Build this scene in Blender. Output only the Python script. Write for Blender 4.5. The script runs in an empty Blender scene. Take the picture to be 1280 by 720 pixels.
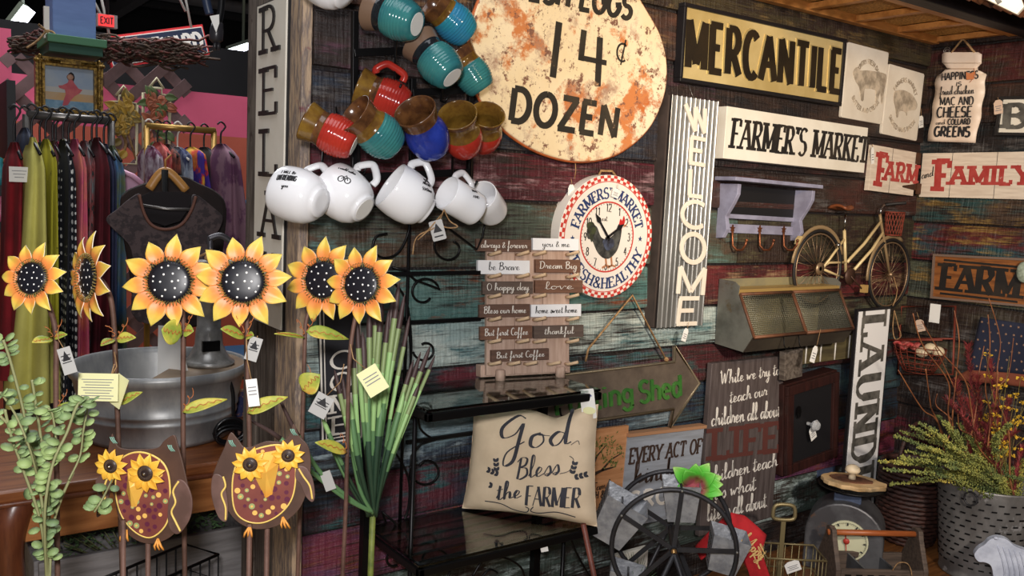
import bpy, math, random
from math import sin, cos, pi, radians, sqrt, atan2
from mathutils import Vector, Matrix
V = Vector
scene = bpy.context.scene
COL = scene.collection
random.seed(7)

# ------------------------------------------------------------------ camera
FPX, H, D = 1099.0, 1.5, 1.9          # focal length in pixels (1280 wide), eye height, distance of the barn wall
def _dir(vx, vy):
    return V(((vx-640)/FPX, -(vy-360)/FPX, -1)).normalized()
_d1 = _dir(2180, 312); _d2 = _dir(-150, 205)
_d2 = (_d2 - _d1*_d1.dot(_d2)).normalized(); _d3 = _d1.cross(_d2)
R3 = Matrix((_d1, _d2, _d3))          # camera axes -> world
cam_d = bpy.data.cameras.new('camera'); cam = bpy.data.objects.new('camera', cam_d); COL.objects.link(cam)
cam_d.sensor_fit = 'HORIZONTAL'; cam_d.sensor_width = 36; cam_d.lens = 36*FPX/1280; cam_d.clip_start = .02
M4 = R3.to_4x4(); M4.translation = (0, 0, H); cam.matrix_world = M4
scene.camera = cam

# ------------------------------------------------------------------ light, world, exposure
w = bpy.data.worlds.new('shop_air'); scene.world = w; w.use_nodes = True
w.node_tree.nodes['Background'].inputs[0].default_value = (.95, .92, 1.0, 1); w.node_tree.nodes['Background'].inputs[1].default_value = .10
scene.view_settings.view_transform = 'Standard'; scene.view_settings.look = 'None'
scene.view_settings.gamma = 1; scene.view_settings.use_curve_mapping = False
scene.view_settings.exposure = 0.0
def light(name, kind, loc, aim, power, color, size=.3, spot=60, blend=.6):
    l = bpy.data.lights.new(name, kind); o = bpy.data.objects.new(name, l); COL.objects.link(o)
    l.energy = power; l.color = color; o.location = loc
    o.rotation_euler = (V(aim)-V(loc)).to_track_quat('-Z', 'Y').to_euler()
    if kind == 'AREA': l.size = size
    if kind == 'SPOT': l.spot_size = radians(spot); l.spot_blend = blend; l.shadow_soft_size = size
    if kind == 'POINT': l.shadow_soft_size = size
    return o
light('camera_flash', 'SPOT', (-.09, -.05, 1.66), (1.0, 1.9, 1.28), 122, (1, .97, .96), .06, 150, .5)
light('warm_track_spot', 'SPOT', (1.0, .1, 2.18), (2.1, 1.9, 2.0), 80, (1, .74, .42), .06, 66, .7)
light('corner_fill_spot', 'SPOT', (1.0, -.6, 1.92), (2.95, 1.8, 1.55), 250, (1, .88, .76), .06, 64, .8)  # added fill spot, lifts the dim right corner and its signs; no visible fixture
light('shop_fluorescents', 'AREA', (.2, 1.0, 3.6), (.8, 1.6, 0), 26, (.93, .95, 1), 1.6)
light('back_fluorescents', 'AREA', (1.0, 4.9, 3.7), (1.0, 4.6, 0), 85, (.95, .96, 1), 2.2)

# ------------------------------------------------------------------ pixel -> place on a known plane
def ray(px, py): return R3 @ V(((px-640)/FPX, -(py-360)/FPX, -1))
E0 = V((0, 0, H))
def Yp(px, py, y): r = ray(px, py); return E0 + r*(y/r.y)
def Xp(px, py, x): r = ray(px, py); return E0 + r*(x/r.x)
def Zp(px, py, z): r = ray(px, py); return E0 + r*((z-H)/r.z)
def Bp(px, py, off=0): return Yp(px, py, D-off)
XR, X0 = 3.29, .788
def Rp(px, py, off=0): return Xp(px, py, XR-off)
def depth(p): return -(R3.transposed() @ (V(p)-E0)).z
def camvec(r, u, t): return (R3 @ V((r, u, t))).normalized()      # right / up / towards the photographer
def frame(o, u, v):
    u = V(u).normalized(); v = V(v); n = u.cross(v).normalized(); v = n.cross(u)
    return Matrix(((u.x, v.x, n.x, o[0]), (u.y, v.y, n.y, o[1]), (u.z, v.z, n.z, o[2]), (0, 0, 0, 1)))
def plane_pt(pl, px, py, off=0):
    if pl == 'B': return Bp(px, py, off)
    if pl == 'R': return Rp(px, py, off)
    if pl == 'L': return Xp(px, py, X0-off)
def quad(pl, tl, tr, br, bl, off=0, vfirst=False):
    """true rectangle lying on a wall, fitted to four corners -> frame at its centre, width, height"""
    a, b, c, d = [plane_pt(pl, p[0], p[1], off) for p in (tl, tr, br, bl)]
    u = ((b-a)+(c-d))/2; v = ((a-d)+(b-c))/2; o = (a+b+c+d)/4
    if vfirst: n = u.cross(v); u2 = v.cross(n).normalized()*u.length; return frame(o, u2, v), u.length, v.length
    M = frame(o, u, v); return M, u.length, v.length
def loc_on(M, px, py):
    """where the sight line meets the local z=0 plane of frame M (local coordinates)"""
    Mi = M.inverted(); a = Mi @ E0; b = (Mi.to_3x3() @ ray(px, py)); t = -a.z/b.z
    p = a + b*t; return V((p.x, p.y))

# ------------------------------------------------------------------ mesh builder
class MB:
    def __init__(s): s.v = []; s.f = []; s.mi = []; s.sm = []; s.m = 0; s.s = False
    def add(s, vs, fs, M=None, smooth=None):
        b = len(s.v)
        s.v += [(M @ V(p))[:] if M else tuple(p) for p in vs]
        for f in fs: s.f.append([i+b for i in f]); s.mi.append(s.m); s.sm.append(s.s if smooth is None else smooth)
        return s
    def box(s, c, d, M=None):
        x, y, z = c; a, b, e = d[0]/2, d[1]/2, d[2]/2
        vs = [(x+i*a, y+j*b, z+k*e) for k in (-1, 1) for j in (-1, 1) for i in (-1, 1)]
        return s.add(vs, [(0, 2, 3, 1), (4, 5, 7, 6), (0, 1, 5, 4), (2, 6, 7, 3), (0, 4, 6, 2), (1, 3, 7, 5)], M, False)
    def tube(s, pts, r, n=6, closed=False, M=None, flat=1.0):
        pts = [V(p) for p in pts]; k = len(pts); vs = []; fs = []
        rs = r if isinstance(r, (list, tuple)) else [r]*k
        t0 = (pts[1]-pts[0]).normalized(); up = V((0, 0, 1)) if abs(t0.z) < .9 else V((1, 0, 0)); nrm = t0.cross(up).normalized()
        for i in range(k):
            a = pts[i-1] if (i or closed) else pts[0]; b = pts[(i+1) % k] if (i < k-1 or closed) else pts[-1]
            t = (b-a)
            if t.length < 1e-9: t = t0.copy()
            t.normalize(); nrm = (nrm - t*nrm.dot(t))
            if nrm.length < 1e-6: nrm = t.orthogonal()
            nrm.normalize(); bn = t.cross(nrm)
            for j in range(n):
                q = 2*pi*j/n; vs.append(pts[i] + nrm*(rs[i]*cos(q)) + bn*(rs[i]*flat*sin(q)))
        for i in range(k if closed else k-1):
            for j in range(n):
                a = i*n+j; b = i*n+(j+1) % n; c = ((i+1) % k)*n+(j+1) % n; d = ((i+1) % k)*n+j
                fs.append((a, b, c, d))
        if not closed: fs.append(tuple(range(n))[::-1]); fs.append(tuple((k-1)*n+j for j in range(n)))
        return s.add(vs, fs, M, True)
    def lathe(s, prof, n=24, M=None, smooth=True, sx=1, sy=1):
        vs = []; fs = []; k = len(prof)
        for r, z in prof:
            for j in range(n): q = 2*pi*j/n; vs.append((max(r, 1e-5)*cos(q)*sx, max(r, 1e-5)*sin(q)*sy, z))
        for i in range(k-1):
            for j in range(n): fs.append((i*n+j, i*n+(j+1) % n, (i+1)*n+(j+1) % n, (i+1)*n+j))
        return s.add(vs, fs, M, smooth)
    def prism(s, poly, z0, z1, M=None):
        k = len(poly); ar = sum(poly[i][0]*poly[(i+1) % k][1]-poly[(i+1) % k][0]*poly[i][1] for i in range(k))
        if ar < 0: poly = poly[::-1]
        vs = [(p[0], p[1], z0) for p in poly]+[(p[0], p[1], z1) for p in poly]
        fs = [tuple(range(k))[::-1], tuple(range(k, 2*k))]+[(i, (i+1) % k, k+(i+1) % k, k+i) for i in range(k)]
        return s.add(vs, fs, M, False)
    def grid(s, fn, nu, nv, M=None, smooth=True, closeu=False):
        vs = [fn(i/nu, j/nv) for j in range(nv+1) for i in range(nu+1)]; w_ = nu+1
        fs = [(j*w_+i, j*w_+i+1, (j+1)*w_+i+1, (j+1)*w_+i) for j in range(nv) for i in range(nu)]
        return s.add(vs, fs, M, smooth)
    def ball(s, c, r, n=10, M=None, sc=(1, 1, 1)):
        k = max(4, n//2); pr = [(r*sin(pi*i/k), -r*cos(pi*i/k)) for i in range(k+1)]
        vs = []; fs = []
        for a, z in pr:
            for j in range(n): q = 2*pi*j/n; vs.append((c[0]+max(a, 1e-5)*cos(q)*sc[0], c[1]+max(a, 1e-5)*sin(q)*sc[1], c[2]+z*sc[2]))
        for i in range(k):
            for j in range(n): fs.append((i*n+j, i*n+(j+1) % n, (i+1)*n+(j+1) % n, (i+1)*n+j))
        return s.add(vs, fs, M, True)
    def ribbon(s, pts, hw, z0, z1, M=None):
        """flat stroke in the local xy plane, given half widths, with thickness z0..z1"""
        k = len(pts); vs = []; fs = []
        for i in range(k):
            a = pts[max(0, i-1)]; b = pts[min(k-1, i+1)]; dx, dy = b[0]-a[0], b[1]-a[1]; L = sqrt(dx*dx+dy*dy) or 1
            nx, ny = -dy/L, dx/L; h = hw[i]
            l = (pts[i][0]+nx*h, pts[i][1]+ny*h); r = (pts[i][0]-nx*h, pts[i][1]-ny*h)
            vs += [(l[0], l[1], z1), (r[0], r[1], z1), (r[0], r[1], z0), (l[0], l[1], z0)]
        for i in range(k-1):
            a = i*4; b = a+4
            fs += [(a, a+1, b+1, b), (a+1, a+2, b+2, b+1), (a+3, a, b, b+3)]
        fs += [(0, 3, 2, 1), ((k-1)*4, (k-1)*4+1, (k-1)*4+2, (k-1)*4+3)]
        return s.add(vs, fs, M, False)
    def build(s, name, mats, parent=None, M=None, bevel=0, sub=0, solid=0):
        me = bpy.data.meshes.new(name); me.from_pydata(s.v, [], s.f); me.validate()
        for m in (mats if isinstance(mats, (list, tuple)) else [mats]): me.materials.append(m)
        if len(me.polygons) == len(s.f):
            me.polygons.foreach_set('material_index', s.mi); me.polygons.foreach_set('use_smooth', s.sm)
        me.update()
        o = bpy.data.objects.new(name, me); COL.objects.link(o)
        if parent: o.parent = parent
        if M is not None: o.matrix_world = M if not parent else o.matrix_world
        if M is not None and parent: o.matrix_local = M
        if solid: d = o.modifiers.new('thick', 'SOLIDIFY'); d.thickness = solid; d.offset = 0
        if sub: d = o.modifiers.new('sub', 'SUBSURF'); d.levels = sub; d.render_levels = sub
        if bevel: d = o.modifiers.new('bevel', 'BEVEL'); d.width = bevel; d.segments = 2; d.limit_method = 'ANGLE'
        return o
def tag(o, label, cat, group=None, kind=None):
    o['label'] = label; o['category'] = cat
    if group: o['group'] = group
    if kind: o['kind'] = kind
    return o
def T(name, label, cat, M=None, group=None):
    o = bpy.data.objects.new(name, None); COL.objects.link(o); o.empty_display_size = .05
    if M is not None: o.matrix_world = M if isinstance(M, Matrix) else Matrix.Translation(M)
    return tag(o, label, cat, group)
def struct(o): o['kind'] = 'structure'; return o
def dup(root, M, label=None, group=None):
    r = root.copy(); COL.objects.link(r); r.matrix_world = M
    if label: r['label'] = label
    if group: r['group'] = group
    for ch in list(root.children):
        c = ch.copy(); COL.objects.link(c); c.parent = r
        for g in list(ch.children): d = g.copy(); COL.objects.link(d); d.parent = c
    return r
def catmull(P, n=6, closed=False):
    P = [V(p) for p in P]; out = []; k = len(P)
    for i in range(k if closed else k-1):
        if closed: p0, p1, p2, p3 = P[i-1], P[i], P[(i+1) % k], P[(i+2) % k]
        else: p0, p1, p2, p3 = P[max(0, i-1)], P[i], P[i+1], P[min(k-1, i+2)]
        for j in range(n):
            t = j/n; out.append(.5*((2*p1)+(p2-p0)*t+(2*p0-5*p1+4*p2-p3)*t*t+(3*p1-p0-3*p2+p3)*t*t*t))
    if not closed: out.append(P[-1])
    return out
def spiral(c, r0, r1, a0, turns, n=20):
    return [(c[0]+(r0+(r1-r0)*i/n)*cos(a0+turns*2*pi*i/n), c[1]+(r0+(r1-r0)*i/n)*sin(a0+turns*2*pi*i/n)) for i in range(n+1)]

# ------------------------------------------------------------------ materials
def C(r, g, b):
    f = lambda c: (c/255/12.92) if c <= 10 else ((c/255+.055)/1.055)**2.4
    return (f(r), f(g), f(b), 1)
_mats = {}
def mat(name, col, rough=.55, metal=0, col2=None, scale=8, st=(1, 1, 1), bump=0, ramp=(.4, .62), emit=0, col3=None, spots=None, trans=0, detail=5, wave=None):
    if name in _mats: return _mats[name]
    m = bpy.data.materials.new(name); m.use_nodes = True; nt = m.node_tree; N = nt.nodes; L = nt.links
    p = N['Principled BSDF']; p.inputs['Base Color'].default_value = col; p.inputs['Roughness'].default_value = rough; p.inputs['Metallic'].default_value = metal
    if trans: p.inputs['Transmission Weight'].default_value = trans
    if emit: p.inputs['Emission Color'].default_value = col; p.inputs['Emission Strength'].default_value = emit
    if col2 or bump or spots:
        tc = N.new('ShaderNodeTexCoord'); mp = N.new('ShaderNodeMapping'); mp.inputs['Scale'].default_value = st; L.new(tc.outputs['Object'], mp.inputs[0])
        no = N.new('ShaderNodeTexNoise'); no.inputs['Scale'].default_value = scale; no.inputs['Detail'].default_value = detail; no.inputs['Roughness'].default_value = .62; L.new(mp.outputs[0], no.inputs['Vector'])
        src = None
        if col2:
            cr = N.new('ShaderNodeValToRGB'); e = cr.color_ramp.elements; e[0].position = ramp[0]; e[0].color = col; e[1].position = ramp[1]; e[1].color = col2
            if col3: x = e.new(min(.98, ramp[1]+.12)); x.color = col3
            L.new(no.outputs['Fac'], cr.inputs[0]); src = cr.outputs[0]
        if spots:     # (colour, scale, threshold)
            n2 = N.new('ShaderNodeTexNoise'); n2.inputs['Scale'].default_value = spots[1]; n2.inputs['Detail'].default_value = 6; n2.inputs['Roughness'].default_value = .7; L.new(tc.outputs['Object'], n2.inputs['Vector'])
            c2 = N.new('ShaderNodeValToRGB'); c2.color_ramp.elements[0].position = spots[2]; c2.color_ramp.elements[1].position = spots[2]+.06; L.new(n2.outputs['Fac'], c2.inputs[0])
            mx = N.new('ShaderNodeMix'); mx.data_type = 'RGBA'; L.new(c2.outputs[0], mx.inputs[0])
            if src: L.new(src, mx.inputs[6])
            else: mx.inputs[6].default_value = col
            mx.inputs[7].default_value = spots[0]; src = mx.outputs[2]
        if src: L.new(src, p.inputs['Base Color'])
        if bump:
            b = N.new('ShaderNodeBump'); b.inputs['Strength'].default_value = bump; b.inputs['Distance'].default_value = .01; L.new(no.outputs['Fac'], b.inputs['Height']); L.new(b.outputs[0], p.inputs['Normal'])
    _mats[name] = m; return m
black_iron = mat('black_iron', C(22, 21, 22), .38, .6)
dark_wood = mat('dark_wood', C(48, 26, 18), .5, 0, C(28, 15, 11), 6, (1, 12, 12), .2)
twine = mat('twine', C(176, 140, 98), .9, 0, C(130, 98, 62), 60)
card = mat('card_white', C(236, 234, 228), .7)
card_y = mat('card_cream', C(228, 226, 172), .7)
ink = mat('ink', C(30, 29, 32), .7)
white_paint = mat('white_paint', C(232, 226, 216), .55)
galv = mat('galvanized_steel', C(150, 152, 156), .42, .75, C(108, 111, 116), 26, (1, 1, 1), .08)
galv_dark = mat('aged_galvanized', C(120, 118, 112), .55, .5, C(82, 80, 76), 18, (1, 1, 1), .1)
glass_mat = mat('glass', C(225, 240, 232), .03, 0, trans=1.0)
# ------------------------------------------------------------------ lettering (drawn strokes, no fonts)
def arc(cx, cy, rx, ry, a0, a1, n=10): return [(cx+rx*cos(radians(a0+(a1-a0)*i/n)), cy+ry*sin(radians(a0+(a1-a0)*i/n))) for i in range(n+1)]
PR = {  # upper case, cap height 1: (advance, strokes)
'A': (.72, [[(0, 0), (.34, 1)], [(.34, 1), (.68, 0)], [(.13, .36), (.55, .36)]]),
'B': (.62, [[(.08, 0), (.08, 1)], [(.08, 1), (.3, 1)]+arc(.3, .76, .2, .24, 90, -90)[1:]+[(.08, .52)], [(.08, .52), (.32, .52)]+arc(.32, .26, .24, .26, 90, -90)[1:]+[(.08, 0)]]),
'C': (.66, [arc(.36, .5, .32, .5, 50, 310, 16)]),
'D': (.68, [[(.08, 0), (.08, 1)], [(.08, 1), (.28, 1)]+arc(.28, .5, .34, .5, 90, -90, 14)[1:]+[(.08, 0)]]),
'E': (.58, [[(.08, 0), (.08, 1)], [(.08, 1), (.52, 1)], [(.08, .52), (.42, .52)], [(.08, 0), (.54, 0)]]),
'F': (.54, [[(.08, 0), (.08, 1)], [(.08, 1), (.52, 1)], [(.08, .5), (.4, .5)]]),
'G': (.7, [arc(.36, .5, .32, .5, 50, 360, 18), [(.68, .5), (.44, .46)]]),
'H': (.68, [[(.08, 0), (.08, 1)], [(.6, 0), (.6, 1)], [(.08, .5), (.6, .5)]]),
'I': (.24, [[(.12, 0), (.12, 1)]]),
'J': (.5, [[(.38, 1), (.38, .25)]+arc(.2, .25, .18, .25, 0, -160)[1:]]),
'K': (.66, [[(.08, 0), (.08, 1)], [(.56, 1), (.1, .42)], [(.22, .56), (.6, 0)]]),
'L': (.54, [[(.08, 0), (.08, 1)], [(.08, 0), (.5, 0)]]),
'M': (.84, [[(.08, 0), (.08, 1)], [(.08, 1), (.42, .1)], [(.42, .1), (.76, 1)], [(.76, 1), (.76, 0)]]),
'N': (.7, [[(.08, 0), (.08, 1)], [(.08, 1), (.62, 0)], [(.62, 0), (.62, 1)]]),
'O': (.74, [arc(.37, .5, .33, .5, 90, 450, 22)]),
'P': (.58, [[(.08, 0), (.08, 1)], [(.08, 1), (.3, 1)]+arc(.3, .74, .22, .26, 90, -90)[1:]+[(.08, .48)]]),
'Q': (.76, [arc(.37, .5, .33, .5, 90, 450, 22), [(.45, .25), (.7, -.08)]]),
'R': (.66, [[(.08, 0), (.08, 1)], [(.08, 1), (.3, 1)]+arc(.3, .74, .22, .26, 90, -90)[1:]+[(.08, .48)], [(.28, .48), (.6, 0)]]),
'S': (.58, [arc(.29, .75, .23, .25, 35, 250, 10)+arc(.29, .25, .25, .26, 90, -145, 12)]),
'T': (.64, [[(.32, 0), (.32, 1)], [(.02, 1), (.62, 1)]]),
'U': (.68, [[(.08, 1), (.08, .3)]+arc(.34, .3, .26, .3, 180, 360, 12)[1:]+[(.6, 1)]]),
'V': (.68, [[(0, 1), (.34, 0)], [(.34, 0), (.68, 1)]]),
'W': (.94, [[(0, 1), (.24, 0)], [(.24, 0), (.47, .95)], [(.47, .95), (.7, 0)], [(.7, 0), (.94, 1)]]),
'X': (.68, [[(.02, 1), (.64, 0)], [(.04, 0), (.62, 1)]]),
'Y': (.66, [[(0, 1), (.33, .46)], [(.66, 1), (.33, .46)], [(.33, .46), (.33, 0)]]),
'Z': (.62, [[(.06, 1), (.56, 1)], [(.56, 1), (.04, 0)], [(.04, 0), (.6, 0)]]),
'&': (.74, [[(.72, 0), (.22, .66)]+arc(.34, .8, .16, .19, 200, -40, 10)+[(.16, .4)]+arc(.3, .22, .24, .23, 140, 330, 10)+[(.68, .46)]]),
"'": (.2, [[(.12, 1), (.08, .76)]]), '.': (.2, [[(.08, 0), (.08, .06)]]), '-': (.4, [[(.06, .45), (.34, .45)]]),
'0': (.6, [arc(.3, .5, .25, .5, 90, 450, 20)]), '1': (.36, [[(.06, .8), (.2, 1)], [(.2, 1), (.2, 0)]]),
'2': (.58, [arc(.28, .73, .23, .27, 160, -30, 10)+[(.04, 0), (.54, 0)]]), '3': (.56, [arc(.26, .75, .21, .25, 150, -85, 10)+arc(.26, .26, .25, .27, 85, -150, 12)]),
'4': (.6, [[(.42, 0), (.42, 1)], [(.4, 1), (.04, .34)], [(.04, .34), (.56, .34)]]), '5': (.56, [[(.48, 1), (.14, 1), (.1, .55)]+arc(.27, .31, .24, .3, 120, -150, 12)]),
'6': (.58, [[(.44, .98), (.2, .72)]+arc(.29, .3, .24, .3, 165, 525, 18)]), '7': (.54, [[(.04, 1), (.5, 1), (.2, 0)]]),
'8': (.56, [arc(.28, .76, .2, .24, -90, 270, 16), arc(.28, .27, .24, .27, 90, 450, 16)]), '9': (.58, [arc(.28, .7, .23, .3, 0, 360, 18)+[(.5, .6), (.32, 0)]]),
'e': (.56, [[(.06, .34), (.46, .34)]+arc(.27, .33, .21, .33, 0, 310, 14)[1:]]), 'd': (.58, [arc(.27, .32, .21, .33, 20, 340, 16), [(.48, 1), (.48, 0)]]),
'h': (.6, [[(.1, 0), (.1, 1)], [(.1, .42)]+arc(.3, .42, .2, .24, 160, 0, 8)+[(.5, 0)]]), 'n': (.6, [[(.1, 0), (.1, .66)], [(.1, .42)]+arc(.3, .42, .2, .24, 160, 0, 8)+[(.5, 0)]]),
'i': (.26, [[(.12, 0), (.12, .64)], [(.12, .86), (.12, .92)]]), 't': (.42, [[(.18, .95), (.18, .14), (.26, .01), (.38, .04)], [(.03, .66), (.36, .66)]]),
'g': (.58, [arc(.27, .38, .2, .28, 20, 380, 16), [(.47, .66), (.47, -.1)]+arc(.26, -.1, .21, .2, 0, -160, 8)]), 'o': (.58, [arc(.28, .33, .23, .33, 90, 450, 18)]),
' ': (.34, []),
}
SC = {  # cursive, x-height .42
'a': (.5, [[(.4, .36), (.22, .42), (.05, .22), (.12, .02), (.3, .12), (.41, .4), (.39, .1), (.45, .01), (.52, .1)]]),
'b': (.44, [[(0, .05), (.2, .6), (.24, .95), (.14, 1), (.09, .6), (.1, .1), (.22, 0), (.36, .2), (.26, .38), (.44, .3)]]),
'c': (.42, [[(.34, .34), (.24, .42), (.06, .24), (.14, .01), (.42, .12)]]),
'd': (.52, [[(.38, .36), (.2, .42), (.04, .2), (.14, .01), (.32, .2), (.46, .95), (.44, 1), (.4, .4), (.4, .06), (.52, .1)]]),
'e': (.42, [[(0, .08), (.22, .2), (.3, .36), (.18, .43), (.07, .22), (.15, .01), (.42, .12)]]),
'f': (.4, [[(0, .1), (.2, .5), (.3, .95), (.2, 1), (.16, .5), (.1, -.4), (.02, -.42), (.08, -.1), (.38, .12)]]),
'g': (.48, [[(.36, .36), (.2, .42), (.05, .22), (.14, .02), (.3, .16), (.38, .4), (.34, -.2), (.2, -.45), (.06, -.35), (.2, -.1), (.5, .12)]]),
'h': (.52, [[(0, .08), (.2, .6), (.24, .97), (.14, .98), (.09, .4), (.07, 0), (.16, .3), (.3, .42), (.36, .3), (.36, .05), (.52, .1)]]),
'i': (.3, [[(0, .08), (.13, .4), (.12, .06), (.2, 0), (.32, .12)], [(.17, .6), (.18, .64)]]),
'j': (.3, [[(0, .1), (.15, .4), (.12, -.2), (.02, -.42), (-.06, -.3), (.3, .12)]]),
'k': (.48, [[(0, .08), (.2, .6), (.22, .97), (.13, .98), (.09, .4), (.07, 0)], [(.36, .42), (.12, .2), (.3, .03), (.48, .1)]]),
'l': (.3, [[(0, .08), (.2, .6), (.22, .97), (.12, .98), (.08, .4), (.12, .02), (.32, .12)]]),
'm': (.72, [[(0, .3), (.09, .42), (.08, 0), (.2, .36), (.3, .4), (.31, 0), (.43, .36), (.54, .4), (.56, .06), (.72, .1)]]),
'n': (.52, [[(0, .3), (.09, .42), (.08, 0), (.2, .36), (.33, .4), (.35, .05), (.52, .1)]]),
'o': (.46, [[(.26, .42), (.08, .34), (.06, .08), (.2, 0), (.34, .16), (.3, .38), (.22, .38), (.48, .32)]]),
'p': (.46, [[(0, .2), (.12, .42), (.04, -.42)], [(.09, .22), (.26, .42), (.37, .22), (.24, .0), (.1, .06), (.46, .12)]]),
'r': (.4, [[(0, .1), (.1, .46), (.2, .36), (.32, .36), (.26, .06), (.42, .1)]]),
's': (.36, [[(0, .08), (.2, .44), (.3, .16), (.18, 0), (.06, .06), (.36, .12)]]),
't': (.36, [[(0, .1), (.17, .45), (.2, .8), (.12, .1), (.2, 0), (.36, .12)], [(.02, .55), (.34, .6)]]),
'u': (.52, [[(0, .3), (.08, .42), (.07, .1), (.16, 0), (.32, .16), (.38, .42), (.36, .06), (.52, .1)]]),
'v': (.44, [[(0, .34), (.08, .4), (.16, 0), (.32, .4), (.44, .34)]]),
'w': (.62, [[(0, .34), (.07, .4), (.1, .04), (.26, .3), (.3, .04), (.48, .4), (.62, .32)]]),
'y': (.5, [[(0, .3), (.08, .42), (.08, .12), (.2, .04), (.36, .42), (.3, -.2), (.16, -.45), (.06, -.3), (.5, .12)]]),
'W': (.85, [[(-.02, .85), (.06, .98), (.16, .04), (.4, .8), (.46, .05), (.74, 1), (.86, .95)]]),
'G': (.75, [[(.62, .9), (.42, 1), (.1, .68), (.14, .36), (.42, .45), (.58, .75), (.5, .1), (.4, -.4), (.2, -.5), (.26, -.1), (.66, .2)]]),
'B': (.6, [[(.16, .96), (.08, 0)], [(.0, .8), (.2, .98), (.46, .9), (.4, .62), (.16, .52), (.46, .45), (.5, .14), (.2, -.02), (.02, .1)]]),
'D': (.66, [[(.16, .96), (.1, .05), (.02, .1)], [(0, .9), (.3, 1), (.58, .7), (.42, .12), (.1, .02)]]),
'O': (.62, [[(.3, 1), (.06, .7), (.1, .15), (.3, 0), (.54, .3), (.5, .8), (.24, .95)]]),
'C': (.55, [[(.5, .84), (.36, 1), (.1, .7), (.1, .2), (.3, 0), (.58, .14)]]),
'F': (.5, [[(.3, .92), (.2, .2), (.04, 0)], [(.02, .86), (.3, 1), (.6, .96)], [(.12, .5), (.42, .54)]]),
'T': (.6, [[(.32, .94), (.24, .1), (.08, .02)], [(0, .86), (.3, 1), (.64, .96)]]),
'&': (.5, [[(.46, .0), (.14, .6), (.24, .8), (.34, .66), (.08, .24), (.2, 0), (.46, .34)]]),
'A': (.6, [[(.04, 0), (.36, .98), (.42, .5), (.44, .02)], [(.1, .4), (.56, .46)]]),
"'": (.14, [[(.08, 1), (.05, .8)]]), '.': (.2, [[(.06, .02), (.07, .05)]]), ' ': (.3, []),
}
def text_strokes(s, font, track=0):
    out = []; x = 0
    for ch in s:
        adv, st = font.get(ch) or font.get(ch.lower()) or font.get(ch.upper()) or (.3, [])
        for q in st: out.append([(p[0]+x, p[1]) for p in q])
        x += adv+track
    return out, max(x-track, .01)
def text(mb, s, o, ex, ey, z0, z1, font='P', wt=.1, ht=None, serif=0, track=.08, tilt=0, taper=False, minw=0, dense=0):
    """lettering fitted to origin o, full-width vector ex and cap-height vector ey (local xy). wt/ht: half stroke widths (in cap heights)"""
    ht = wt if ht is None else ht; F_ = PR if font == 'P' else SC
    st, W = text_strokes(s, F_, track if font == 'P' else track*0)
    o = V(o[:2]); ex = V(ex[:2])/W; ey = V(ey[:2]); hy = ey.length; xs = ex.length
    zt0 = z1
    ends = {}
    for q in st:
        for e in (q[0], q[-1]): ends[(round(e[0], 2), round(e[1], 2))] = ends.get((round(e[0], 2), round(e[1], 2)), 0)+1
    for si, q in enumerate(st):
        z1 = zt0+(si % 7)*7e-5
        if dense and font == 'P': q = [(q[i][0]+(q[i+1][0]-q[i][0])*j/dense, q[i][1]+(q[i+1][1]-q[i][1])*j/dense) for i in range(len(q)-1) for j in range(dense)]+[q[-1]]
        if font != 'P': q = [tuple(p) for p in catmull([(a, b, 0) for a, b in q], 5)]
        pts = [o+ex*(p[0]+tilt*p[1])+ey*p[1] for p in q]
        hw = []
        for i in range(len(q)):
            a = pts[max(0, i-1)]; b = pts[min(len(q)-1, i+1)]; d = b-a; l = d.length or 1
            c = abs(d.dot(ey)/hy/l)
            h = (wt*c+ht*(1-c))*hy
            if font != 'P' and d.dot(ey) > 0: h = max(h*.45, minw)
            elif font == 'P' and ht < wt*.6 and d.dot(ey)*d.dot(ex) > 0 and .3 < c < .985: h = max(ht*1.3*hy, minw)
            hw.append(max(h, minw))
        cl = len(q) > 4 and abs(q[0][0]-q[-1][0])+abs(q[0][1]-q[-1][1]) < .02
        if not cl and font == 'P':
            # square off the ends so corners meet
            for e, nb in ((0, 1), (-1, -2)):
                d = pts[e]-pts[nb]
                if d.length > 1e-6 and abs(d.normalized().dot(ey.normalized())) < .3 and len(q) == 2: pts[e] = pts[e]+d.normalized()*wt*hy*.6*(1 if ends[(round(q[e][0], 2), round(q[e][1], 2))] > 1 else 0)
        mb.ribbon(pts, hw, z0, z1)
        if serif and font == 'P' and not cl:
            for e, nb in ((0, 1), (-1, -2)):
                y = q[e][1]
                if min(abs(y), abs(y-1)) > .02: continue
                d = pts[e]-pts[nb]; c = abs(d.normalized().dot(ey.normalized())) if d.length else 0
                sg = 1 if y < .5 else -1; shared = ends[(round(q[e][0], 2), round(q[e][1], 2))] > 1
                if c > .6 and len(q) <= 3:
                    w_ = serif*xs*.55+wt*hy; hh = max(ht, .05)*hy
                    cc = pts[e]+ey.normalized()*hh*sg*.5
                    exn = ex.normalized()
                    mb.ribbon([cc-exn*w_, cc+exn*w_], [hh, hh], z0, z1+(6e-4 if hy > .05 else 2e-4)*.5+e*4e-5)
                elif c <= .6 and not shared and len(q) == 2:
                    mb.ribbon([pts[e], pts[e]+ey*(.24*sg)], [max(ht, .06)*hy]*2, z0, z1+(5e-4 if hy > .05 else 2e-4)*.5+e*5e-5)
    return mb
def textpx(mb, M, s, bl, br, tl, z0, z1, **k):
    o = loc_on(M, *bl); return text(mb, s, o, loc_on(M, *br)-o, loc_on(M, *tl)-o, z0, z1, **k)
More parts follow.
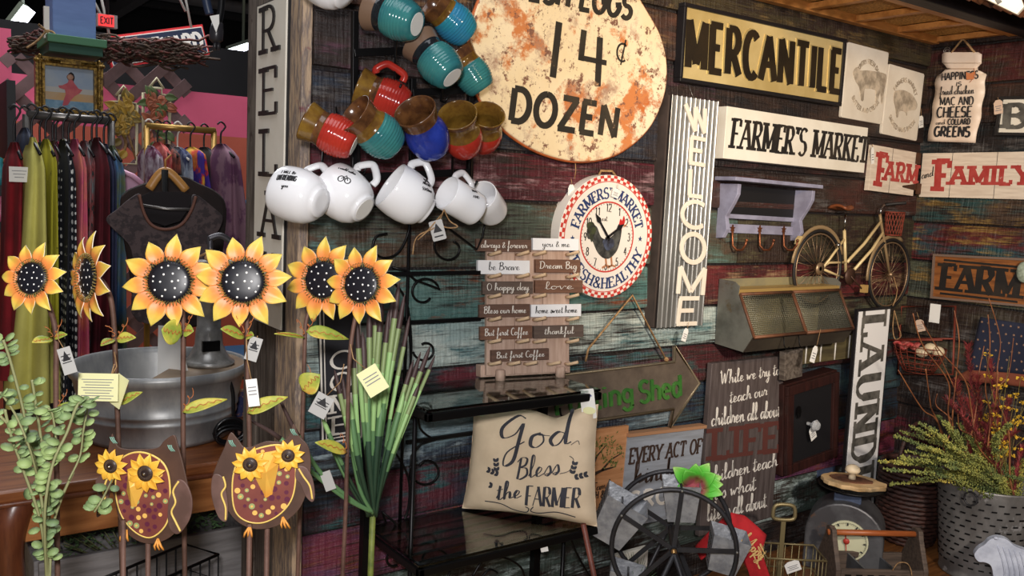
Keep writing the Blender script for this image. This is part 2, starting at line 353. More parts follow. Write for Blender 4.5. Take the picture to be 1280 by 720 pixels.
def text_arc(mb, s, c, r, a0, a1, h, z0, z1, inward=False, **k):
    n = len(s); ws = [(PR.get(ch) or (.3, 0))[0]+.1 for ch in s]; tot = sum(ws); acc = 0
    for ch, w_ in zip(s, ws):
        a = radians(a0+(a1-a0)*(acc+w_/2)/tot); wd = abs(radians(a1-a0))*r*(w_-.1)/tot; acc += w_
        if ch == ' ': continue
        d = V((cos(a), sin(a))); t = V((sin(a), -cos(a)))
        if inward: d = -d; t = -t
        base = V(c)+V((cos(a), sin(a)))*r-d*h/2
        text(mb, ch, base-t*wd/2, t*wd, d*h, z0, z1, **k)
def price_tag(parent, p, w_=.022, h=.034, rot=0, col=None, string=.03, M=None, facing=None):
    """paper tag hanging on a short string; local coords of its thing. p = top of the string"""
    mb = MB(); f = Matrix.Translation(p) @ (facing or Matrix()) @ Matrix.Rotation(rot, 4, 'Z')
    mb.tube([(0, 0, 0), (.002, -string, .001)], .0009, 4, M=f)
    mb.m = 1; mb.prism([(-w_/2, -string-h), (w_/2, -string-h), (w_/2, -string-h*.18), (w_*.25, -string), (-w_*.25, -string), (-w_/2, -string-h*.18)], 0, .0012, M=f)
    mb.m = 2
    for i in range(3): mb.box((0, -string-h*(.45+.15*i), .0014), (w_*(.7-.15*(i % 2)), h*.05, .0006), M=f)
    return mb.build('price_tag', [twine, col or card, mat('grey_print', C(120, 120, 125), .7)], parent)
# ------------------------------------------------------------------ structure: barn walls, end cap, floor, shop behind
def plank_mat():
    m = bpy.data.materials.new('barn_planks'); m.use_nodes = True; nt = m.node_tree; N = nt.nodes; L = nt.links; p = N['Principled BSDF']
    tc = N.new('ShaderNodeTexCoord')
    def noise(sc, scale, det, rough=.6, w=0):
        mp = N.new('ShaderNodeMapping'); mp.inputs['Scale'].default_value = sc; L.new(tc.outputs['Object'], mp.inputs[0])
        n = N.new('ShaderNodeTexNoise'); n.inputs['Scale'].default_value = scale; n.inputs['Detail'].default_value = det; n.inputs['Roughness'].default_value = rough; L.new(mp.outputs[0], n.inputs['Vector']); return n.outputs['Fac']
    def ramp(x, a, b):
        r = N.new('ShaderNodeMapRange'); r.inputs[1].default_value = a; r.inputs[2].default_value = b; L.new(x, r.inputs[0]); return r.outputs[0]
    def mix(f, a, b):
        x = N.new('ShaderNodeMix'); x.data_type = 'RGBA'; L.new(f, x.inputs[0])
        for i, s in ((6, a), (7, b)):
            if isinstance(s, tuple): x.inputs[i].default_value = s
            else: L.new(s, x.inputs[i])
        return x.outputs[2]
    def mul(a, b):
        x = N.new('ShaderNodeMath'); x.operation = 'MULTIPLY'; L.new(a, x.inputs[0]); L.new(b, x.inputs[1]); return x.outputs[0]
    at = {}
    for n in ('ca', 'cb', 'cc'): a = N.new('ShaderNodeAttribute'); a.attribute_name = n; at[n] = a.outputs['Color']
    patch = noise((1.6, 1.6, 5), 1.7, 5, .68)
    streak = noise((2.2, 2.2, 42), 2.0, 7, .72)
    fine = noise((4, 4, 110), 1.6, 4, .6)
    saw = noise((60, 60, 4), 2.2, 2, .4)
    c = mix(ramp(patch, .44, .56), at['ca'], at['cb'])
    c = mix(mul(ramp(noise((2.8, 2.8, 9), 2.1, 6, .7), .5, .6), ramp(streak, .42, .56)), c, at['cc'])
    c = mix(mul(ramp(fine, .52, .64), ramp(noise((1.1, 1.1, 3), 3.3, 3), .38, .6)), c, C(34, 24, 20))
    c = mix(ramp(streak, .57, .70), c, C(26, 19, 18))
    c = mix(mul(ramp(noise((1.4, 1.4, 4), 1.3, 4, .6), .46, .62), ramp(fine, .40, .58)), c, C(38, 27, 24))
    L.new(c, p.inputs['Base Color']); p.inputs['Roughness'].default_value = .5
    s1 = N.new('ShaderNodeMath'); s1.operation = 'ADD'; L.new(mul(streak, fine), s1.inputs[0]); L.new(mul(saw, patch), s1.inputs[1])
    b = N.new('ShaderNodeBump'); b.inputs['Strength'].default_value = .75; b.inputs['Distance'].default_value = .012; L.new(s1.outputs[0], b.inputs['Height']); L.new(b.outputs[0], p.inputs['Normal'])
    return m
PLANK = plank_mat()
DW = C(52, 38, 32); TEAL = C(62, 104, 108); GRN = C(72, 84, 70); BUR = C(98, 30, 42); NAVY = C(38, 50, 66); PALE = C(176, 192, 190); RUST = C(122, 66, 40); OCH = C(150, 120, 62); GREY = C(96, 92, 90); PUR = C(86, 50, 64); BLK = C(30, 26, 27); OLV = C(84, 74, 42)
ZB = [2.35, 2.20, 2.05, 1.905, 1.76, 1.608, 1.478, 1.303, 1.171, 1.048, .925, .80, .673, .53, .385, .24, .0]
CB = [(DW, BLK, OLV), (C(66, 58, 38), DW, C(112, 92, 56)), (C(86, 54, 40), DW, C(120, 90, 60)), (DW, BLK, PUR), (DW, NAVY, GREY), (BUR, C(74, 26, 36), C(168, 132, 136)), (C(76, 86, 74), C(84, 62, 46), C(96, 128, 122)), (C(78, 116, 112), C(96, 128, 122), RUST),
      (C(150, 170, 168), C(190, 200, 192), TEAL), (C(100, 34, 46), TEAL, GRN), (C(108, 130, 138), NAVY, C(160, 176, 182)), (NAVY, C(88, 34, 46), C(46, 98, 100)), (C(112, 44, 62), C(100, 62, 92), RUST), (C(70, 84, 78), DW, PALE), (DW, BLK, GREY), (DW, BLK, GREY)]
ZR = [2.35, 2.26, 2.12, 1.975, 1.83, 1.60, 1.46, 1.312, 1.165, 1.02, .88, .74, .60, .46, .30, .0]
CR = [(DW, BLK, OLV), (DW, BLK, C(60, 24, 24)), (C(70, 26, 26), DW, C(86, 66, 44)), (DW, BLK, C(80, 46, 34)), (C(28, 40, 44), BLK, GREY), (C(84, 66, 52), C(44, 74, 74), OCH), (C(92, 34, 36), C(34, 74, 80), OCH), (C(94, 98, 80), C(60, 66, 58), OCH), (DW, C(70, 62, 50), GREY), (C(90, 84, 66), DW, GREY), (DW, BLK, GREY), (DW, BLK, BUR), (DW, BLK, GREY), (BLK, DW, GREY), (BLK, DW, GREY)]
CB2 = {2: (C(60, 44, 34), DW, OLV), 3: (DW, BLK, C(66, 48, 40)), 4: (DW, BLK, C(74, 40, 40)), 5: (C(70, 38, 32), DW, GREY), 6: (C(62, 58, 42), DW, C(86, 80, 56)), 7: (C(100, 36, 38), C(64, 28, 28), C(150, 120, 90)), 8: (C(100, 94, 68), DW, GRN), 9: (C(84, 30, 36), DW, C(60, 80, 78)), 10: (C(62, 84, 88), NAVY, DW), 11: (NAVY, DW, C(46, 86, 88))}
def plank_wall(name, zs, cols, a0, a1, axis, thick, splits=()):
    vs = []; fs = []; cc = []
    for i in range(len(zs)-1):
        zt, zb = zs[i], zs[i+1]; g = .0035
        cuts = [a0]+sorted(splits[i] if i < len(splits) else [])+[a1]
        for k in range(len(cuts)-1):
            u0, u1 = cuts[k]+.0012, cuts[k+1]-.0012
            prof = [(0, zb+g), (.011, zb+g+.002), (.013, zb+g+.012), (.004, zt-g-.004), (0, zt-g)]
            b = len(vs); ci = CB2.get(i, cols[i]) if axis == 'x' and u0 > 1.98 else cols[i]
            for u in (u0, u1):
                for n_, z in prof: vs.append((u, D-n_, z) if axis == 'x' else (XR-n_, u, z))
            m = len(prof)
            for j in range(m-1):
                f = (b+j, b+m+j, b+m+j+1, b+j+1); fs.append(f if axis == 'x' else f[::-1]); cc.append(ci)
            fs.append(tuple(b+j for j in range(m))); cc.append(ci); fs.append(tuple(b+m+j for j in range(m))[::-1]); cc.append(ci)
    # the dark backing behind the boards
    b = len(vs)
    z0, z1 = zs[-1], zs[0]
    if axis == 'x': vs += [(u, y, z) for u in (a0, a1) for y in (D+.001, D+thick) for z in (z0, z1)]
    else: vs += [(x, u, z) for u in (a0, a1) for x in (XR+.001, XR+thick) for z in (z0, z1)]
    for f in ((0, 1, 3, 2), (4, 6, 7, 5), (0, 4, 5, 1), (2, 3, 7, 6), (1, 5, 7, 3), (0, 2, 6, 4)): fs.append(tuple(b+q for q in f)); cc.append((BLK, BLK, BLK))
    me = bpy.data.meshes.new(name); me.from_pydata(vs, [], fs); me.materials.append(PLANK)
    for k, n in enumerate(('ca', 'cb', 'cc')):
        a = me.color_attributes.new(n, 'FLOAT_COLOR', 'CORNER')
        for p in me.polygons:
            for li in p.loop_indices: a.data[li].color = cc[p.index][k]
    me.update(); o = bpy.data.objects.new(name, me); COL.objects.link(o); return struct(o)
plank_wall('wall_back', ZB, CB, X0, XR, 'x', .36, [[], [1.7], [1.45, 2.05], [2.1], [1.2, 2.0], [2.02], [2.25], [2.1], [2.22], [1.99], [1.3, 2.0], [2.1], [1.75], [], []])
plank_wall('wall_right', ZR, CR, -.6, D, 'y', .2, [[1.2], [], [1.1], [], [1.3], [], [.9], [1.5], [], [1.2], [1.6], [], [1.4]])
# weathered end of the barn wall (faces left) with its corner post
wood_end = mat('weathered_boards', C(112, 102, 92), .75, 0, C(72, 62, 55), 7, (9, 9, 1.1), .35, (.38, .62), spots=(C(60, 46, 36), 9, .6))
mb = MB()
for i, (a, b) in enumerate(((1.985, 2.085), (2.088, 2.185), (2.188, 2.285))): mb.box((X0-.006+.002*(i % 2), (a+b)/2, 1.2), (.016, b-a-.002, 2.4))
struct(mb.build('wall_left', wood_end, bevel=.002))
post_m = mat('chipped_post_paint', C(182, 156, 128), .7, 0, C(112, 100, 96), 9, (9, 9, 1.6), .4, (.42, .6), col3=C(200, 178, 150), spots=(C(112, 46, 60), 7, .62))
mb = MB(); mb.box((X0-.012, 1.962, 1.2), (.024, .132, 2.4)); struct(mb.build('trim_1', post_m, bevel=.003))
# floor and the low display platform in the barn corner
fl = mat('floor_concrete', C(168, 142, 92), .5, 0, C(140, 116, 74), 2.2, (1, 1, 1), .03)
mb = MB(); mb.box((2, 4, -.05), (14, 13, .1)); struct(mb.build('floor', fl))
plat_m = mat('platform_boards', C(128, 82, 42), .45, 0, C(88, 54, 28), 3, (1.4, 14, 1), .15)
mb = MB()
for i in range(8): mb.box((2.44, .98+.1155*i, .285), (1.68, .112, .03))
mb.box((2.44, 1.0, .135), (1.66, .03, .27)); mb.box((1.62, 1.42, .135), (.03, .88, .27))
struct(mb.build('trim_2', plat_m))
PZ = .30
# shop behind on the left
pink = mat('pink_paint', C(214, 92, 124), .7, 0, C(205, 86, 116), 1.5); terra = mat('terracotta_paint', C(186, 92, 70), .7, 0, C(176, 84, 62), 1.5)
blackp = mat('black_paint', C(12, 11, 14), .8)
ywall = 6.2
zt = Yp(316, 122, ywall).z; zm = Yp(275, 170, ywall).z
mb = MB(); mb.box((1.4, ywall+.05, (zt+zm)/2), (5.6, .1, zt-zm)); mb.m = 1; mb.box((1.4, ywall+.05, zm/2), (5.6, .1, zm)); mb.m = 2; zk = Yp(300, 64, ywall+.6).z; mb.box((1.4, ywall+.62, zk/2), (8, .1, zk))
struct(mb.build('wall_far', [pink, terra, blackp]))
mb = MB(); p1 = Yp(14, 36, 5.4); p2 = Yp(-60, 36, 5.4); zc = Yp(5, 125, 5.4).z; mb.box(((p1.x+p2.x)/2-.3, 5.45, (p1.z+zc)/2), (p1.x-p2.x+.6, .08, p1.z-zc)); mb.m = 1; mb.box(((p1.x+p2.x)/2-.3, 5.45, zc/2), (p1.x-p2.x+.6, .08, zc))
struct(mb.build('wall_side', [pink, terra]))
deck = mat('roof_deck', C(78, 64, 42), .8, 0, C(50, 42, 32), 2, (1, 10, 1)); steel = mat('dark_steel', C(36, 34, 36), .7)
mb = MB(); mb.box((2, 6, 4.35), (14, 13, .1))
for i in range(40): mb.box((2, .2+.3*i, 4.28), (14, .12, .05))
struct(mb.build('ceiling', deck))
mb = MB()
for k, y in enumerate((6.6, 8.3, 10.2)):
    for z in (3.35, 3.85): mb.box((2, y, z), (12, .09, .09))
    for i in range(30):
        x = -3.5+.4*i; mb.tube([(x, y, 3.35), (x+.2, y, 3.85), (x+.4, y, 3.35)], .022, 4)
for x in (-.2, 2.2, 4.2): mb.box((x, 7, 4.05), (.14, 9, .2))
mb.m = 1; mb.box((2.1, 7.0, 3.3), (.1, 9, .22)); mb.tube([(-3, 9.4, 3.3), (8, 9.4, 3.3)], .06, 8)
struct(mb.build('trim_3', [steel, mat('grey_duct', C(96, 92, 92), .6)]))
mb = MB(); mb.box((2, 12.4, 2), (16, .1, 5)); struct(mb.build('wall_shop_end', blackp))

# ------------------------------------------------------------------ cane-panelled awning over the barn corner
aw_w = mat('honey_pine', C(212, 146, 78), .5, 0, C(178, 114, 54), 5, (1, 6, 6), .1); cane = mat('woven_cane', C(206, 150, 74), .7, 0, C(150, 100, 42), 120, bump=.3)
rustm = mat('rusty_corrugated', C(118, 72, 44), .6, .2, C(70, 42, 30), 8, (1, 1, 1), .2, spots=(C(150, 92, 52), 5, .58))
t = T('awning', 'pine awning with woven cane panels and rusty corrugated roof above the barn corner', 'awning', (2.7, 1.7, 2.12))
mb = MB(); A0x, A1x, Yb, Yf, Za = -.75, .59, .2-.012, -.12, 0.03
mb.box(((A0x+A1x)/2, Yb-.016, Za), (A1x-A0x, .03, .03)); mb.build('back_rail', aw_w, t, bevel=.002)
mb = MB(); mb.box(((A0x+A1x)/2, Yf, Za), (A1x-A0x, .045, .034)); mb.build('front_rail', aw_w, t, bevel=.002)
for i in range(6):
    mb = MB(); x = A0x+.02+i*(A1x-A0x-.04)/5; mb.box((x, (Yb-.03+Yf+.022)/2, Za), (.03, Yb-.03-Yf-.022, .02)); mb.build('crossbar', aw_w, t, bevel=.002)
for i in range(5):
    mb = MB(); x = A0x+.02+i*(A1x-A0x-.04)/5; wd = (A1x-A0x-.04)/5; n = 26
    for k in range(n): mb.box((x+.016+(wd-.032)*(k+.5)/n, .028, Za+.012), ((wd-.032)/n*.62, .27, .002))
    for k in range(34): mb.box((x+wd/2, -.1+.256*(k+.5)/34, Za+.015), (wd-.03, .0048, .002))
    mb.build('cane_panel', cane, t)
mb = MB(); mb.box(((A0x+A1x)/2+.0, Yf-.055, Za+.0), (A1x-A0x, .06, .05)); mb.build('front_beam', mat('beam_stain', C(40, 34, 36), .6, 0, C(24, 20, 22), 5, (1, 8, 8), .2), t, bevel=.004)
mb = MB(); nr = 150
mb.grid(lambda u, v: (A0x+(A1x-A0x+.05)*u, Yb-.02-.58*v, Za+.30-.37*v+.009*sin(u*nr)), 300, 3); mb.build('roof_sheet', rustm, t, solid=.003)
# ------------------------------------------------------------------ signs on the barn wall
sign_white = mat('sign_enamel_white', C(226, 218, 204), .42, 0, C(212, 202, 186), 5, spots=(C(150, 110, 76), 14, .72))
sign_cream = mat('sign_cream', C(232, 226, 212), .5, 0, C(222, 214, 198), 6)
sign_blk = mat('sign_black', C(24, 22, 24), .45)
letter_blk = mat('letter_black', C(32, 29, 27), .5, 0, C(50, 42, 34), 9, ramp=(.5, .66))
def rect(w_, h, r=0):
    if not r: return [(-w_/2, -h/2), (w_/2, -h/2), (w_/2, h/2), (-w_/2, h/2)]
    out = []
    for cx, cy, a in ((w_/2-r, h/2-r, 0), (-w_/2+r, h/2-r, 90), (-w_/2+r, -h/2+r, 180), (w_/2-r, -h/2+r, 270)):
        out += arc(cx, cy, r, r, a, a+90, 4)
    return out
def framebars(mb, w_, h, b, z0, z1):
    for c, d in (((0, h/2-b/2), (w_, b)), ((0, -h/2+b/2), (w_, b)), ((-w_/2+b/2, 0), (b, h-2*b)), ((w_/2-b/2, 0), (b, h-2*b))): mb.box((c[0], c[1], (z0+z1)/2), (d[0], d[1], z1-z0))

# FRESH EGGS sign
M = frame(Bp(708, 95, .03), (1, 0, 0), (0, 0, 1))
pts = [(585, 62), (588, 95), (600, 125), (618, 150), (643, 173), (680, 193), (725, 202), (770, 193), (808, 163), (828, 122), (832, 82), (824, 45), (806, 12), (780, -28), (745, -62), (700, -78), (655, -64), (615, -28), (592, 18)]
poly = [(p.x, p.y) for p in catmull([loc_on(M, *p).to_3d() for p in pts], 5, True)]
egg_m = mat('rusted_cream_enamel', C(228, 206, 164), .55, 0, C(236, 218, 184), 5, ramp=(.35, .6), spots=(C(200, 124, 70), 6, .535), bump=.05)
nt = egg_m.node_tree
def speckle(m, col, scale, thr, wid=.04):
    nt = m.node_tree; p = nt.nodes['Principled BSDF']; old = p.inputs['Base Color'].links[0].from_socket
    tc = nt.nodes.new('ShaderNodeTexCoord'); n = nt.nodes.new('ShaderNodeTexNoise'); n.inputs['Scale'].default_value = scale; n.inputs['Detail'].default_value = 8; n.inputs['Roughness'].default_value = .75
    nt.links.new(tc.outputs['Object'], n.inputs['Vector']); r = nt.nodes.new('ShaderNodeMapRange'); r.inputs[1].default_value = thr; r.inputs[2].default_value = thr+wid; nt.links.new(n.outputs['Fac'], r.inputs[0])
    mx = nt.nodes.new('ShaderNodeMix'); mx.data_type = 'RGBA'; nt.links.new(r.outputs[0], mx.inputs[0]); nt.links.new(old, mx.inputs[6]); mx.inputs[7].default_value = col; nt.links.new(mx.outputs[2], p.inputs['Base Color'])
speckle(egg_m, C(160, 126, 106), 10, .52, .14); speckle(egg_m, C(124, 86, 70), 34, .555, .04); speckle(egg_m, C(190, 106, 52), 5, .60, .05)
t = T('egg_price_sign', 'large rusty egg-shaped FRESH EGGS sign priced 14 cents a dozen', 'sign', M)
mb = MB(); mb.prism(poly, -.012, .006); o = mb.build('egg_panel', egg_m, t, bevel=.004)
mb = MB(); mb.tube([(p[0], p[1], -.002) for p in poly], .005, 5, True); mb.build('rim', mat('rust_rim', C(186, 96, 44), .6, 0, C(140, 70, 34), 12), t)
eggl = mat('egg_letters', C(40, 36, 30), .6, 0, C(58, 50, 38), 9, ramp=(.5, .62), spots=(C(180, 140, 104), 16, .63))
mb = MB()
textpx(mb, M, 'DOZEN', (634, 150), (768, 172), (639, 110), .006, .0075, wt=.115, ht=.1, track=.14)
o1 = loc_on(M, 684, 97); 
mb.ribbon([loc_on(M, 697, 28), loc_on(M, 689, 97)], [.0105, .0105], .006, .0075)
for a, b, h in (((728, 38), (724, 76), .0095), ((748, 47), (745, 108), .0105)): mb.ribbon([loc_on(M, *a), loc_on(M, *b)], [h, h], .006, .0075)
mb.ribbon([loc_on(M, 722, 72), loc_on(M, 756, 79)], [.007, .007], .006, .0075)
c = loc_on(M, 776, 66); mb.ribbon([(c.x+.02*cos(radians(a)), c.y+.024*sin(radians(a))) for a in range(50, 320, 15)], [.0028]*18, .006, .0075); mb.ribbon([(c.x-.004, c.y-.034), (c.x+.01, c.y+.036)], [.0022, .0022], .006, .0075)
textpx(mb, M, 'FRESH EGGS', (622, -8), (786, 24), (627, -40), .006, .0075, wt=.12, ht=.1, track=.1)
mb.build('lettering', eggl, t)

# MERCANTILE
M, W_, H_ = quad('B', (853.8, 2.6), (1055.4, 49.1), (1051, 133), (847.6, 102), .03)
t = T('mercantile_sign', 'embossed gold MERCANTILE sign in a black frame', 'sign', M)
gold = mat('brushed_gold_sheet', C(212, 190, 134), .42, .2, C(186, 162, 104), 3, (1, 1, 1), .06)
mb = MB(); framebars(mb, W_, H_, .012, -.02, .008); mb.build('frame', sign_blk, t, bevel=.002)
mb = MB(); mb.prism(rect(W_-.024, H_-.024), -.02, .0); mb.build('gold_panel', gold, t)
mb = MB(); textpx(mb, M, 'MERCANTILE', (856.5, 83.5), (1048.8, 115.4), (859, 24.5), .0, .0045, wt=.105, ht=.075, track=.16, serif=0); mb.build('lettering', [mat('letter_pitted_black', C(34, 27, 18), .5, .2, C(46, 36, 22), 8, spots=(C(190, 170, 110), 30, .70))], t)
mb = MB(); textpx(mb, M, 'MERCANTILE', (855.3, 82.5), (1047.4, 114.2), (857.8, 23.3), .0, .0022, wt=.115, ht=.085, track=.16); mb.build('embossed_edge', mat('gold_highlight', C(226, 204, 140), .3, .6), t)

# FARMER'S MARKET
M, W_, H_ = quad('B', (908, 131), (1085, 161), (1080.5, 215), (905, 199.4), .055)
t = T('farmers_market_sign', "white box sign reading FARMER'S MARKET in black letters", 'sign', M)
mb = MB(); mb.prism(rect(W_, H_), -.055, 0); mb.build('box_panel', sign_cream, t, bevel=.0015)
mb = MB(); textpx(mb, M, "FARMER'S MARKET", (912.5, 184), (1082, 203), (917, 148.5), 0, .002, wt=.085, ht=.035, serif=.2, track=.1); mb.build('lettering', letter_blk, t)

# cow and pig plates
emboss = mat('embossed_grey', C(150, 138, 122), .5, .1, C(204, 190, 170), 22, ramp=(.42, .6))
M, W_, H_ = quad('B', (1060, 52), (1111, 65.4), (1102.8, 155.6), (1051.8, 146.6), .022)
t = T('cow_plate', 'white metal plate embossed with a standing cow', 'sign', M)
mb = MB(); mb.prism(rect(W_, H_, .008), -.012, 0); mb.build('plate', sign_white, t, bevel=.002)
def outline(mb, M, pts, z0, z1, n=4): mb.prism([(p.x, p.y) for p in catmull([loc_on(M, *p).to_3d() for p in pts], n, True)], z0, z1)
mb = MB(); outline(mb, M, [(1066, 90), (1070, 84), (1073, 88), (1084, 88), (1097, 90), (1107, 93), (1107, 103), (1105, 112), (1103, 128), (1101, 128), (1100, 115), (1096, 128), (1094, 127), (1094, 113), (1084, 111), (1080, 112), (1079, 125), (1076, 125), (1074, 110), (1070, 103), (1067, 96)], 0, .002, 2); mb.build('cow_relief', emboss, t)
mb = MB(); c = loc_on(M, 1084, 104)
text_arc(mb, 'COUNTRY FRESH DAIRY', c, H_*.29, 160, 20, H_*.06, 0, .0012, wt=.11); mb.build('upper_lettering', emboss, t); mb = MB(); text_arc(mb, 'BUTTER AND CREAM', c, H_*.37, 215, 325, H_*.06, 0, .0012, inward=True, wt=.11); mb.build('lettering', emboss, t)
M, W_, H_ = quad('B', (1110, 78.3), (1155, 92.7), (1147, 176), (1103.9, 168), .022)
t = T('pig_plate', 'white metal plate embossed with a pig', 'sign', M)
mb = MB(); mb.prism(rect(W_, H_, .008), -.012, 0); mb.build('plate', sign_white, t, bevel=.002)
mb = MB(); outline(mb, M, [(1117, 117), (1121, 113), (1130, 113), (1140, 119), (1146, 130), (1144, 137), (1140, 138), (1134, 139), (1133, 145), (1131, 140), (1124, 139), (1122, 146), (1120, 146), (1119, 135), (1117, 126)], 0, .0022, 3); mb.build('pig_relief', emboss, t)
mb = MB(); c = loc_on(M, 1130, 128)
text_arc(mb, 'FARMERS MARKET', c, H_*.32, 155, 25, H_*.06, 0, .0012, wt=.11); mb.build('upper_lettering', emboss, t); mb = MB(); text_arc(mb, 'SMOKED HAMS BACON', c, H_*.4, 215, 325, H_*.06, 0, .0012, inward=True, wt=.11); mb.build('lettering', emboss, t)
price_tag(t, V((W_/2+.006, -.0, -.004)), .03, .045, .25)

# corrugated WELCOME
M, W_, H_ = quad('B', (840, 118), (898, 127), (883, 406.5), (822, 410.5), .06)
t = T('welcome_sign', 'tall corrugated metal panel with cream letters spelling WELCOME downwards', 'sign', M)
corr = mat('corrugated_zinc', C(186, 184, 178), .32, .8, C(150, 148, 142), 6, (1, .3, 1))
mb = MB(); mb.prism(rect(W_, H_), -.06, -.016); mb.build('backing_box', mat('grey_brown_wood', C(74, 62, 56), .7, 0, C(50, 42, 38), 8, (8, 1, 1)), t)
mb = MB(); mb.grid(lambda u, v: ((u-.5)*W_, (v-.5)*H_, -.007+.007*sin(u*2*pi*10.5+1)), 126, 2); mb.build('corrugated_sheet', corr, t)
wl = mat('cream_letter_rusted', C(232, 222, 206), .5, 0, C(224, 212, 194), 6, spots=(C(112, 72, 48), 17, .66))
for ch, bl, br, tl in (('W', (862, 163), (886, 168), (856, 130)), ('E', (859, 203), (882, 207), (861, 171)), ('L', (858, 244), (878, 246.5), (859.5, 211)), ('C', (849, 283), (882, 286), (851, 250)), ('O', (849, 327), (881, 329), (850, 291)), ('M', (843, 367), (881, 369), (846, 333)), ('E', (842, 405), (872, 404), (846, 373))):
    mb = MB(); textpx(mb, M, ch, bl, br, tl, 0, .005, wt=.095, ht=.085, serif=.0); mb.build('letter', wl, t, bevel=.0012)
mb = MB(); p = loc_on(M, 867, 123); q = loc_on(M, 867, 105); mb.tube([(p.x, p.y, 0), (q.x, q.y, -.02)], .001, 4); mb.build('hanging_wire', mat('wire_steel', C(170, 166, 160), .3, .9), t)
p = loc_on(M, 857, 402); price_tag(t, V((p.x, p.y, .012)), .02, .04, -.3, card, .02)
price_tag(t, V((W_/2+.004, -.05, -.03)), .02, .001, 0, twine, .05)

# clock
pb = Bp(757, 372, .045); ptp = Bp(757, 219, .045); cen = (Bp(702, 300, .045)+Bp(812, 293, .045))/2; cen.z = (pb.z+ptp.z)/2; RR = (ptp.z-pb.z)/2*1.01
M = frame(cen, (1, 0, 0), (0, 0, 1))
t = T('rooster_clock', "round FARMERS' MARKET wall clock with a rooster and red checked rim", 'clock', M)
cl_w = mat('clock_face_white', C(232, 224, 214), .5); cl_r = mat('clock_red', C(196, 62, 52), .5); cl_b = mat('clock_navy', C(40, 58, 104), .5)
mb = MB(); mb.lathe([(0, -.045), (RR, -.045), (RR, -.001), (RR-.002, 0), (0, 0)], 64, smooth=False); mb.build('case', cl_w, t)
mb = MB(); n = 84
for ring in range(2):
    r0 = RR*(.905+.045*ring); r1 = r0+RR*.045
    for i in range(n):
        if (i+ring) % 2: continue
        a, b = 2*pi*i/n, 2*pi*(i+1)/n; mb.prism([(r0*cos(a), r0*sin(a)), (r1*cos(a), r1*sin(a)), (r1*cos(b), r1*sin(b)), (r0*cos(b), r0*sin(b))], 0, .0008)
mb.ribbon([(RR*.565*cos(2*pi*i/60), RR*.565*sin(2*pi*i/60)) for i in range(61)], [RR*.012]*61, 0, .0008)
mb.ribbon([(RR*.895*cos(2*pi*i/60), RR*.895*sin(2*pi*i/60)) for i in range(61)], [RR*.006]*61, 0, .0008)
mb.build('checked_rim', cl_r, t)
mb = MB()
text_arc(mb, "FARMERS' MARKET", (0, 0), RR*.71, 168, 12, RR*.17, 0, .001, wt=.1, ht=.05, serif=.15)
text_arc(mb, "FRESH&HEALTHY", (0, 0), RR*.75, 196, 344, RR*.17, 0, .001, inward=True, wt=.1, ht=.05, serif=.15)
for a in (182, -2):
    mb.prism([(RR*.73*cos(radians(a))+RR*.05*(1 if k % 2 == 0 else .42)*cos(radians(90+36*k)), RR*.73*sin(radians(a))+RR*.05*(1 if k % 2 == 0 else .42)*sin(radians(90+36*k))) for k in range(10)], 0, .001)
mb.build('lettering', cl_b, t)
mb = MB()
for h in range(1, 13):
    a = radians(90-30*h); s = str(h); x, y = RR*.47*cos(a), RR*.47*sin(a); wd = RR*.055*len(s)
    text(mb, s, (x-wd/2, y-RR*.06), (wd, 0), (0, RR*.125), 0, .001, wt=.06)
for i in range(60):
    a = 2*pi*i/60; mb.ribbon([(RR*.53*cos(a), RR*.53*sin(a)), (RR*.55*cos(a), RR*.55*sin(a))], [.0006]*2, 0, .0006)
text(mb, 'est. 2019', (-RR*.14, RR*.26), (RR*.3, 0), (0, RR*.09), 0, .001, font='S', wt=.05, ht=.03); mb.build('dial_numbers', ink, t)
S_ = RR
def pl(pts, n=4): return [(p.x, p.y) for p in catmull([(a*S_, b*S_, 0) for a, b in pts], n, True)]
mb = MB(); mb.prism(pl([(-.44, .12), (-.36, .2), (-.24, .16), (-.14, .0), (0, -.03), (.14, .05), (.22, .2), (.28, .24), (.3, .16), (.28, -.04), (.22, -.22), (.08, -.34), (-.06, -.34), (-.2, -.24), (-.32, -.06), (-.42, -.02)]), 0, .0016)
mb.m = 1; mb.prism(pl([(-.46, .2), (-.34, .24), (-.26, .12), (-.3, .0), (-.34, -.08), (-.4, .06)]), .0016, .0022)
mb.m = 2; mb.prism(pl([(.24, .2), (.26, .3), (.3, .27), (.33, .35), (.36, .26), (.32, .18), (.28, .12)]), 0, .0018)
mb.m = 3; mb.prism([(x*S_, y*S_) for x, y in ((.34, .2), (.42, .22), (.34, .16))], 0, .002)
for x in (-.02, .1): mb.ribbon([(x*S_, -.3*S_), ((x+.03)*S_, -.46*S_), ((x+.11)*S_, -.48*S_)], [.003]*3, 0, .0015); mb.ribbon([((x+.03)*S_, -.46*S_), ((x-.06)*S_, -.5*S_)], [.0028]*2, 0, .0015)
mb.m = 4; mb.prism(pl([(-.1, -.06), (.1, -.02), (.14, -.14), (0, -.22)]), .0016, .0022)
mb.build('rooster', [mat('rooster_black', C(40, 40, 40), .6, 0, C(84, 84, 80), 40), mat('rooster_green', C(64, 70, 44), .6, 0, C(36, 36, 34), 50), mat('comb_red', C(190, 40, 36), .5), mat('rooster_leg', C(176, 120, 84), .6), mat('rooster_blue', C(74, 82, 104), .6, 0, C(40, 40, 48), 40)], t)
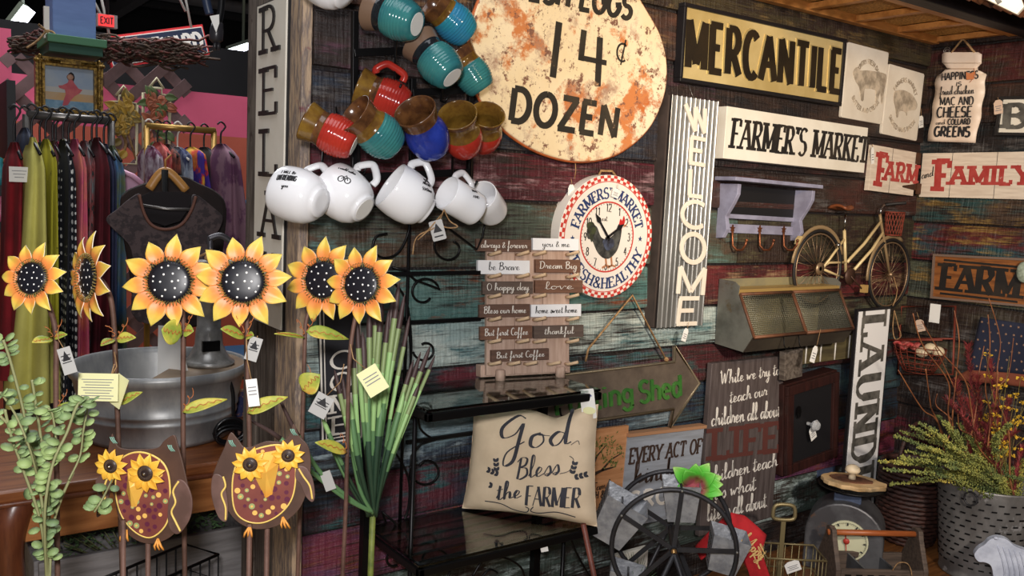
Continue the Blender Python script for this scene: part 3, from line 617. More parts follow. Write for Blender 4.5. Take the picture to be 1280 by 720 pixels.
for a, L in ((128, .48), (33, .4)):
    mb = MB(); q = radians(a); d = V((cos(q), sin(q))); nn = V((-d.y, d.x)); mb.prism([(-d*.06*S_+nn*.004)[:], (-d*.06*S_-nn*.004)[:], (d*L*.6*S_-nn*.003)[:], (d*L*.72*S_-nn*.008)[:], (d*L*S_)[:], (d*L*.72*S_+nn*.008)[:], (d*L*.6*S_+nn*.003)[:]], .003, .0042); mb.build('hand', sign_blk, t)
mb = MB(); mb.tube([(-.02, RR*.96, -.03), (-.012, RR*1.06, -.03), (.03, RR*1.07, -.03), (.05, RR*.97, -.03)], .0035, 6); mb.build('hanging_cord', twine, t)
p = loc_on(M, 769, 244); price_tag(t, V((p.x, p.y+.03, .008)), .026, .026, -.25, card, .012)
price_tag(t, V((-RR*.72, RR*.9, -.02)), .022, .06, .05, card, .015)
mb = MB(); p = loc_on(M, 725, 203); q = loc_on(M, 724, 224); mb.tube([(p.x, p.y, -.02), ((p.x+q.x)/2+.003, (p.y+q.y)/2, -.02), (q.x, q.y, -.02)], .0014, 5); mb.build('hanging_wire', twine, t)

# FARM and FAMILY, folded into the corner
board_w = mat('whitewashed_boards', C(222, 208, 190), .65, 0, C(204, 188, 170), 6, (1.5, 16, 1), .1)
red_l = mat('barn_red_letters', C(160, 48, 44), .6, 0, C(176, 68, 62), 20, spots=(C(214, 196, 180), 30, .64))
M, W_, H_ = quad('B', (1091, 180.5), (1146.5, 191), (1142.5, 245), (1086, 238), .03)
t = T('farm_and_family_sign', 'whitewashed FARM and FAMILY sign with red letters folded into the corner', 'sign', M)
mb = MB(); mb.prism(rect(W_, H_), -.018, 0)
mb.build('short_board', board_w, t, bevel=.001)
mb = MB(); textpx(mb, M, 'F', (1095, 231), (1106, 233), (1099, 192), 0, .001, wt=.12, ht=.08, serif=.25); textpx(mb, M, 'ARM', (1105, 224.5), (1145.5, 229), (1108, 202), 0, .001, wt=.13, ht=.09, serif=.2, track=.12)
mb.m = 1; x = loc_on(M, 1114, 210).x; mb.box((x, 0, .0003), (.0015, H_, .0006)); mb.build('lettering', [red_l, ink], t)
hin = mat('rusted_hinge', C(92, 58, 38), .6, .5, C(60, 40, 30), 20)
Mr, Wr, Hr = quad('R', (1151.5, 191.7), (1330, 188.8), (1330, 250.5), (1150.5, 246), .03)
Ml = M.inverted() @ Mr
mb = MB(); mb.prism(rect(Wr, Hr), -.018, 0); mb.build('long_board', board_w, t, M=Ml, bevel=.001)
mb = MB(); textpx(mb, Mr, 'F', (1169, 237.5), (1186, 238), (1171, 201), 0, .001, wt=.12, ht=.08, serif=.25); textpx(mb, Mr, 'AMILY', (1188, 230), (1288, 230.5), (1190, 208.5), 0, .001, wt=.13, ht=.09, serif=.2, track=.12)
mb.m = 1
for px in (1189, 1245): x = loc_on(Mr, px, 215).x; mb.box((x, 0, .0003), (.0015, Hr, .0006))
textpx(mb, Mr, 'and', (1152, 224), (1167, 220), (1152.5, 213), 0, .001, font='S', wt=.05, ht=.03); mb.build('lettering_on_long_board', [red_l, ink], t, M=Ml)
for py in (198, 236):
    mb = MB(); p = loc_on(M, 1146, py); mb.box((p.x+.005, p.y, .004), (.03, .042, .004)); mb.build('hinge', hin, t)
mb = MB(); a = loc_on(M, 1128, 233); b = loc_on(M, 1146, 234); mb.prism([(a.x, a.y-.003), (b.x, b.y-.014), (b.x, b.y+.014), (a.x, a.y+.003)], 0, .003); mb.build('hinge_strap', hin, t)
price_tag(t, V((-W_/2-.006, H_*.5, 0)), .018, .06, .2, card, .01)

# milk-jug sign on the right wall
M = frame(Rp(1197, 130, .03), (0, -1, 0), (0, 0, 1))
t = T('milk_jug_sign', 'white corrugated milk-jug sign reading HAPPINESS IS MAC AND CHEESE AND GREENS', 'sign', M)
Lp = [loc_on(M, *p) for p in ((1182, 65.5), (1178.5, 68), (1178.5, 79), (1181, 81), (1184, 85), (1182, 88), (1171, 95), (1169, 110), (1167, 130), (1164, 150), (1160, 176.5))]
Rq = [loc_on(M, *p) for p in ((1224, 65.5), (1228, 68), (1227.5, 79), (1225, 81), (1221.5, 85), (1223, 88), (1233, 93), (1231, 110), (1228.5, 130), (1225, 150), (1219.5, 178.5))]
def side(A, v):
    x = v*(len(A)-1); i = min(int(x), len(A)-2); return A[i].lerp(A[i+1], x-i)
def jug(u, v):
    p = side(Lp, v).lerp(side(Rq, v), u); return (p.x, p.y, (.005*sin(v*2*pi*6.5) if v > .4 else .004*(1 if v < .2 else 0)))
mb = MB(); mb.grid(jug, 6, 78); mb.build('jug_panel', mat('warm_white_tin', C(232, 214, 196), .45, 0, C(222, 200, 180), 7), t, solid=.004)
for mb_ in (0,):
    mb = MB(); k = dict(z0=.007, z1=.008)
    textpx(mb, M, 'HAPPINESS', (1178, 101), (1224, 98), (1178.5, 92), wt=.075, **k); textpx(mb, M, 'IS', (1196, 108), (1203, 107.5), (1196.5, 103), wt=.1, **k)
    textpx(mb, M, 'fried chicken', (1176, 119), (1219, 117), (1176.5, 109), font='S', wt=.055, ht=.03, **k)
    textpx(mb, M, 'MAC AND', (1176, 132), (1218, 131), (1176.5, 122), wt=.075, ht=.05, **k); textpx(mb, M, 'CHEESE', (1172, 147), (1216, 146), (1173, 134.5), wt=.09, ht=.06, **k)
    textpx(mb, M, 'and', (1171, 156), (1183, 155.5), (1171, 150), font='S', wt=.06, ht=.04, **k); textpx(mb, M, 'COLLARD', (1186, 156), (1214, 155.5), (1186.5, 149), wt=.09, **k)
    textpx(mb, M, 'GREENS', (1168.5, 170.5), (1213, 171), (1170, 158.5), wt=.12, ht=.085, **k)
    mb.build('lettering', ink, t)
mb = MB(); pp = [loc_on(M, *p) for p in ((1190, 66), (1203, 50), (1206, 50), (1219, 66))]; mb.tube([(p.x, p.y, .004) for p in pp], .004, 6); mb.build('rope_handle', twine, t)
mb = MB(); p = loc_on(M, 1215, 93); mb.prism([(p.x-.012, p.y-.02), (p.x+.012, p.y-.02), (p.x+.016, p.y+.008), (p.x, p.y+.002), (p.x-.016, p.y+.008)], .01, .013); mb.tube([(p.x+.01, p.y+.02, .01), (p.x+.02, p.y-.01, .012), (p.x, p.y-.03, .012)], .0012, 4); mb.build('price_tag', mat('kraft_tag', C(196, 120, 76), .7), t)
mb = MB(); p = loc_on(M, 1184, 63); mb.tube([(p.x+q[0], p.y+q[1], 0) for q in spiral((0, 0), .004, .014, 0, 1.6, 18)], .0012, 4); mb.build('wire_curl', mat('wire_steel', C(170, 166, 160), .3, .9), t)

# framed letter B
M, W_, H_ = quad('R', (1246.5, 122), (1330, 119), (1330, 171), (1247.5, 168), .035)
t = T('letter_sign', 'small black framed sign with a galvanized letter B on white', 'sign', M)
mb = MB(); framebars(mb, W_, H_, .01, -.03, .006); mb.build('frame', sign_blk, t)
mb = MB(); mb.prism(rect(W_-.02, H_-.02), -.03, -.004); mb.build('white_panel', sign_cream, t)
mb = MB(); textpx(mb, M, 'B', (1254, 159), (1283, 159), (1256, 131), -.004, .0005, wt=.17, ht=.08, serif=.15); mb.build('letter', galv_dark, t)
price_tag(t, V((-W_/2-.004, H_*.48, .01)), .03, .05, .2, mat('tag_tan', C(214, 186, 164), .7), .01)

# FARM wooden box sign
M, W_, H_ = quad('R', (1168, 315), (1330, 328), (1330, 385.5), (1162.5, 375), .03)
t = T('farm_sign', 'stained wooden FARM sign with black letters and a grey frame', 'sign', M)
oak = mat('stained_oak', C(150, 92, 44), .55, 0, C(108, 62, 28), 5, (1.4, 14, 1), .1)
mb = MB(); framebars(mb, W_, H_, .008, -.02, .006); mb.build('frame', mat('grey_wood_frame', C(120, 98, 84), .7), t)
mb = MB(); mb.prism(rect(W_-.016, H_-.016), -.02, 0); mb.build('panel', oak, t)
mb = MB(); textpx(mb, M, 'FARM', (1175, 361.5), (1272, 372), (1179, 330), 0, .001, wt=.13, ht=.06, serif=.3, track=.08)
for a, b in (((1180, 325), (1276, 334)), ((1175, 366.5), (1272, 377.5))): mb.ribbon([loc_on(M, *a), loc_on(M, *b)], [.004, .004], 0, .001)
mb.build('lettering', letter_blk, t)
mb = MB(); p = loc_on(M, 1284, 340); mb.ball((p.x, p.y, .02), .028, 12, sc=(1, 1.4, .5)); mb.build('rosette', mat('sage_rosette', C(176, 190, 170), .7, 0, C(140, 150, 130), 60, bump=.4), t)
# potting shed arrow
M, W_, H_ = quad('B', (690, 470.5), (843, 452.5), (842, 512), (690, 534), .03)
t = T('potting_shed_arrow', 'grey metal arrow sign with raised green words Potting Shed', 'sign', M)
outl = [(664, 473.5), (843.5, 452.3), (844, 433), (874.5, 479), (838, 534), (842.5, 511.5), (664, 537)]
poly = [tuple(loc_on(M, *p)) for p in outl]
arrow_m = mat('brown_zinc', C(126, 112, 98), .5, .4, C(104, 92, 82), 12)
mb = MB(); mb.prism(poly, -.012, -.002); mb.build('arrow_plate', arrow_m, t)
mb = MB(); mb.tube([(p[0], p[1], -.001) for p in poly], .0045, 6, True); mb.build('rolled_edge', mat('zinc_edge', C(150, 136, 112), .4, .5), t)
mb = MB(); textpx(mb, M, 'Potting', (694, 519), (792, 503), (692, 491), -.002, .005, wt=.085, ht=.07, track=.04); textpx(mb, M, 'Shed', (799, 503.5), (852, 494), (798, 477), -.002, .005, wt=.085, ht=.07, track=.04); mb.build('lettering', mat('garden_green', C(48, 100, 42), .4, 0, C(72, 124, 54), 8), t, bevel=.002)
mb = MB(); pp = [loc_on(M, *p) for p in ((733, 452), (735, 436), (790, 369), (832, 449))]
mb.tube([(p.x, p.y, .001 if i else -.004) for i, p in enumerate(pp)], .0034, 6)
p = loc_on(M, 832, 449); mb.ball((p.x, p.y, .003), .008, 8); mb.build('hanging_rope', twine, t)

# shelf with three hooks and a chalkboard
lav = mat('dusty_lavender_paint', C(150, 150, 172), .6, 0, C(128, 126, 146), 5, (3, 3, 3), .05)
M, W_, H_ = quad('B', (896, 224), (1007, 237), (994, 300), (892, 299), .005)
t = T('hook_shelf', 'lavender-grey wall shelf with chalkboard and three copper hooks', 'shelf', M)
mb = MB(); a = loc_on(M, 896, 223); b = loc_on(M, 1000, 234); mb.box(((a.x+b.x)/2, a.y, .04), (b.x-a.x+.02, .012, .09)); mb.build('top_board', lav, t, bevel=.002)
xl, xr = loc_on(M, 899, 260).x, loc_on(M, 992, 260).x
for x in (xl, xr):
    mb = MB(); f = Matrix(((0, 0, 1, x), (0, 1, 0, 0), (1, 0, 0, 0), (0, 0, 0, 1)))
    mb.prism([(0, H_*.45), (.075, H_*.45), (.075, .05), (.06, .02), (.035, -.02), (.045, -.06), (.03, -H_*.48), (0, -H_*.5)], -.008, .008, f); mb.build('side_bracket', lav, t, bevel=.002)
cb0 = loc_on(M, 905, 231); cb1 = loc_on(M, 905, 269)
mb = MB(); mb.box(((xl+xr)/2, (cb0.y+cb1.y)/2, .004), (xr-xl-.016, cb0.y-cb1.y+.004, .006)); mb.build('chalkboard', mat('slate', C(19, 18, 21), .6), t)
for ya, yb in ((269, 274.5), (281, 292)):
    mb = MB(); p = loc_on(M, 940, ya); q = loc_on(M, 940, yb); mb.box(((xl+xr)/2, (p.y+q.y)/2, .006), (xr-xl-.016, p.y-q.y, .012)); mb.build('rail', lav, t, bevel=.001)
cop = mat('copper_hook', C(138, 82, 52), .4, .7, C(98, 56, 36), 18)
for px in (911, 945, 975):
    p = loc_on(M, px, 285+ (px-911)*.02); mb = MB(); z = .014
    mb.prism([(p.x+.012*(1 if k % 2 == 0 else .42)*cos(radians(90+36*k)), p.y+.012*(1 if k % 2 == 0 else .42)*sin(radians(90+36*k))) for k in range(10)], z, z+.004)
    mb.tube([(p.x, p.y, z+.002), (p.x, p.y-.03, z+.004), (p.x, p.y-.055, z+.008), (p.x+.004, p.y-.068, z+.022), (p.x+.008, p.y-.066, z+.04), (p.x+.01, p.y-.05, z+.05), (p.x+.011, p.y-.036, z+.052)], .0038, 7); mb.ball((p.x+.011, p.y-.034, z+.052), .0055, 8); mb.build('hook', cop, t)

# bicycle wall art
M = frame(Bp(1060, 330, .05), (1, 0, 0), (0, 0, 1))
t = T('wall_bicycle', 'cream decorative bicycle with a red basket hung on the barn wall', 'bicycle', M)
cream_b = mat('bicycle_cream', C(214, 190, 140), .4, .1); tan_f = mat('fender_tan', C(150, 126, 92), .45, .2); tyre = mat('tyre_black', C(24, 22, 22), .6); spoke_m = mat('spoke_bronze', C(150, 124, 96), .4, .6); rust_red = mat('rust_red_wire', C(128, 56, 40), .6, .3)
def L3(px, py, z=0): p = loc_on(M, px, py); return (p.x, p.y, z)
cw = [V(L3(1022, 335.5)), V(L3(1111.8, 343))]; RW = (V(L3(1022, 289)) - V(L3(1022, 382))).length/2
for i, c in enumerate(cw):
    mb = MB(); ring = [(c.x+RW*cos(2*pi*k/40), c.y+RW*sin(2*pi*k/40), 0) for k in range(40)]; mb.tube(ring, .0055, 6, True); mb.m = 1
    mb.tube([(c.x+(RW-.011)*cos(2*pi*k/40), c.y+(RW-.011)*sin(2*pi*k/40), 0) for k in range(40)], .0028, 5, True)
    for k in range(26): a = 2*pi*k/26+.05; mb.tube([(c.x, c.y, .004*(-1)**k), (c.x+(RW-.011)*cos(a), c.y+(RW-.011)*sin(a), 0)], .0010, 3)
    mb.tube([(c.x, c.y, -.012), (c.x, c.y, .012)], .008, 8); o = mb.build('wheel', [tyre, spoke_m], t)
    mb = MB(); a0, a1 = (20, 172) if i == 0 else (62, 188)
    P = [(c.x+(RW+.012)*cos(radians(a0+(a1-a0)*k/16)), c.y+(RW+.012)*sin(radians(a0+(a1-a0)*k/16)), 0) for k in range(17)]; mb.tube(P, .008, 6, flat=.5); mb.build('fender', tan_f, t)
mb = MB(); r_ = .0058
sT = L3(1055.5, 288); bb = L3(1057, 340); hT = L3(1101, 277); hB = L3(1103.5, 291); sJ = L3(1059, 328)
mb.tube([sT, bb], r_, 7); mb.tube([hT, L3(1080, 305), L3(1062, 324), sJ], r_, 7); mb.tube([hB, L3(1090, 312), L3(1068, 337)], r_, 7)
mb.tube([L3(1056, 298), L3(1029, 334.5)], r_*.8, 6); mb.tube([L3(1058, 328), L3(1036, 328.5), L3(1032, 331)], r_*.8, 6); mb.tube([L3(1028, 336), L3(1053, 347)], r_*.8, 6)
mb.build('frame', cream_b, t)
mb = MB(); mb.tube([L3(1100, 268), hT, hB, L3(1107, 312), tuple(cw[1])], .0055, 7); mb.build('fork', tan_f, t)
mb = MB(); mb.tube([L3(1100.5, 272), L3(1101, 262), L3(1104, 257), L3(1109, 256)], .004, 7); mb.m = 1; mb.tube([L3(1107, 256), L3(1115, 254, .02), L3(1117, 253, .05)], .006, 7); mb.build('handlebar', [mat('chrome', C(200, 198, 192), .15, 1), tyre], t)
mb = MB(); mb.tube([sT, L3(1057, 268)], .0042, 7); mb.build('seat_post', mat('chrome', C(200, 198, 192), .15, 1), t)
mb = MB(); p = V(L3(1055, 261)); mb.grid(lambda u, v: (p.x+(u-.5)*.088, p.y+.010*cos((v-.5)*pi)+.006*(abs(u-.5)*2)**2-.004, (v-.5)*(.055*(1-u)+.018)), 8, 6); mb.build('saddle', mat('saddle_leather', C(122, 66, 34), .5), t, solid=.008)
mb = MB(); p0 = V(L3(1109, 265)); p1 = V(L3(1126, 294)); 
def bk(u, v): 
    a = 2*pi*u; hw = .043-.008*v; cx = (p0.x+p1.x)/2; return (cx+hw*cos(a), p0.y+(p1.y-p0.y)*v, .03*sin(a)*(1-.15*v))
for k in range(18):
    for sgn in (1, -1): mb.tube([bk((k/18+sgn*.12*j/6), j/6) for j in range(7)], .0016, 4)
for v in (0, 1): mb.tube([bk(k/20, v) for k in range(20)], .003, 5, True)
mb.build('basket', rust_red, t)
mb = MB(); p = V(L3(1060, 345)); mb.lathe([(0, .006), (.03, .006), (.03, .01), (0, .01)], 20, Matrix.Translation(p)); mb.tube([tuple(p+V((0, 0, .012))), tuple(V(L3(1073, 361))+V((0, 0, .016)))], .0028, 5); mb.m = 1; q = V(L3(1074, 360)); mb.box((q.x, q.y, .02), (.02, .028, .02)); mb.build('pedal_crank', [mat('crank_brown', C(78, 54, 42), .5, .4), mat('pedal_tan', C(176, 142, 84), .6)], t)
mb = MB(); mb.lathe([(0, .006), (.022, .006), (.022, .012), (0, .012)], 16, Matrix.Translation(cw[0])); mb.build('rear_sprocket', spoke_m, t)
mb = MB(); p = V(L3(1044, 306)); mb.ball((p.x, p.y, .012), .009, 10); mb.build('bell', mat('chrome', C(200, 198, 192), .15, 1), t)
mb = MB(); mb.tube([L3(1114, 346, .01), L3(1118, 362, .012), L3(1117, 372, .01), L3(1113, 382, .01)], .0022, 5); mb.build('twine_loop', twine, t)
mb = MB(); p = V(L3(998, 300)); mb.prism([(p.x-.012, p.y-.014), (p.x-.002, p.y-.012), (p.x+.016, p.y+.012), (p.x+.004, p.y+.014), (p.x-.008, p.y+.004)], -.006, .006); mb.build('tail_reflector', mat('reflector_cream', C(196, 172, 120), .4), t)

# galvanized bin with mesh lids
bxl = Bp(892, 390).x; bxr = Bp(1020, 370).x
Mb = frame((bxl, D-.014, 0), (1, 0, 0), (0, 0, 1))
t = T('metal_bin', 'galvanized slant-front bin with two wire mesh lids on the barn wall', 'bin', Mb)
def bp(px, py): q = Xp(px, py, bxl); return (D-.014-q.y, q.z)     # depth from the wall, height
prof = [bp(896, 348), bp(918, 352), bp(924, 358), bp(922.5, 368), bp(940, 421.7), bp(928, 440), bp(888, 428)]
prof[0] = (0, prof[0][1]); prof[-1] = (0, prof[-1][1]); Wb = bxr-bxl
bin_m = mat('bin_zinc', C(128, 128, 120), .5, .5, C(92, 90, 84), 7, (1, 1, 1), .06, spots=(C(104, 88, 62), 5, .6))
Lf = lambda x: Matrix(((0, 0, 1, x), (0, 1, 0, 0), (-1, 0, 0, 0), (0, 0, 0, 1)))
Lf = lambda x: Matrix(((0, 0, 1, x), (0, 1, 0, 0), (1, 0, 0, 0), (0, 0, 0, 1)))
for x in (.002, Wb-.002): mb = MB(); mb.prism(prof, -.002, .002, Lf(x)); mb.build('side_panel', bin_m, t)
def strip(i, j, mt, nm, inset=0.004, thick=.003, off=0):
    a, b = prof[i], prof[j]; mb = MB(); mb.add([(inset, a[1], a[0]+off), (Wb-inset, a[1], a[0]+off), (Wb-inset, b[1], b[0]+off), (inset, b[1], b[0]+off)], [(0, 1, 2, 3)]); return mb.build(nm, mt, t, solid=thick)
mb = MB(); mb.box((Wb/2, (prof[0][1]+prof[-1][1])/2, .003), (Wb-.008, prof[0][1]-prof[-1][1], .004)); mb.build('back_panel', mat('bin_back_patina', C(150, 140, 104), .6, .2, C(120, 116, 98), 6), t)
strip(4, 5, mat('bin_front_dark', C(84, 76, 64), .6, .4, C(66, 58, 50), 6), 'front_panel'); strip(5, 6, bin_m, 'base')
a = prof[3]; mb = MB(); mb.box((Wb/2, a[1]+.006, a[0]*.55), (Wb-.008, .018, a[0]*.9)); mb.build('hinge_strip', mat('brass_strip', C(186, 154, 92), .4, .4), t)
fr = mat('rust_lid_frame', C(118, 76, 50), .6, .3, C(84, 54, 38), 10); scr = mat('wire_screen', C(126, 124, 108), .45, .7)
A, B = V((0, prof[3][1], prof[3][0]+.004)), V((0, prof[4][1], prof[4][0]+.004))
for k in range(2):
    x0 = .006+(Wb-.012)*k/2; x1 = x0+(Wb-.012)/2-.003; mb = MB()
    P = lambda u, v, o=.0: V((x0+(x1-x0)*u, 0, o))+A.lerp(B, v)
    for q in ((P(0, 0), P(1, 0)), (P(0, 1), P(1, 1)), (P(0, 0), P(0, 1)), (P(1, 0), P(1, 1))): mb.tube(q, .006, 4)
    o = mb.build('mesh_lid', fr, t); mb = MB()
    for i in range(1, 26): mb.tube((P(i/26, 0), P(i/26, 1)), .0011, 3)
    for i in range(1, 22): mb.tube((P(0, i/22, .001), P(1, i/22, .001)), .0011, 3)
    mb.build('wire_screen', scr, o)
for px, py in ((978, 420), (997, 419)):
    q = Yp(px, py, D-.014-prof[4][0]); x = q.x-bxl; mb = MB(); mb.tube([(x, q.z, prof[4][0]+.004), (x, q.z-.03, prof[4][0]+.01), (x+.01, q.z-.042, prof[4][0]+.012), (x+.02, q.z-.034, prof[4][0]+.014)], .0018, 5); mb.build('wire_hook', black_iron, t)
q = Yp(1022, 410, D-.014-prof[4][0]); price_tag(t, V((q.x-bxl, q.z, prof[4][0]+.012)), .026, .055, -.3, mat('kraft_tag', C(196, 120, 76), .7) if 0 else card, .06)

# olive slatted pocket and small grey block hung under the bin
M, W_, H_ = quad('B', (1004, 424), (1068, 417), (1064, 448), (1000, 456), .035)
t = T('olive_crate', 'olive wooden wall crate with white wire uprights below the mesh bin', 'crate', M)
olive = mat('olive_wood', C(96, 86, 56), .7, 0, C(72, 62, 40), 6, (1, 6, 1), .1)
mb = MB(); mb.box((0, 0, -.017), (W_, H_, .03)); mb.build('crate_body', olive, t, bevel=.002)
for i in range(4): mb = MB(); x = -W_/2+W_*(.08+.28*i); mb.tube([(x, -H_*.46, .001), (x, H_*.46, .001)], .0028, 6); mb.build('upright', white_paint, t)
M, W_, H_ = quad('B', (979, 441), (1004, 436), (1003, 470), (983, 476), .075)
t = T('grey_block', 'small weathered grey wooden block hanging by a wire hook', 'ornament', M)
mb = MB(); mb.box((0, 0, -.012), (W_, H_, .024)); mb.build('block', mat('weathered_boards', C(112, 102, 92)), t, bevel=.002)
mb = MB(); mb.tube([(.01, H_*.5, -.012), (.008, H_*.5+.02, -.012), (.016, H_*.5+.03, -.012)], .0012, 4); mb.build('wire', black_iron, t)
# dark shelf strip
# chalkboard cabinet with crystal knob
M, W_, H_ = quad('B', (984, 480), (1051, 462), (1040, 571), (974, 598), .06)
t = T('dark_cabinet', 'dark brown framed chalkboard cabinet with a crystal knob', 'cabinet', M)
mah = mat('dark_mahogany', C(56, 28, 24), .45, 0, C(36, 18, 16), 6, (10, 1, 1), .08)
mb = MB(); mb.box((0, 0, -.03), (W_, H_, .058)); mb.build('body', mah, t, bevel=.002)
mb = MB(); framebars(mb, W_-.01, H_-.01, .034, -.001, .014); o = mb.build('door_frame', mah, t, bevel=.002)
mb = MB(); mb.prism(rect(W_-.078, H_-.078), 0, .004); mb.build('door_panel', mat('slate', C(19, 18, 21), .6), o)
p = loc_on(M, 1005, 528); mb = MB(); fM = Matrix.Translation((p.x, p.y, .014)); mb.lathe([(.006, 0), (.006, .018), (.017, .026), (.021, .034), (.014, .044), (0, .047)], 10, fM, smooth=False); mb.build('crystal_knob', mat('crystal', C(240, 242, 244), .05, .1, trans=.6), t)
p2 = loc_on(M, 994, 514); mb = MB(); mb.prism([(p2.x+.012*cos(a/8*pi), p2.y+.022*sin(a/8*pi)) for a in range(16)], .014, .017); mb.build('escutcheon', black_iron, t)
price_tag(t, V((p.x-.004, p.y, .03)), .032, .048, .35, card, .012)

# LIFE sign
M, W_, H_ = quad('B', (888, 457.5), (979, 443), (968, 648), (876, 668), .04)
t = T('life_quote_sign', 'grey wooden board with white cursive quote and brown word LIFE', 'sign', M)
grey_b = mat('grey_stained_boards', C(92, 82, 80), .65, 0, C(70, 60, 58), 5, (14, 1.2, 1), .12)
mb = MB(); mb.prism(rect(W_, H_), -.02, 0); mb.build('board', grey_b, t, bevel=.002)
mb = MB(); k = dict(z0=0, z1=.001, font='S', wt=.05, ht=.025, minw=.0006)
textpx(mb, M, 'While we try to', (901, 481), (975, 468), (901, 464), **k); textpx(mb, M, 'teach our', (912, 504), (959, 494), (912, 487), **k); textpx(mb, M, 'children all about', (889, 533), (976, 520), (889, 511), **k)
textpx(mb, M, 'children teach', (886, 604), (972, 582), (886, 584), **k); textpx(mb, M, 'us what', (893, 625), (945, 612), (893, 604), **k); textpx(mb, M, 'life is all about.', (884, 652), (960, 633), (884, 630), **k)
mb.m = 1; textpx(mb, M, 'LIFE', (889, 574), (974, 563), (890, 537), 0, .001, wt=.13, ht=.07, serif=.3, track=.1); mb.build('lettering', [white_paint, mat('life_brown', C(92, 50, 44), .6)], t)

# EVERY ACT OF KINDNESS
M, W_, H_ = quad('B', (785, 546), (879, 534), (871, 642), (775, 660), .035)
t = T('kindness_sign', 'pale blue-grey board sign reading EVERY ACT OF kindness', 'sign', M)
mb = MB(); mb.prism(rect(W_, H_), -.016, 0); mb.build('board', mat('pale_blue_grey', C(158, 164, 174), .6, 0, C(140, 144, 150), 5, (1, 10, 1)), t)
mb = MB(); mb.box((0, H_/2+.004, -.007), (W_+.006, .01, .03)); mb.build('wood_rail', mat('rail_tan', C(170, 126, 92), .6), t)
mb = MB(); textpx(mb, M, 'EVERY ACT OF', (786, 580), (876, 566), (788, 561), 0, .001, wt=.085, ht=.06, track=.1, serif=.1); textpx(mb, M, 'kindness', (792, 604), (876, 594), (793, 578), 0, .001, font='S', wt=.08, ht=.05)
mb.m = 1; textpx(mb, M, 'GROWS', (784, 636), (872, 622), (786, 616), 0, .001, wt=.12, ht=.1); mb.build('lettering', [mat('letter_brown', C(62, 46, 38), .6), white_paint], t)

# tree print
M, W_, H_ = quad('B', (700, 543), (787, 531.5), (777, 634), (694, 650), .03)
t = T('tree_print', 'brown wooden print of a leafy tree beside the pillow', 'picture', M)
mb = MB(); mb.prism(rect(W_, H_), -.012, 0); mb.build('panel', mat('print_tan', C(196, 142, 98), .6, 0, C(170, 116, 74), 4, (1.2, 10, 1)), t)
mb = MB()
trunk = [loc_on(M, *p) for p in ((712, 640), (722, 610), (736, 596), (752, 588), (770, 583))]; mb.ribbon(trunk, [.012, .009, .006, .004, .0015], 0, .001)
for a in (((736, 596), (746, 570), (758, 556)), ((752, 588), (764, 574), (778, 566)), ((730, 602), (726, 575), (735, 553))): mb.ribbon([loc_on(M, *q) for q in a], [.004, .0025, .001], 0, .001)
textpx(mb, M, 'Our Family', (722, 618), (768, 608), (722, 608), 0, .001, font='S', wt=.06, ht=.04); textpx(mb, M, 'STRENGTH & LOVE', (714, 629), (773, 618), (715, 620), 0, .001, wt=.08)
mb.m = 1; rnd = random.Random(3)
for i in range(170):
    q = rnd.choice(((758, 552), (776, 562), (745, 556), (765, 578), (735, 552), (750, 570))); p = loc_on(M, q[0]+rnd.gauss(0, 7), q[1]+rnd.gauss(0, 5))
    if abs(p.x) > W_/2-.006 or abs(p.y) > H_/2-.006: continue
    a = rnd.random()*6; mb.prism([(p.x+.005*cos(a), p.y+.005*sin(a)), (p.x-.002*sin(a), p.y+.002*cos(a)), (p.x-.005*cos(a), p.y-.005*sin(a)), (p.x+.002*sin(a), p.y-.002*cos(a))], .001, .0015)
mb.build('tree_artwork', [mat('print_dark', C(52, 38, 28), .6), mat('print_green', C(92, 104, 50), .6, 0, C(120, 124, 66), 30)], t)

# LAUNDRY
M, W_, H_ = quad('B', (1073.5, 386.5), (1114, 387), (1090, 650), (1053, 650), .09, True)
t = T('laundry_sign', 'tall white sign with galvanized letters spelling LAUNDRY sideways', 'sign', M)
mb = MB(); mb.prism(rect(W_+.012, H_+.01), -.014, -.003); mb.build('black_backing', sign_blk, t)
mb = MB(); mb.prism(rect(W_-.008, H_-.008), -.003, 0); mb.build('white_face', mat('sign_bright_white', C(244, 242, 240), .5), t)
mb = MB()     # letters read downwards: their tops point right
y0, y1 = H_*.47, -H_*.5; text(mb, 'LAUNDRY', (-W_*.36, y0), (0, y1-y0), (W_*.72, 0), 0, .0015, wt=.105, ht=.045, serif=.22, track=.2); mb.build('lettering', mat('galv_letter', C(128, 124, 116), .5, .3, C(76, 74, 68), 20, spots=(C(96, 84, 60), 12, .6)), t)

# RELAX on the wall end, WELCOME banner behind the stalks
M, W_, H_ = quad('L', (318.5, 8), (357, -8), (353, 416), (317.5, 401), .034)
t = T('relax_sign', 'tall cream RELAX sign with black letters on the end of the barn wall', 'sign', M)
mb = MB(); mb.prism(rect(W_, H_), -.026, -.004); mb.build('black_box', sign_blk, t)
mb = MB(); mb.prism(rect(W_-.008, H_-.008), -.004, 0); mb.build('cream_face', sign_cream, t)
for ch, y0, y1 in (('R', 64.5, 7.5), ('E', 142, 85), ('L', 219, 162), ('A', 296, 240), ('X', 372, 317)):
    k = lambda y: (y-205)/490*20; mb = MB(); textpx(mb, M, ch, (327.5, y0-k(y0)*.5), (347.5, y0+k(y0)*.5), (328, y1-k(y1)*.5), 0, .004, wt=.05, ht=.032, serif=.25); mb.build('letter', letter_blk, t)
M, W_, H_ = quad('B', (403, 366), (455, 361), (447.5, 548), (397.5, 556.5), .018)
t = T('welcome_banner', 'narrow black sign with white letters COME showing behind the stalks', 'sign', M)
mb = MB(); mb.prism(rect(W_, H_), -.014, 0); mb.build('black_panel', mat('chalk_black', C(34, 34, 40), .6), t)
mb = MB(); framebars(mb, W_, H_, .004, 0, .002); framebars(mb, W_-.02, H_-.02, .0025, 0, .001)
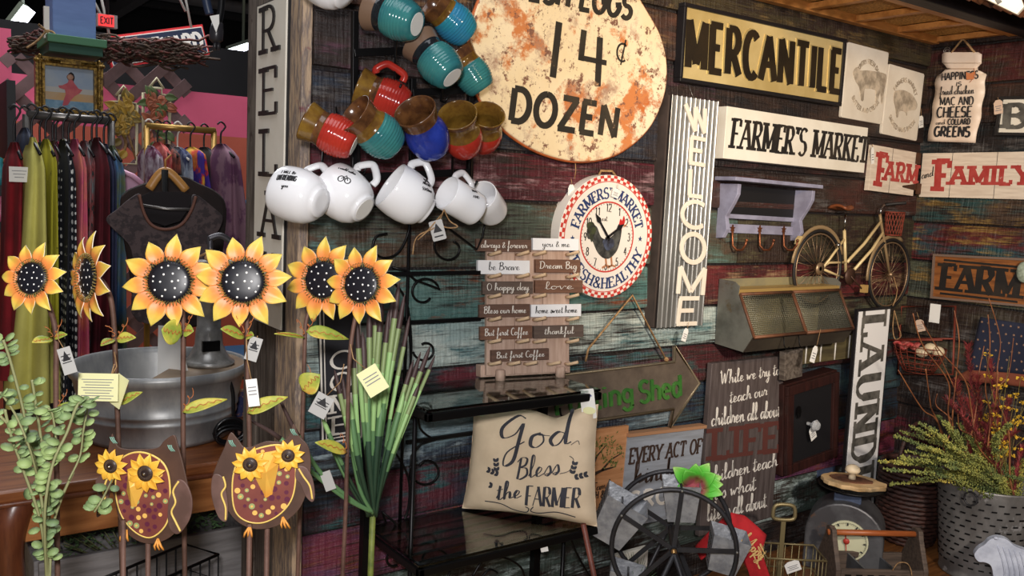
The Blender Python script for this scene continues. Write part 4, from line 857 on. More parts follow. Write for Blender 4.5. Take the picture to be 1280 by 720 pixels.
for ch, yb in (('W', 401), ('E', 426), ('L', 450), ('C', 463), ('O', 490), ('M', 517), ('E', 544)):
    if ch in 'WEL' and yb < 455: continue
    textpx(mb, M, ch, (412, yb), (441, yb-4.5), (412.5, yb-22), 0, .0015, wt=.1, ht=.045, serif=.18)
mb.build('lettering', white_paint, t)
# ------------------------------------------------------------------ mug rack and mugs
YR = 1.80
t = T('mug_rack', 'black iron wall rack with hooks for hanging mugs', 'rack', Yp(500, 250, YR))
Ti = t.matrix_world.inverted()
def W(p): return Ti @ V(p)
def bar(px0, py0, px1, py1, y, w_, d_, name='bar'):
    a, b = W(Yp(px0, py0, y)), W(Yp(px1, py1, y)); mb = MB(); dr = (b-a); L = dr.length; f = frame((a+b)/2, dr, (0, 0, 1) if abs(dr.normalized().z) < .7 else (1, 0, 0)); mb.box((0, 0, 0), (L, w_, d_), f); return mb.build(name, black_iron, t, bevel=.001)
for px, y0, y1 in ((443.5, 14, 262), (516, 98, 266), (588, 92, 268)): bar(px, y0, px-1.5, y1, YR, .013, .013, 'post')
for a in ((443, 66, 520, 63), (516, 116, 592, 112), (444, 150, 590, 147), (443, 222, 588, 215), (443, 257, 588, 246)): bar(*a, YR-.011, .017, .005)
for px, py, ex, ey in ((495, 46, 493, 110), (404, 186, 402, 214), (449, 180, 449, 214), (513, 168, 513, 206), (566, 190, 565, 222), (589, 196, 588, 230), (420, 135, 420, 158), (553, 112, 551, 126)):
    a = W(Yp(px, py, YR-.02)); b = W(Yp(ex, ey, YR-.07)); mb = MB(); c = W(Yp(px, py, YR)); mb.tube([c, a, a.lerp(b, .7), b, b+V((.004, -.012, -.004)), b+V((.006, -.02, .008))], .0028, 6); mb.build('hook', black_iron, t)

def prof_r(prof, z):
    for (r0, z0), (r1, z1) in zip(prof, prof[1:]):
        if z0 <= z <= z1: return r0+(r1-r0)*((z-z0)/((z1-z0) or 1))
    return prof[-1][0]
POT = [(.0, 0), (.031, 0), (.036, .006), (.0425, .024), (.045, .042), (.0425, .06), (.0375, .074), (.0365, .082), (.0405, .098), (.044, .112)]
BIG = [(0, 0), (.029, 0), (.031, .006), (.040, .012), (.049, .026), (.0535, .045), (.0545, .065), (.053, .084), (.051, .094)]
CYL = [(0, 0), (.036, 0), (.039, .004), (.040, .02), (.040, .09)]
def mug(name_label, px, py, y, axis, prof, mats, bands, sc=1.0, ribs=0, handle=(0, 1, 0), group=None, txt=None, label_base=None):
    ax = camvec(*axis); o = Yp(px, py, y); h = prof[-1][1]
    hd = camvec(*handle); hd = (hd-ax*hd.dot(ax)).normalized(); yy = ax.cross(hd)
    M = Matrix(((hd.x, yy.x, ax.x, 0), (hd.y, yy.y, ax.y, 0), (hd.z, yy.z, ax.z, 0), (0, 0, 0, 1))) @ Matrix.Scale(sc, 4)
    M = Matrix.Translation(o) @ M @ Matrix.Translation((0, 0, -h/2))
    t = T('mug', name_label, 'mug', M, group)
    mb = MB(); P = []
    for (r0, z0), (r1, z1) in zip(prof, prof[1:]):
        n = max(1, int((z1-z0)/.0022)) if ribs else 2
        for i in range(n): P.append((r0+(r1-r0)*i/n, z0+(z1-z0)*i/n))
    P.append(prof[-1])
    if ribs: P = [(r+(.0007*sin(z*2*pi/.0066)*1.7 if .012 < z < .07 else 0), z) for r, z in P]
    k = len(P)
    for i in range(k-1):
        zc = (P[i][1]+P[i+1][1])/2/h; mb.m = next(j for j, b in enumerate(bands) if zc <= b); mb.lathe([P[i], P[i+1]], 28)
    # merge seams: smooth shading is kept by welding below
    rim = prof[-1]; inn = [(rim[0], rim[1]), (rim[0]-.0012, rim[1]+.0014), (rim[0]-.003, rim[1])]+[(max(r-.0034, 0), z) for r, z in reversed(prof[2:-1])]+[(0, .006)]
    mb.m = len(bands); mb.lathe(inn, 28)
    o_ = mb.build('body', mats, t); weld(o_)
    mb = MB(); a = .78*h; b = .26*h; ra, rb = prof_r(prof, a), prof_r(prof, b)
    mb.tube(catmull([(ra+.003, 0, a), (ra+.012, 0, a+.004), (ra+.03, 0, a-.012), (ra+.03, 0, (a+b)/2), (rb+.018, 0, b+.002), (rb+.003, 0, b)], 5), .0055, 8, flat=1.5); mb.build('handle', mats[0], t)
    if txt:
        mb = MB(); cv = M.inverted().to_3x3() @ (E0-o); M_ = atan2(cv.y, cv.x)+txt[0]
        for s, x, z, w_, hh, rot, fnt in txt[1]:
            c, s_ = cos(rot), sin(rot); text(mb, s, (x, z), (w_*c, w_*s_), (-hh*s_, hh*c), 0, .0006, font=fnt, wt=.09, ht=.05, minw=.0004)
        mb.v = [((prof_r(prof, max(.002, min(h, z)))+.0004+d)*cos(M_+x/.05), (prof_r(prof, max(.002, min(h, z)))+.0004+d)*sin(M_+x/.05), z) for x, z, d in mb.v]
        mb.build('printed_words', ink, t)
    if label_base:
        mb = MB(); mb.lathe([(0, -.0012), (.024, -.0012), (.024, -.0004)], 20, smooth=False); mb.build('base_sticker', card, t)
    return t
def weld(o):
    import bmesh
    bm = bmesh.new(); bm.from_mesh(o.data); bmesh.ops.remove_doubles(bm, verts=bm.verts, dist=1e-5); bm.to_mesh(o.data); bm.free()
brn = mat('brown_glaze', C(112, 74, 42), .18, 0, C(74, 46, 28), 30); olv = mat('amber_glaze', C(132, 100, 40), .15, 0, C(96, 66, 28), 24)
tl_g = mat('teal_glaze', C(58, 124, 122), .12, 0, C(40, 100, 108), 10); bl_g = mat('cobalt_glaze', C(40, 60, 156), .12, 0, C(26, 36, 104), 9); red_g = mat('red_glaze', C(178, 52, 40), .12, 0, C(150, 38, 32), 9)
blt = mat('blue_teal_glaze', C(48, 122, 160), .12, 0, C(40, 130, 140), 10); taupe = mat('taupe_glaze', C(120, 96, 78), .3); darkg = mat('dark_band_glaze', C(30, 34, 38), .15)
PGp = 'ribbed stoneware mugs on the rack'
tealM = [tl_g, darkg, taupe, brn]; bt = [.6, .78, 1]
mug('teal ribbed mug lying at the top left of the rack, white base sticker showing', 492, 21, 1.70, (-.88, .36, -.3), POT, tealM, bt, 1.02, 1, (.1, .3, -.9), PGp, None, True)
mug('blue-teal mug at the top of the rack, mouth turned left, against the egg sign', 563, 24, 1.75, (-.66, .5, .45), POT, [blt, olv, brn, brn], [.66, .8, 1], .98, 1, (.4, .5, -.8), PGp)
mug('teal ribbed mug in the middle of the rack top with a taupe rim', 544, 75, 1.69, (-.64, .7, -.22), POT, tealM, bt, 1.02, 1, (.2, .3, -.9), PGp, None, True)
mug('teal mug half hidden behind another, touching the egg sign edge', 587, 88, 1.77, (-.5, .72, .2), POT, [tl_g, olv, brn, brn], [.62, .8, 1], .95, 1, (.1, .1, -.9), PGp)
mug('red mug hanging furthest left above the white mugs', 413, 166, 1.70, (-.86, .42, .08), POT, [red_g, brn, olv, brn], [.62, .76, 1], .96, 1, (.1, .2, -.9), PGp, None, True)
mug('teal mug between the red and the blue mug, brown mouth open to the left', 468, 163, 1.66, (-.62, .5, .56), POT, [tl_g, olv, brn, brn], [.6, .78, 1], 1.02, 1, (.1, .4, -.9), PGp)
mug('red mug with amber rim behind the teal mug, handle loop up', 479, 121, 1.76, (-.9, .36, .1), POT, [red_g, brn, olv, brn], [.6, .74, 1], 1.0, 1, (.35, .9, .1), PGp)
mug('cobalt blue mug with a brown open mouth', 531, 164, 1.66, (-.28, .58, .76), POT, [bl_g, bl_g, brn, brn], [.5, .72, 1], 1.06, 0, (.2, .4, -.9), PGp)
mug('red mug with a wide amber mouth beside the blue mug', 577, 166, 1.70, (-.12, .54, .82), POT, [red_g, olv, brn, olv], [.56, .85, 1], 1.02, 0, (.2, .4, -.9), PGp)
mug('red mug with amber mouth furthest right, behind another red mug', 606, 163, 1.76, (.14, .54, .82), POT, [red_g, olv, brn, olv], [.5, .85, 1], .96, 0, (.2, .4, -.9), PGp)
wht = mat('white_glaze', C(238, 238, 240), .12); wmats = [wht, wht]; WGp = 'white mugs on the rack'
mug('white round mug furthest left, printed I will be UNFRIENDING you', 377, 246, 1.69, (-.86, .28, -.32), BIG, wmats, [1], 1.02, 0, (.6, .8, -.5), WGp, (.15, [('I will be', .024, .078, .030, .007, -1.35, 'P'), ('UNFRIENDING', .008, .078, .040, .011, -1.35, 'P'), ('you', -.002, .060, .014, .008, -1.35, 'S')]))
mug('white round mug printed with a small bicycle', 434, 246, 1.69, (-.74, .54, -.28), BIG, wmats, [1], 1.03, 0, (.55, .8, -.3), WGp, (.25, [('I would rather', .022, .078, .036, .007, -1.2, 'S'), ('OO', .0, .058, .026, .012, -1.2, 'P'), ('A', .008, .054, .014, .01, -1.2, 'P')]), True)
mug('white round mug with its mouth open to the left and a hanging tag', 511, 248, 1.68, (-.72, .52, .36), BIG, wmats, [1], 1.06, 0, (.5, .8, -.4), WGp, (.75, [('You', .016, .05, .018, .012, -1.1, 'S'), ('are my', .004, .05, .022, .006, -1.1, 'P'), ('sunshine', -.008, .046, .026, .006, -1.1, 'P')]))
mug('straight white mug right of the mug with the tag', 577, 252, 1.69, (-.66, .36, .58), CYL, wmats, [1], 1.0, 0, (-.1, .9, -.2), WGp, (.75, [('Mr', .008, .05, .018, .014, -1.2, 'S'), ('AND', -.01, .046, .02, .007, -1.2, 'P')]))
mug('straight white mug furthest right, half behind its neighbour', 609, 255, 1.76, (-.3, .36, .85), CYL, wmats, [1], .98, 0, (-.5, .8, -.2), WGp)
mug('white mug at the top of the rack cut off by the photo edge', 412, -22, 1.70, (-.7, .6, -.2), BIG, wmats, [1], 1.0, 0, (.5, .8, -.3), WGp)
tg = T('hang_tag', 'grey tag on raffia hanging below the white mugs', 'tag', Yp(548, 270, 1.66)); Mi = tg.matrix_world.inverted()
mb = MB()
for P in (((555, 262), (545, 283), (525, 293), (518, 303), (516, 318)), ((555, 262), (562, 276), (572, 283), (562, 285), (550, 282)), ((552, 268), (535, 288), (522, 300))): mb.tube(catmull([Mi @ Yp(a, b, 1.655) for a, b in P], 5), .0016, 5)
mb.build('raffia', twine, tg)
f = Mi @ frame(Yp(547, 288, 1.65), camvec(.95, .25, 0), camvec(-.25, .95, 0)); mb = MB(); mb.prism(rect(.03, .044, .003), 0, .001, f); mb.m = 1; mb.prism([(-.01, -.004), (.01, -.004), (0, .016)], .001, .0014, f); mb.box((0, -.013, .0012), (.02, .003, .0006), f); mb.build('paper', [mat('tag_grey', C(176, 174, 170), .7), ink], tg)

# ------------------------------------------------------------------ etagere with glass shelves
XA, XB, YF, YB_ = .97, 1.462, 1.64, 1.868; Z1, Z2 = .672, 1.012
t = T('etagere', 'black wrought iron etagere with two glass shelves and scrollwork', 'shelf', (XA, YB_, 0))
Ti = t.matrix_world.inverted()
for x, y, r_ in ((XA-.035, YB_-.006, .0105), (XB, YB_-.006, .0105)):
    mb = MB(); mb.box((x-XA, y-YB_, .49), (r_*2, r_*2, .98)); mb.build('leg', black_iron, t)
for x, y in ((XA-.0, YF+.06), (XB-.06, YF+.03)):
    mb = MB(); mb.tube([(x-XA, y-YB_, 0), (x-XA, y-YB_, (Z2 if x < XA+.1 else Z1)-.012)], .0055, 8); mb.build('leg', black_iron, t)
for z, yf, xa in ((Z1, YF-.03, XA-.025), (Z2, YF, XA)):
    mb = MB(); h = .02
    for a, b in (((xa, yf), (XB, yf)), ((xa, YB_), (XB, YB_)), ((xa, yf), (xa, YB_)), ((XB, yf), (XB, YB_))):
        c = ((a[0]+b[0])/2-XA, (a[1]+b[1])/2-YB_, z-.012); mb.box(c, (abs(a[0]-b[0])+.016, abs(a[1]-b[1])+.016, h))
    for k in range(1, 6): mb.box(((xa+XB)/2-XA, yf+(YB_-yf)*k/6-YB_, z-.014), (XB-xa, .008, .006))
    mb.build('shelf_frame', black_iron, t, bevel=.003)
    mb = MB(); mb.box(((xa+XB)/2-XA, (yf+YB_)/2-YB_, z+.003), (XB-xa+.012, YB_-yf+.008, .006)); mb.build('glass_shelf', glass_mat, t, bevel=.001)
def scroll(P, r_=.003, y=YB_, nm='scroll'):
    P = [(p.x, p.y) for p in catmull([(a, b, 0) for a, b in P], 4)] if len(P) < 14 else P; mb = MB(); mb.tube([Ti @ Yp(a, b, y) for a, b in P], r_, 6); return mb.build(nm, black_iron, t)
def sp(cx, cy, r, a0, turns, tail=()): return list(spiral((cx, cy), r*.5, r, radians(a0), turns, 22))+list(tail)
scroll(list(spiral((563, 309), 8, 24, radians(-60), .9, 22)) + [(596, 312), (603, 296), (606, 280), (600, 266), (590, 262)])
scroll([(511, 250), (513, 275), (507, 300), (495, 318), (478, 322), (466, 312), (470, 296), (484, 292)])
scroll(sp(530, 366, 20, 40, .85, [(519, 350), (506, 338), (490, 334)])); scroll([(466, 345), (490, 352), (506, 372), (512, 400), (514, 440), (510, 480)])
scroll(sp(531, 437, 15, -120, .8)); scroll([(478, 372), (500, 390), (512, 420), (513, 470)])
scroll(sp(533, 588, 21, -150, 1.0, [(512, 600), (514, 570), (526, 555), (545, 549)])); scroll([(500, 480), (520, 505), (525, 535), (540, 548)])
scroll([(490, 560), (508, 590), (512, 620), (505, 650), (485, 655), (478, 640)]); scroll(sp(493, 700, 14, 60, .9, [(505, 690), (508, 672), (490, 650), (478, 640)]), y=YB_-.03)
scroll(sp(540, 706, 26, 200, .6), y=YF+.02); scroll([(590, 722), (605, 700), (630, 697), (650, 708), (656, 722)], y=YF+.02); scroll([(602, 722), (612, 712), (622, 716)], y=YF+.02)
scroll([(706, 648), (720, 690), (742, 728)], y=YF+.05); 
scroll([(700, 510), (702, 520), (712, 524), (720, 512)], y=YB_-.02)
for a in ((484, 346, 600, 337), (484, 407, 600, 396), (508, 551, 596, 542)):
    p, q = Ti @ Yp(a[0], a[1], YB_), Ti @ Yp(a[2], a[3], YB_); mb = MB(); mb.box(((p.x+q.x)/2, p.y, (p.z+q.z)/2), ((q.x-p.x), .008, .009)); mb.build('cross_bar', black_iron, t)
mb = MB(); p = Ti @ Yp(513, 250, YB_); mb.tube([(p.x, p.y, p.z), (p.x-.0, p.y, Z1)], .004, 6); mb.build('back_rod', black_iron, t)
mb = MB(); f = Ti @ frame(Yp(680, 684, YF-.03), camvec(1, .2, 0), camvec(-.2, 1, 0)); mb.prism(rect(.018, .022), 0, .001, f); mb.build('price_tag', card, t)
mb = MB(); f = Ti @ frame(Yp(735, 505, YF-.006), camvec(.9, .1, 0), camvec(.12, 1, 0)); mb.prism(rect(.036, .075, .003), 0, .001, f); mb.m = 1; mb.box((0, .02, .0014), (.022, .004, .0006), f); mb.build('paper_tag', [card, mat('print_blue', C(90, 96, 150), .7)], t)

# ------------------------------------------------------------------ peg display with small block signs
zt_ = Z2+.0065
o = Zp(613, 474, zt_+.0); u = Zp(716, 468.5, zt_)-o; u.z = 0
back = V((-u.y, u.x, 0)).normalized()
M = frame(o+u*.5, u, V((0, 0, 1))+back*.10); Wd = u.length
t = T('peg_display', 'whitewashed pegboard display stand for little block signs on the glass shelf', 'display', M)
dsp = mat('whitewashed_pine', C(196, 168, 150), .65, 0, C(176, 146, 128), 5, (16, 1.4, 1), .08)
tp = loc_on(M, 660, 301).y; bt_ = loc_on(M, 660, 466).y
mb = MB(); bw = loc_on(M, 712, 400).x-loc_on(M, 608, 400).x; cx = (loc_on(M, 712, 400).x+loc_on(M, 608, 400).x)/2
for i in range(3): mb.box((cx-bw/2+bw*(i+.5)/3, (tp+.010)/2, -.007), (bw/3-.0015, tp-.010, .012))
mb.build('back_board', dsp, t)
mb = MB(); mb.box((cx, .02, -.03), (bw+.02, .032, .034)); mb.build('base_block', dsp, t, bevel=.002)
for sx in (-.36, .36):
    mb = MB(); mb.lathe([(0, 0), (.013, 0), (.013, .026), (.011, .029), (0, .03)], 16, Matrix.Translation((cx+bw*sx, -.004, .012)) @ Matrix.Rotation(-pi/2, 4, 'X')); mb.build('foot', dsp, t)
pegm = mat('peg_wood', C(206, 176, 140), .6)
rows = (318, 346, 371, 399.5, 427, 454.5)
for i, py in enumerate(rows):
    for px in ((616, 640, 661, 690, 712) if i == 5 else (616, 651, 672, 713)):
        p = loc_on(M, px-5, py); mb = MB(); mb.tube([(p.x, p.y-.0008, -.004), (p.x, p.y-.0008, .014), (p.x+.016, p.y+.007, .040)], .0042, 8); mb.build('peg', pegm, t)
brn_b = mat('brown_block', C(104, 76, 62), .65, 0, C(84, 60, 48), 6, (1.5, 16, 1)); grn_b = mat('taupe_block', C(98, 82, 72), .65, 0, C(80, 64, 56), 6, (1.5, 16, 1)); rdb = mat('russet_block', C(120, 84, 64), .65, 0, C(98, 66, 50), 6, (1.5, 16, 1))
white_b = mat('white_block', C(236, 236, 238), .55)
BL = [((593, 300), (662, 298.5), 315.5, 'always & forever', brn_b, 0, 'brown block sign reading always & forever, left of the top row'), ((663.5, 299), (721, 299), 314, 'you & me', white_b, 1, 'white block sign reading you & me, right of the top row'),
 ((595, 326.5), (660, 326), 344, 'be Brave', white_b, 1, 'white block sign reading be Brave'), ((667, 325.5), (723, 326), 342, 'Dream Big', rdb, 0, 'brown block sign reading Dream Big beside be Brave'),
 ((601, 353), (664, 353), 369, 'O happy day', grn_b, 0, 'brown block sign reading O happy day'), ((666.5, 351.5), (726, 351.5), 367.5, 'love', rdb, 0, 'russet block sign reading love'),
 ((597, 382), (660.5, 382), 398, 'Bless our home', brn_b, 0, 'dark brown block sign reading Bless our home'), ((661.5, 382), (724, 381), 397.5, 'home sweet home', white_b, 1, 'white block sign reading home sweet home'),
 ((598, 409.5), (663, 409), 426, 'But first Coffee', rdb, 0, 'brown block sign reading But first Coffee, left of thankful'), ((665, 408.5), (727, 408), 424, 'thankful', grn_b, 0, 'brown block sign reading thankful'),
 ((612, 439), (684, 437.5), 453.5, 'But first Coffee', brn_b, 0, 'brown block sign reading But first Coffee, alone in the bottom row')]
for (a, b, yb, s, m_, dk, lab) in BL:
    p, q = loc_on(M, *a), loc_on(M, *b); r_ = loc_on(M, a[0], yb); w_ = q.x-p.x-.001; h_ = p.y-r_.y
    Mb = M @ Matrix.Translation(((p.x+q.x)/2, r_.y+h_/2+.0028, .012)); bt2 = T('block_sign', lab, 'sign', Mb, 'block signs on the peg display')
    mb = MB(); mb.prism(rect(w_, h_), -.0118, 0); mb.build('block', m_, bt2, bevel=.0006)
    mb = MB(); ww = w_*.84 if len(s) > 8 else w_*.6; text(mb, s, (-ww/2, -h_*.2), (ww, 0), (0, h_*.56), 0, .0006, font='S', wt=.058, ht=.03, minw=.0004); mb.build('lettering', ink if dk else white_paint, bt2)

# ------------------------------------------------------------------ pillow
zs = Z1+.0065
o = Zp(580, 645, zs); u = Zp(745, 668, zs)-o; u.z = 0; back = V((-u.y, u.x, 0)).normalized()
M = frame(o+u*.5+back*.04, u, V((0, 0, 1))+back*.16)
cs = [loc_on(M, *p) for p in ((577, 642), (746, 667), (748, 505), (592, 508))]
cs[0].y = max(cs[0].y, .004); cs[1].y = max(cs[1].y, .004)
t = T('pillow', 'cream canvas pillow lettered God Bless the FARMER', 'pillow', M)
def pil(a, b, sgn=1):
    x, y = 2*a-1, 2*b-1
    pin = .055; xx = x*(1-pin*(1-x*x)*0-pin*.8*(1-y*y)*abs(x)**.5); yy = y*(1-pin*.9*(1-x*x)*abs(y)**.5)
    if yy > 0: yy -= (.15*math.exp(-((x-.36)/.26)**2)+.03*(1-x*x))*b**3
    A, B_ = (xx+1)/2, (yy+1)/2
    p = (cs[0]*(1-A)+cs[1]*A)*(1-B_)+(cs[3]*(1-A)+cs[2]*A)*B_
    th = .05*(max(0, (1-x**4)*(1-y**4)))**.55
    th += sgn*.0035*sin(9*x+4*y)*(1-x*x)*(1-y*y)+.003*sgn*sin(14*y-6*x)*max(0, abs(x)-.4)
    return p, th
canvas = mat('cream_canvas', C(224, 202, 172), .85, 0, C(212, 190, 160), 9, (1, 1, 1), .04)
mb = MB(); mb.grid(lambda a, b: (pil(a, b)[0].x, pil(a, b)[0].y, pil(a, b)[1]), 32, 32); mb.grid(lambda a, b: (pil(1-a, b)[0].x, pil(1-a, b)[0].y, -pil(1-a, b)[1]*.6), 32, 32); o_ = mb.build('cushion', canvas, t); weld(o_)
mb = MB(); k = dict(z0=0, z1=.0006, minw=.0006)
zoff = .044
Mz = M @ Matrix.Translation((0, 0, zoff))
def tp_(s, bl, br, tl, **kk): textpx(mb, Mz, s, bl, br, tl, **{**k, **kk})
tp_('God', (621, 562), (714, 556), (624, 522), font='S', wt=.06, ht=.02)
tp_('Bless', (645, 599), (700, 592), (648, 572), font='S', wt=.055, ht=.025)
tp_('the', (620, 625), (652, 622), (622, 603), font='S', wt=.08, ht=.03)
tp_('FARMER', (656, 632), (724, 636), (659, 607), font='P', wt=.075, ht=.018, track=.06, dense=8)
def sw(P, w0, w1=None):
    q = [loc_on(Mz, *p) for p in P]; q = [V((c.x, c.y)) for c in catmull([p.to_3d() for p in q], 6)]; n = len(q); mb.ribbon(q, [(w0+((w1 if w1 is not None else w0)-w0)*i/n) for i in range(n)], 0, .0006)
sw([(605, 627), (625, 630), (640, 638), (655, 642), (660, 637), (656, 634)], .0013); sw([(666, 634), (662, 640), (672, 643), (695, 641), (718, 648)], .0013); sw([(700, 592), (712, 588), (717, 575), (712, 570)], .0008); sw([(714, 556), (722, 551), (724, 556)], .0008)
for (x, y, a0, n) in ((622, 588, 95, 3), (624, 592, 160, 3), (715, 592, 75, 3), (718, 597, 12, 3), (616, 607, 165, 1)):
    for i in range(n):
        for s in (-1, 1):
            a = radians(a0+s*35); cx, cy = x+(5.5*i)*cos(radians(a0)), y-(5.5*i)*sin(radians(a0)); ex, ey = cx+6*cos(a), cy-6*sin(a)
            q = [loc_on(Mz, *p) for p in ((cx, cy), (cx+(ex-cx)*.35, cy+(ey-cy)*.35), (cx+(ex-cx)*.75, cy+(ey-cy)*.75), (ex, ey))]; mb.ribbon([(p.x, p.y) for p in q], [.0008, .0042, .003, .0002], 0, .0006)
def pz(x, y):   # height of the front face below lettering
    best = None
    for it in (0,):
        A = .5; B_ = .5
        for _ in range(12):
            p = pil(A, B_)[0]; ex = pil(min(1, A+.01), B_)[0]-pil(max(0, A-.01), B_)[0]; ey = pil(A, min(1, B_+.01))[0]-pil(A, max(0, B_-.01))[0]
            dx, dy = x-p.x, y-p.y; det = ex.x*ey.y-ex.y*ey.x or 1e-9
            A = min(.99, max(.01, A+(dx*ey.y-dy*ey.x)/det*.02)); B_ = min(.99, max(.01, B_+(ex.x*dy-ex.y*dx)/det*.02))
    return pil(A, B_)[1]
mb.v = [(x, y, z+pz(x, y)+.0008) for x, y, z in mb.v]; mb.build('lettering', mat('pillow_ink', C(52, 52, 60), .8), t)
mb = MB(); a = loc_on(Mz, 601, 516); b = loc_on(Mz, 735, 514)
mb.prism([(a.x+x, a.y+y) for x, y in rect(.03, .022)], pz(a.x, a.y)+.006, pz(a.x, a.y)+.007); mb.build('care_tag', mat('tag_pale_green', C(206, 212, 180), .7), t)
mb = MB(); mb.prism([(b.x+.016*cos(q*pi/10), b.y+.009*sin(q*pi/10)) for q in range(20)], pz(b.x, b.y)+.006, pz(b.x, b.y)+.007); mb.build('round_sticker', card_y, t)
# ------------------------------------------------------------------ sunflower stakes
def radial_mat(name, stops, rough=.45, white=None):
    """enamel shaded outward from the flower's own centre (its painted colours)"""
    m = bpy.data.materials.new(name); m.use_nodes = True; nt = m.node_tree; N = nt.nodes; L = nt.links; p = N['Principled BSDF']; p.inputs['Roughness'].default_value = rough
    tc = N.new('ShaderNodeTexCoord'); sp_ = N.new('ShaderNodeSeparateXYZ'); L.new(tc.outputs['Object'], sp_.inputs[0]); cb = N.new('ShaderNodeCombineXYZ'); L.new(sp_.outputs[0], cb.inputs[0]); L.new(sp_.outputs[1], cb.inputs[1])
    ln = N.new('ShaderNodeVectorMath'); ln.operation = 'LENGTH'; L.new(cb.outputs[0], ln.inputs[0])
    no = N.new('ShaderNodeTexNoise'); no.inputs['Scale'].default_value = 60; no.inputs['Detail'].default_value = 4; L.new(tc.outputs['Object'], no.inputs['Vector'])
    ad = N.new('ShaderNodeMath'); ad.operation = 'MULTIPLY_ADD'; L.new(no.outputs['Fac'], ad.inputs[0]); ad.inputs[1].default_value = .016; L.new(ln.outputs['Value'], ad.inputs[2])
    mr = N.new('ShaderNodeMapRange'); mr.inputs[1].default_value = .026; mr.inputs[2].default_value = .078; L.new(ad.outputs[0], mr.inputs[0])
    cr = N.new('ShaderNodeValToRGB'); e = cr.color_ramp.elements; e[0].position = stops[0][0]; e[0].color = stops[0][1]; e[1].position = stops[-1][0]; e[1].color = stops[-1][1]
    for q, c in stops[1:-1]: x = e.new(q); x.color = c
    L.new(mr.outputs[0], cr.inputs[0]); L.new(cr.outputs[0], p.inputs['Base Color']); return m
petal_m = radial_mat('petal_enamel', [(.0, C(214, 112, 60)), (.45, C(226, 128, 68)), (.66, C(232, 150, 70)), (.86, C(232, 186, 76)), (1, C(226, 200, 92))])
petal_edge = mat('petal_white_edge', C(248, 232, 214), .5)
disc_m = mat('seed_disc_black', C(22, 22, 30), .4); dot_m = mat('white_dots', C(244, 242, 236), .5); coil_m = mat('coil_ring_gold', C(170, 146, 72), .45, .3, C(90, 84, 50), 90)
stem_m = mat('rusty_stem', C(112, 82, 70), .6, .2, C(84, 60, 50), 20)
leaf_m = mat('painted_leaf', C(142, 160, 62), .5, 0, C(196, 186, 76), 16, ramp=(.42, .58), col3=C(206, 120, 58)); vine_m = mat('leaf_vein_orange', C(186, 108, 56), .5)
def petal(mb, a, r0, r1, w_, bend=.004, M=None):
    d = V((cos(a), sin(a), 0)); n = V((-d.y, d.x, 0)); vs = []; fs = []; k = 7; m = 4; L = r1-r0
    for i in range(k+1):
        v = i/k; hw = w_*(sin(pi*min(1, v*1.04)**.78)**.8 if v < .93 else .0)+(.0045*(1-v) if v > .6 else .006*(1-v)); hw = max(hw, .0004)
        for j in range(-m, m+1):
            x = j/m; z = bend*(1-(2*v-1)**2)*2-.006*v*v-.0035*(1-abs(x))*sin(pi*v); vs.append(d*(r0+L*v)+n*(hw*x)+V((0, 0, z)))
    w2 = 2*m+1
    for i in range(k):
        for j in range(2*m): b = i*w2+j; fs.append((b, b+1, b+w2+1, b+w2))
    mb.add(vs, fs, M, True)
def leafmesh(mb, base, d, nrm, L, w_, curl=.15):
    """a painted tin leaf from base along d"""
    d = V(d).normalized(); nrm = V(nrm).normalized(); s = d.cross(nrm).normalized(); k, m = 9, 4; vs = []; fs = []
    for i in range(k+1):
        v = i/k; hw = w_*(sin(pi*v**.7)**.85) if 0 < v < 1 else .0005
        for j in range(-m, m+1): x = j/m; vs.append(V(base)+d*(L*v)+s*(hw*x)+nrm*(L*curl*sin(pi*v)+abs(x)*hw*.3))
    w2 = 2*m+1
    for i in range(k):
        for j in range(2*m): b = i*w2+j; fs.append((b, b+1, b+w2+1, b+w2))
    mb.add(vs, fs, None, True)
SFg = 'sunflower garden stakes'
